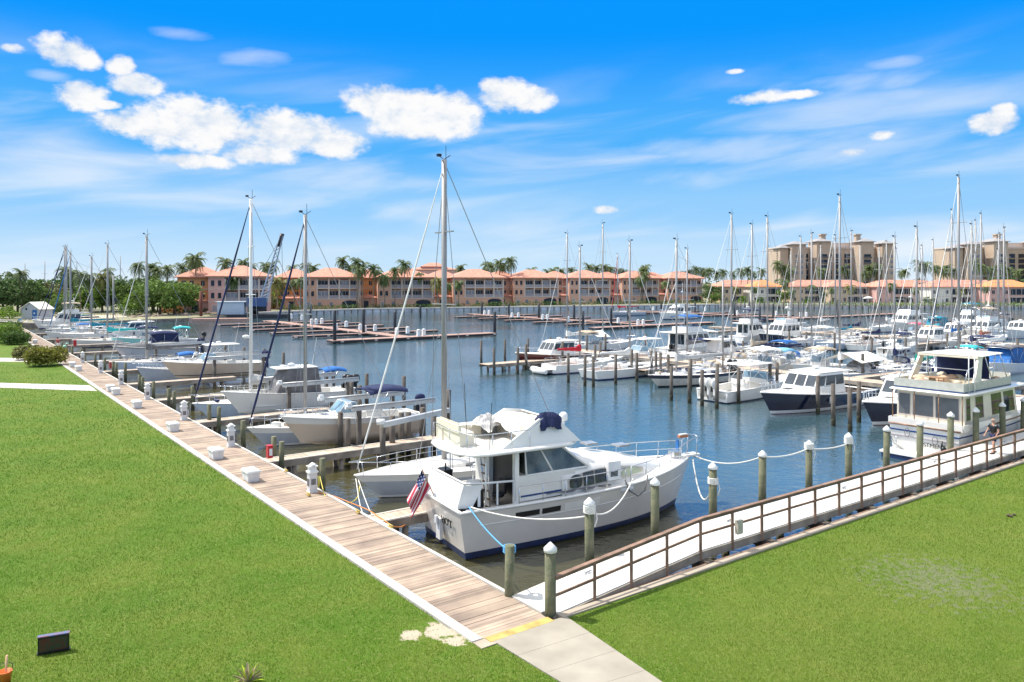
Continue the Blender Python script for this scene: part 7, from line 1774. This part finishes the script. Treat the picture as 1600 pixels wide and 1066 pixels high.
# tiki palm-thatch dock railings in front of the houses: private docks
for i, (px, w_) in enumerate(((1150,20),(1200,24),(1262,26),(1335,32),(1405,26),(1480,30),(1560,34))):
    Y = P(px, 481, .2).y; Y = 302-(px-1120)*.03*(1 if px < 1300 else .4)-5; c = at(px, Y-4, -.1); n_ = 9
    t = thing('private_dock', f'timber private dock with pilings before the waterfront houses, {ordn[i]} from left', 'dock', c, 0, 'private docks of the waterfront houses')
    b = MB(); b.box((-w_*.30,-1,0),(w_*.30,1,.2)); b.build('deck', DOCKW, t)
    for k in range(n_):
        x = -w_*.30+w_*.6*k/(n_-1); q = MB(); q.tube([(x,-1.1,-3),(x,-1.1,2.2+.5*(k % 2))], .2, 6); q.build('post', WOODG if k % 3 else DARKP, t)
    b = MB(); b.box((-w_*.3,.9,1.1),(w_*.3,1.0,1.2)); b.box((-w_*.3,.9,.6),(w_*.3,1.0,.68)); b.build('railing', WHITE, t)
# white patio umbrella
um = thing('patio_umbrella', 'white patio umbrella on the lawn of the wide tan house', 'umbrella', at(1357,306,0)); b = MB(); b.lathe([(2.4,2.5),(1.2,3.1),(.05,3.4)], (0,0,0), 10); b.build('canopy', WHITEC, um); b = MB(); b.tube([(0,0,0),(0,0,2.6)], .06, 6); b.build('pole', WHITE, um)

# ---------------------------------------------------------------- people
def skin_obj(name, joints, edges, m, parent, sub=1):
    me = bpy.data.meshes.new(name); me.from_pydata([j[0] for j in joints], edges, []); me.materials.append(m)
    o = bpy.data.objects.new(name, me); COL.objects.link(o); o.parent = parent
    md = o.modifiers.new('skin', 'SKIN'); md.use_smooth_shade = True
    for i, j in enumerate(joints): me.skin_vertices[0].data[i].radius = (j[1], j[1] if len(j) < 3 else j[2])
    me.skin_vertices[0].data[0].use_root = True
    s_ = o.modifiers.new('sub', 'SUBSURF'); s_.levels = sub; s_.render_levels = sub
    return o
SKIN = mat('skin', (.50,.27,.18), .6, var=.08); HAIRG = mat('grey_hair', (.30,.27,.25), .8); HAIRD = mat('dark_hair', (.04,.025,.02), .7)
def person(label, loc, rz, pose, shirt, shorts, hair, bald=False, hat=None, s_=1.0):
    t = thing('person', label, 'person', loc, rz); t.scale = (s_,)*3
    J = pose; idx = {}; joints = []; edges = []
    def add(n, p, r, pr=None, r2=None):
        idx[n] = len(joints); joints.append((p, r, r2 or r)); 
        if pr: edges.append((idx[pr], idx[n]))
    add('pelvis', J['pelvis'], .13, None, .11); add('waist', J['waist'], .12, 'pelvis', .10); add('chest', J['chest'], .15, 'waist', .11); add('neck0', J['neck0'], .07, 'chest'); add('neck', J['neck'], .052, 'neck0')
    add('head0', J['head'] - Vector((0,0,.04)), .072, 'neck'); add('head1', J['head']+Vector((0,0,.05)), .082, 'head0'); add('head2', J['head']+Vector((0,0,.12)), .06, 'head1')
    for sd in ('L','R'):
        k = 1 if sd == 'L' else -1
        add('sh'+sd, J['sh'+sd], .062, 'chest'); add('el'+sd, J['el'+sd], .042, 'sh'+sd); add('wr'+sd, J['wr'+sd], .027, 'el'+sd)
        d = (J['wr'+sd]-J['el'+sd]).normalized(); pl = J['wr'+sd]+d*.07; add('palm'+sd, pl, .032, 'wr'+sd, .018)
        lat = d.cross(Vector((1,0,0))); lat = lat.normalized() if lat.length > .1 else Vector((0,1,0))
        for f in range(4):
            o_ = lat*(f-1.5)*.021; L1 = (.034,.040,.037,.028)[f]; bend = Vector((.35,0,0))
            add(f'f{f}{sd}', pl+o_*1.0+d*.030, .0095, 'palm'+sd); add(f'g{f}{sd}', pl+o_*1.15+d*(.03+L1)+bend*.03, .0085, f'f{f}{sd}'); add(f'h{f}{sd}', pl+o_*1.2+d*(.03+L1*1.7)+bend*.09, .007, f'g{f}{sd}')
        add('t0'+sd, pl+lat*-.045+d*-.01, .011, 'palm'+sd); add('t1'+sd, pl+lat*-.062+d*.03, .009, 't0'+sd)
        add('hip'+sd, J['hip'+sd], .095, 'pelvis'); add('kn'+sd, J['kn'+sd], .058, 'hip'+sd); add('cf'+sd, J['kn'+sd].lerp(J['an'+sd], .35), .055, 'kn'+sd); add('an'+sd, J['an'+sd], .036, 'cf'+sd)
        add('ft'+sd, J['an'+sd]+Vector((.08,0,-.045)), .035, 'an'+sd); add('to'+sd, J['an'+sd]+Vector((.18,0,-.06)), .026, 'ft'+sd)
    body = skin_obj('body', joints, edges, SKIN, t, 1)
    hd = J['head']
    fb = MB(); fb.lathe([(.016,-.02),(.012,.02)], hd+Vector((.105,0,.03)), 6)
    for k in (1,-1): fb.lathe([(.018,-.03),(.02,.03)], hd+Vector((.0,k*.10,.03)), 6)
    fb.build('nose_and_ears', SKIN, t); ey = MB()
    for k in (1,-1): ey.cbox(hd+Vector((.098,k*.034,.055)), (.012,.024,.012))
    ey.cbox(hd+Vector((.092,0,-.035)), (.012,.045,.010)); ey.build('eyes_and_mouth', HAIRD, t)
    h = MB()
    if hat: h.lathe([(.24,.075),(.17,.09),(.12,.10),(.115,.19),(.05,.22)], hd+Vector((0,0,.02)), 14)
    else:
        h.lathe([(.085,-.02),(.108,.03),(.100,.06)], hd+Vector((-.014,0,0)), 12) if bald else h.lathe([(.085,-.03),(.112,.04),(.108,.11),(.06,.165),(.01,.175)], hd+Vector((-.014,0,.0)), 12)
    h.build('hat' if hat else 'hair', hat or hair, t)
    sh_ = [(J['waist']-Vector((0,0,.12)), .165, .13), (J['waist'], .155, .125), (J['chest'], .185, .135), (J['neck0'], .085, .08)]
    e = [(0,1),(1,2),(2,3)]; n = 4
    for sd in ('L','R'):
        sh_ += [(J['sh'+sd], .085, .08), (J['sh'+sd].lerp(J['el'+sd], .6), .068, .068)]; e += [(2,n),(n,n+1)]; n += 2
    skin_obj('shirt', sh_, e, shirt, t)
    st_ = [(J['pelvis']+Vector((0,0,.03)), .155, .13)]; e = []; n = 1
    for sd in ('L','R'): st_ += [(J['hip'+sd], .118, .115), (J['hip'+sd].lerp(J['kn'+sd], .8), .088, .088)]; e += [(0,n),(n,n+1)]; n += 2
    skin_obj('shorts', st_, e, shorts, t)
    so = MB()
    for sd in ('L','R'): a = J['an'+sd]; so.box(a+Vector((-.06,-.045,-.095)), a+Vector((.21,.045,-.05)))
    so.build('shoes', HAIRD, t)
    return t
def pose(hunch=0.0, step=0.12, armL=(.05,.18), armR=(.05,.18)):
    v = Vector; J = dict(pelvis=v((0,0,.95)), waist=v((.02+hunch*.3,0,1.08)), chest=v((.02+hunch*.9,0,1.32-hunch*.25)), neck0=v((.02+hunch*1.4,0,1.47-hunch*.45)), neck=v((.03+hunch*1.6,0,1.53-hunch*.5)), head=v((.05+hunch*2,0,1.64-hunch*.7)))
    for sd, k, am in (('L',1,armL),('R',-1,armR)):
        c = J['chest']; J['sh'+sd] = c+v((0,k*.19,.09)); J['el'+sd] = J['sh'+sd]+v((am[0],k*.10,-.27)); J['wr'+sd] = J['el'+sd]+v((am[1],-k*.03,-.18))
        J['hip'+sd] = v((0,k*.095,.90)); J['kn'+sd] = v((k*step+.03,k*.11,.50)); J['an'+sd] = v((k*step*1.6-.02,k*.12,.10))
    return J
pp = P(1553, 708, .31); person('bald person in black t-shirt and dark shorts walking on the white walkway', pp, HV+pi*.9, pose(0,.13,(.0,.12),(.05,.20)), BLACK, NAVY, HAIRG, True)
pp = P(98, 558, .0); person('stooping person in pale green shirt on the far boardwalk beside the bush', pp, HV+.5, pose(.26,.10,(.1,.16),(.1,.14)), mat('pale_green_shirt', (.28,.55,.40), .8), NAVY, HAIRD, False, mat('green_hat', (.30,.50,.42), .8))
pp = P(91, 548, .0); person('person in red shirt on the far boardwalk behind the stooping person', pp, HV+2.2, pose(.04,.08), mat('red_shirt', (.45,.05,.07), .8), WHITE, HAIRD, False)
finish_labels()
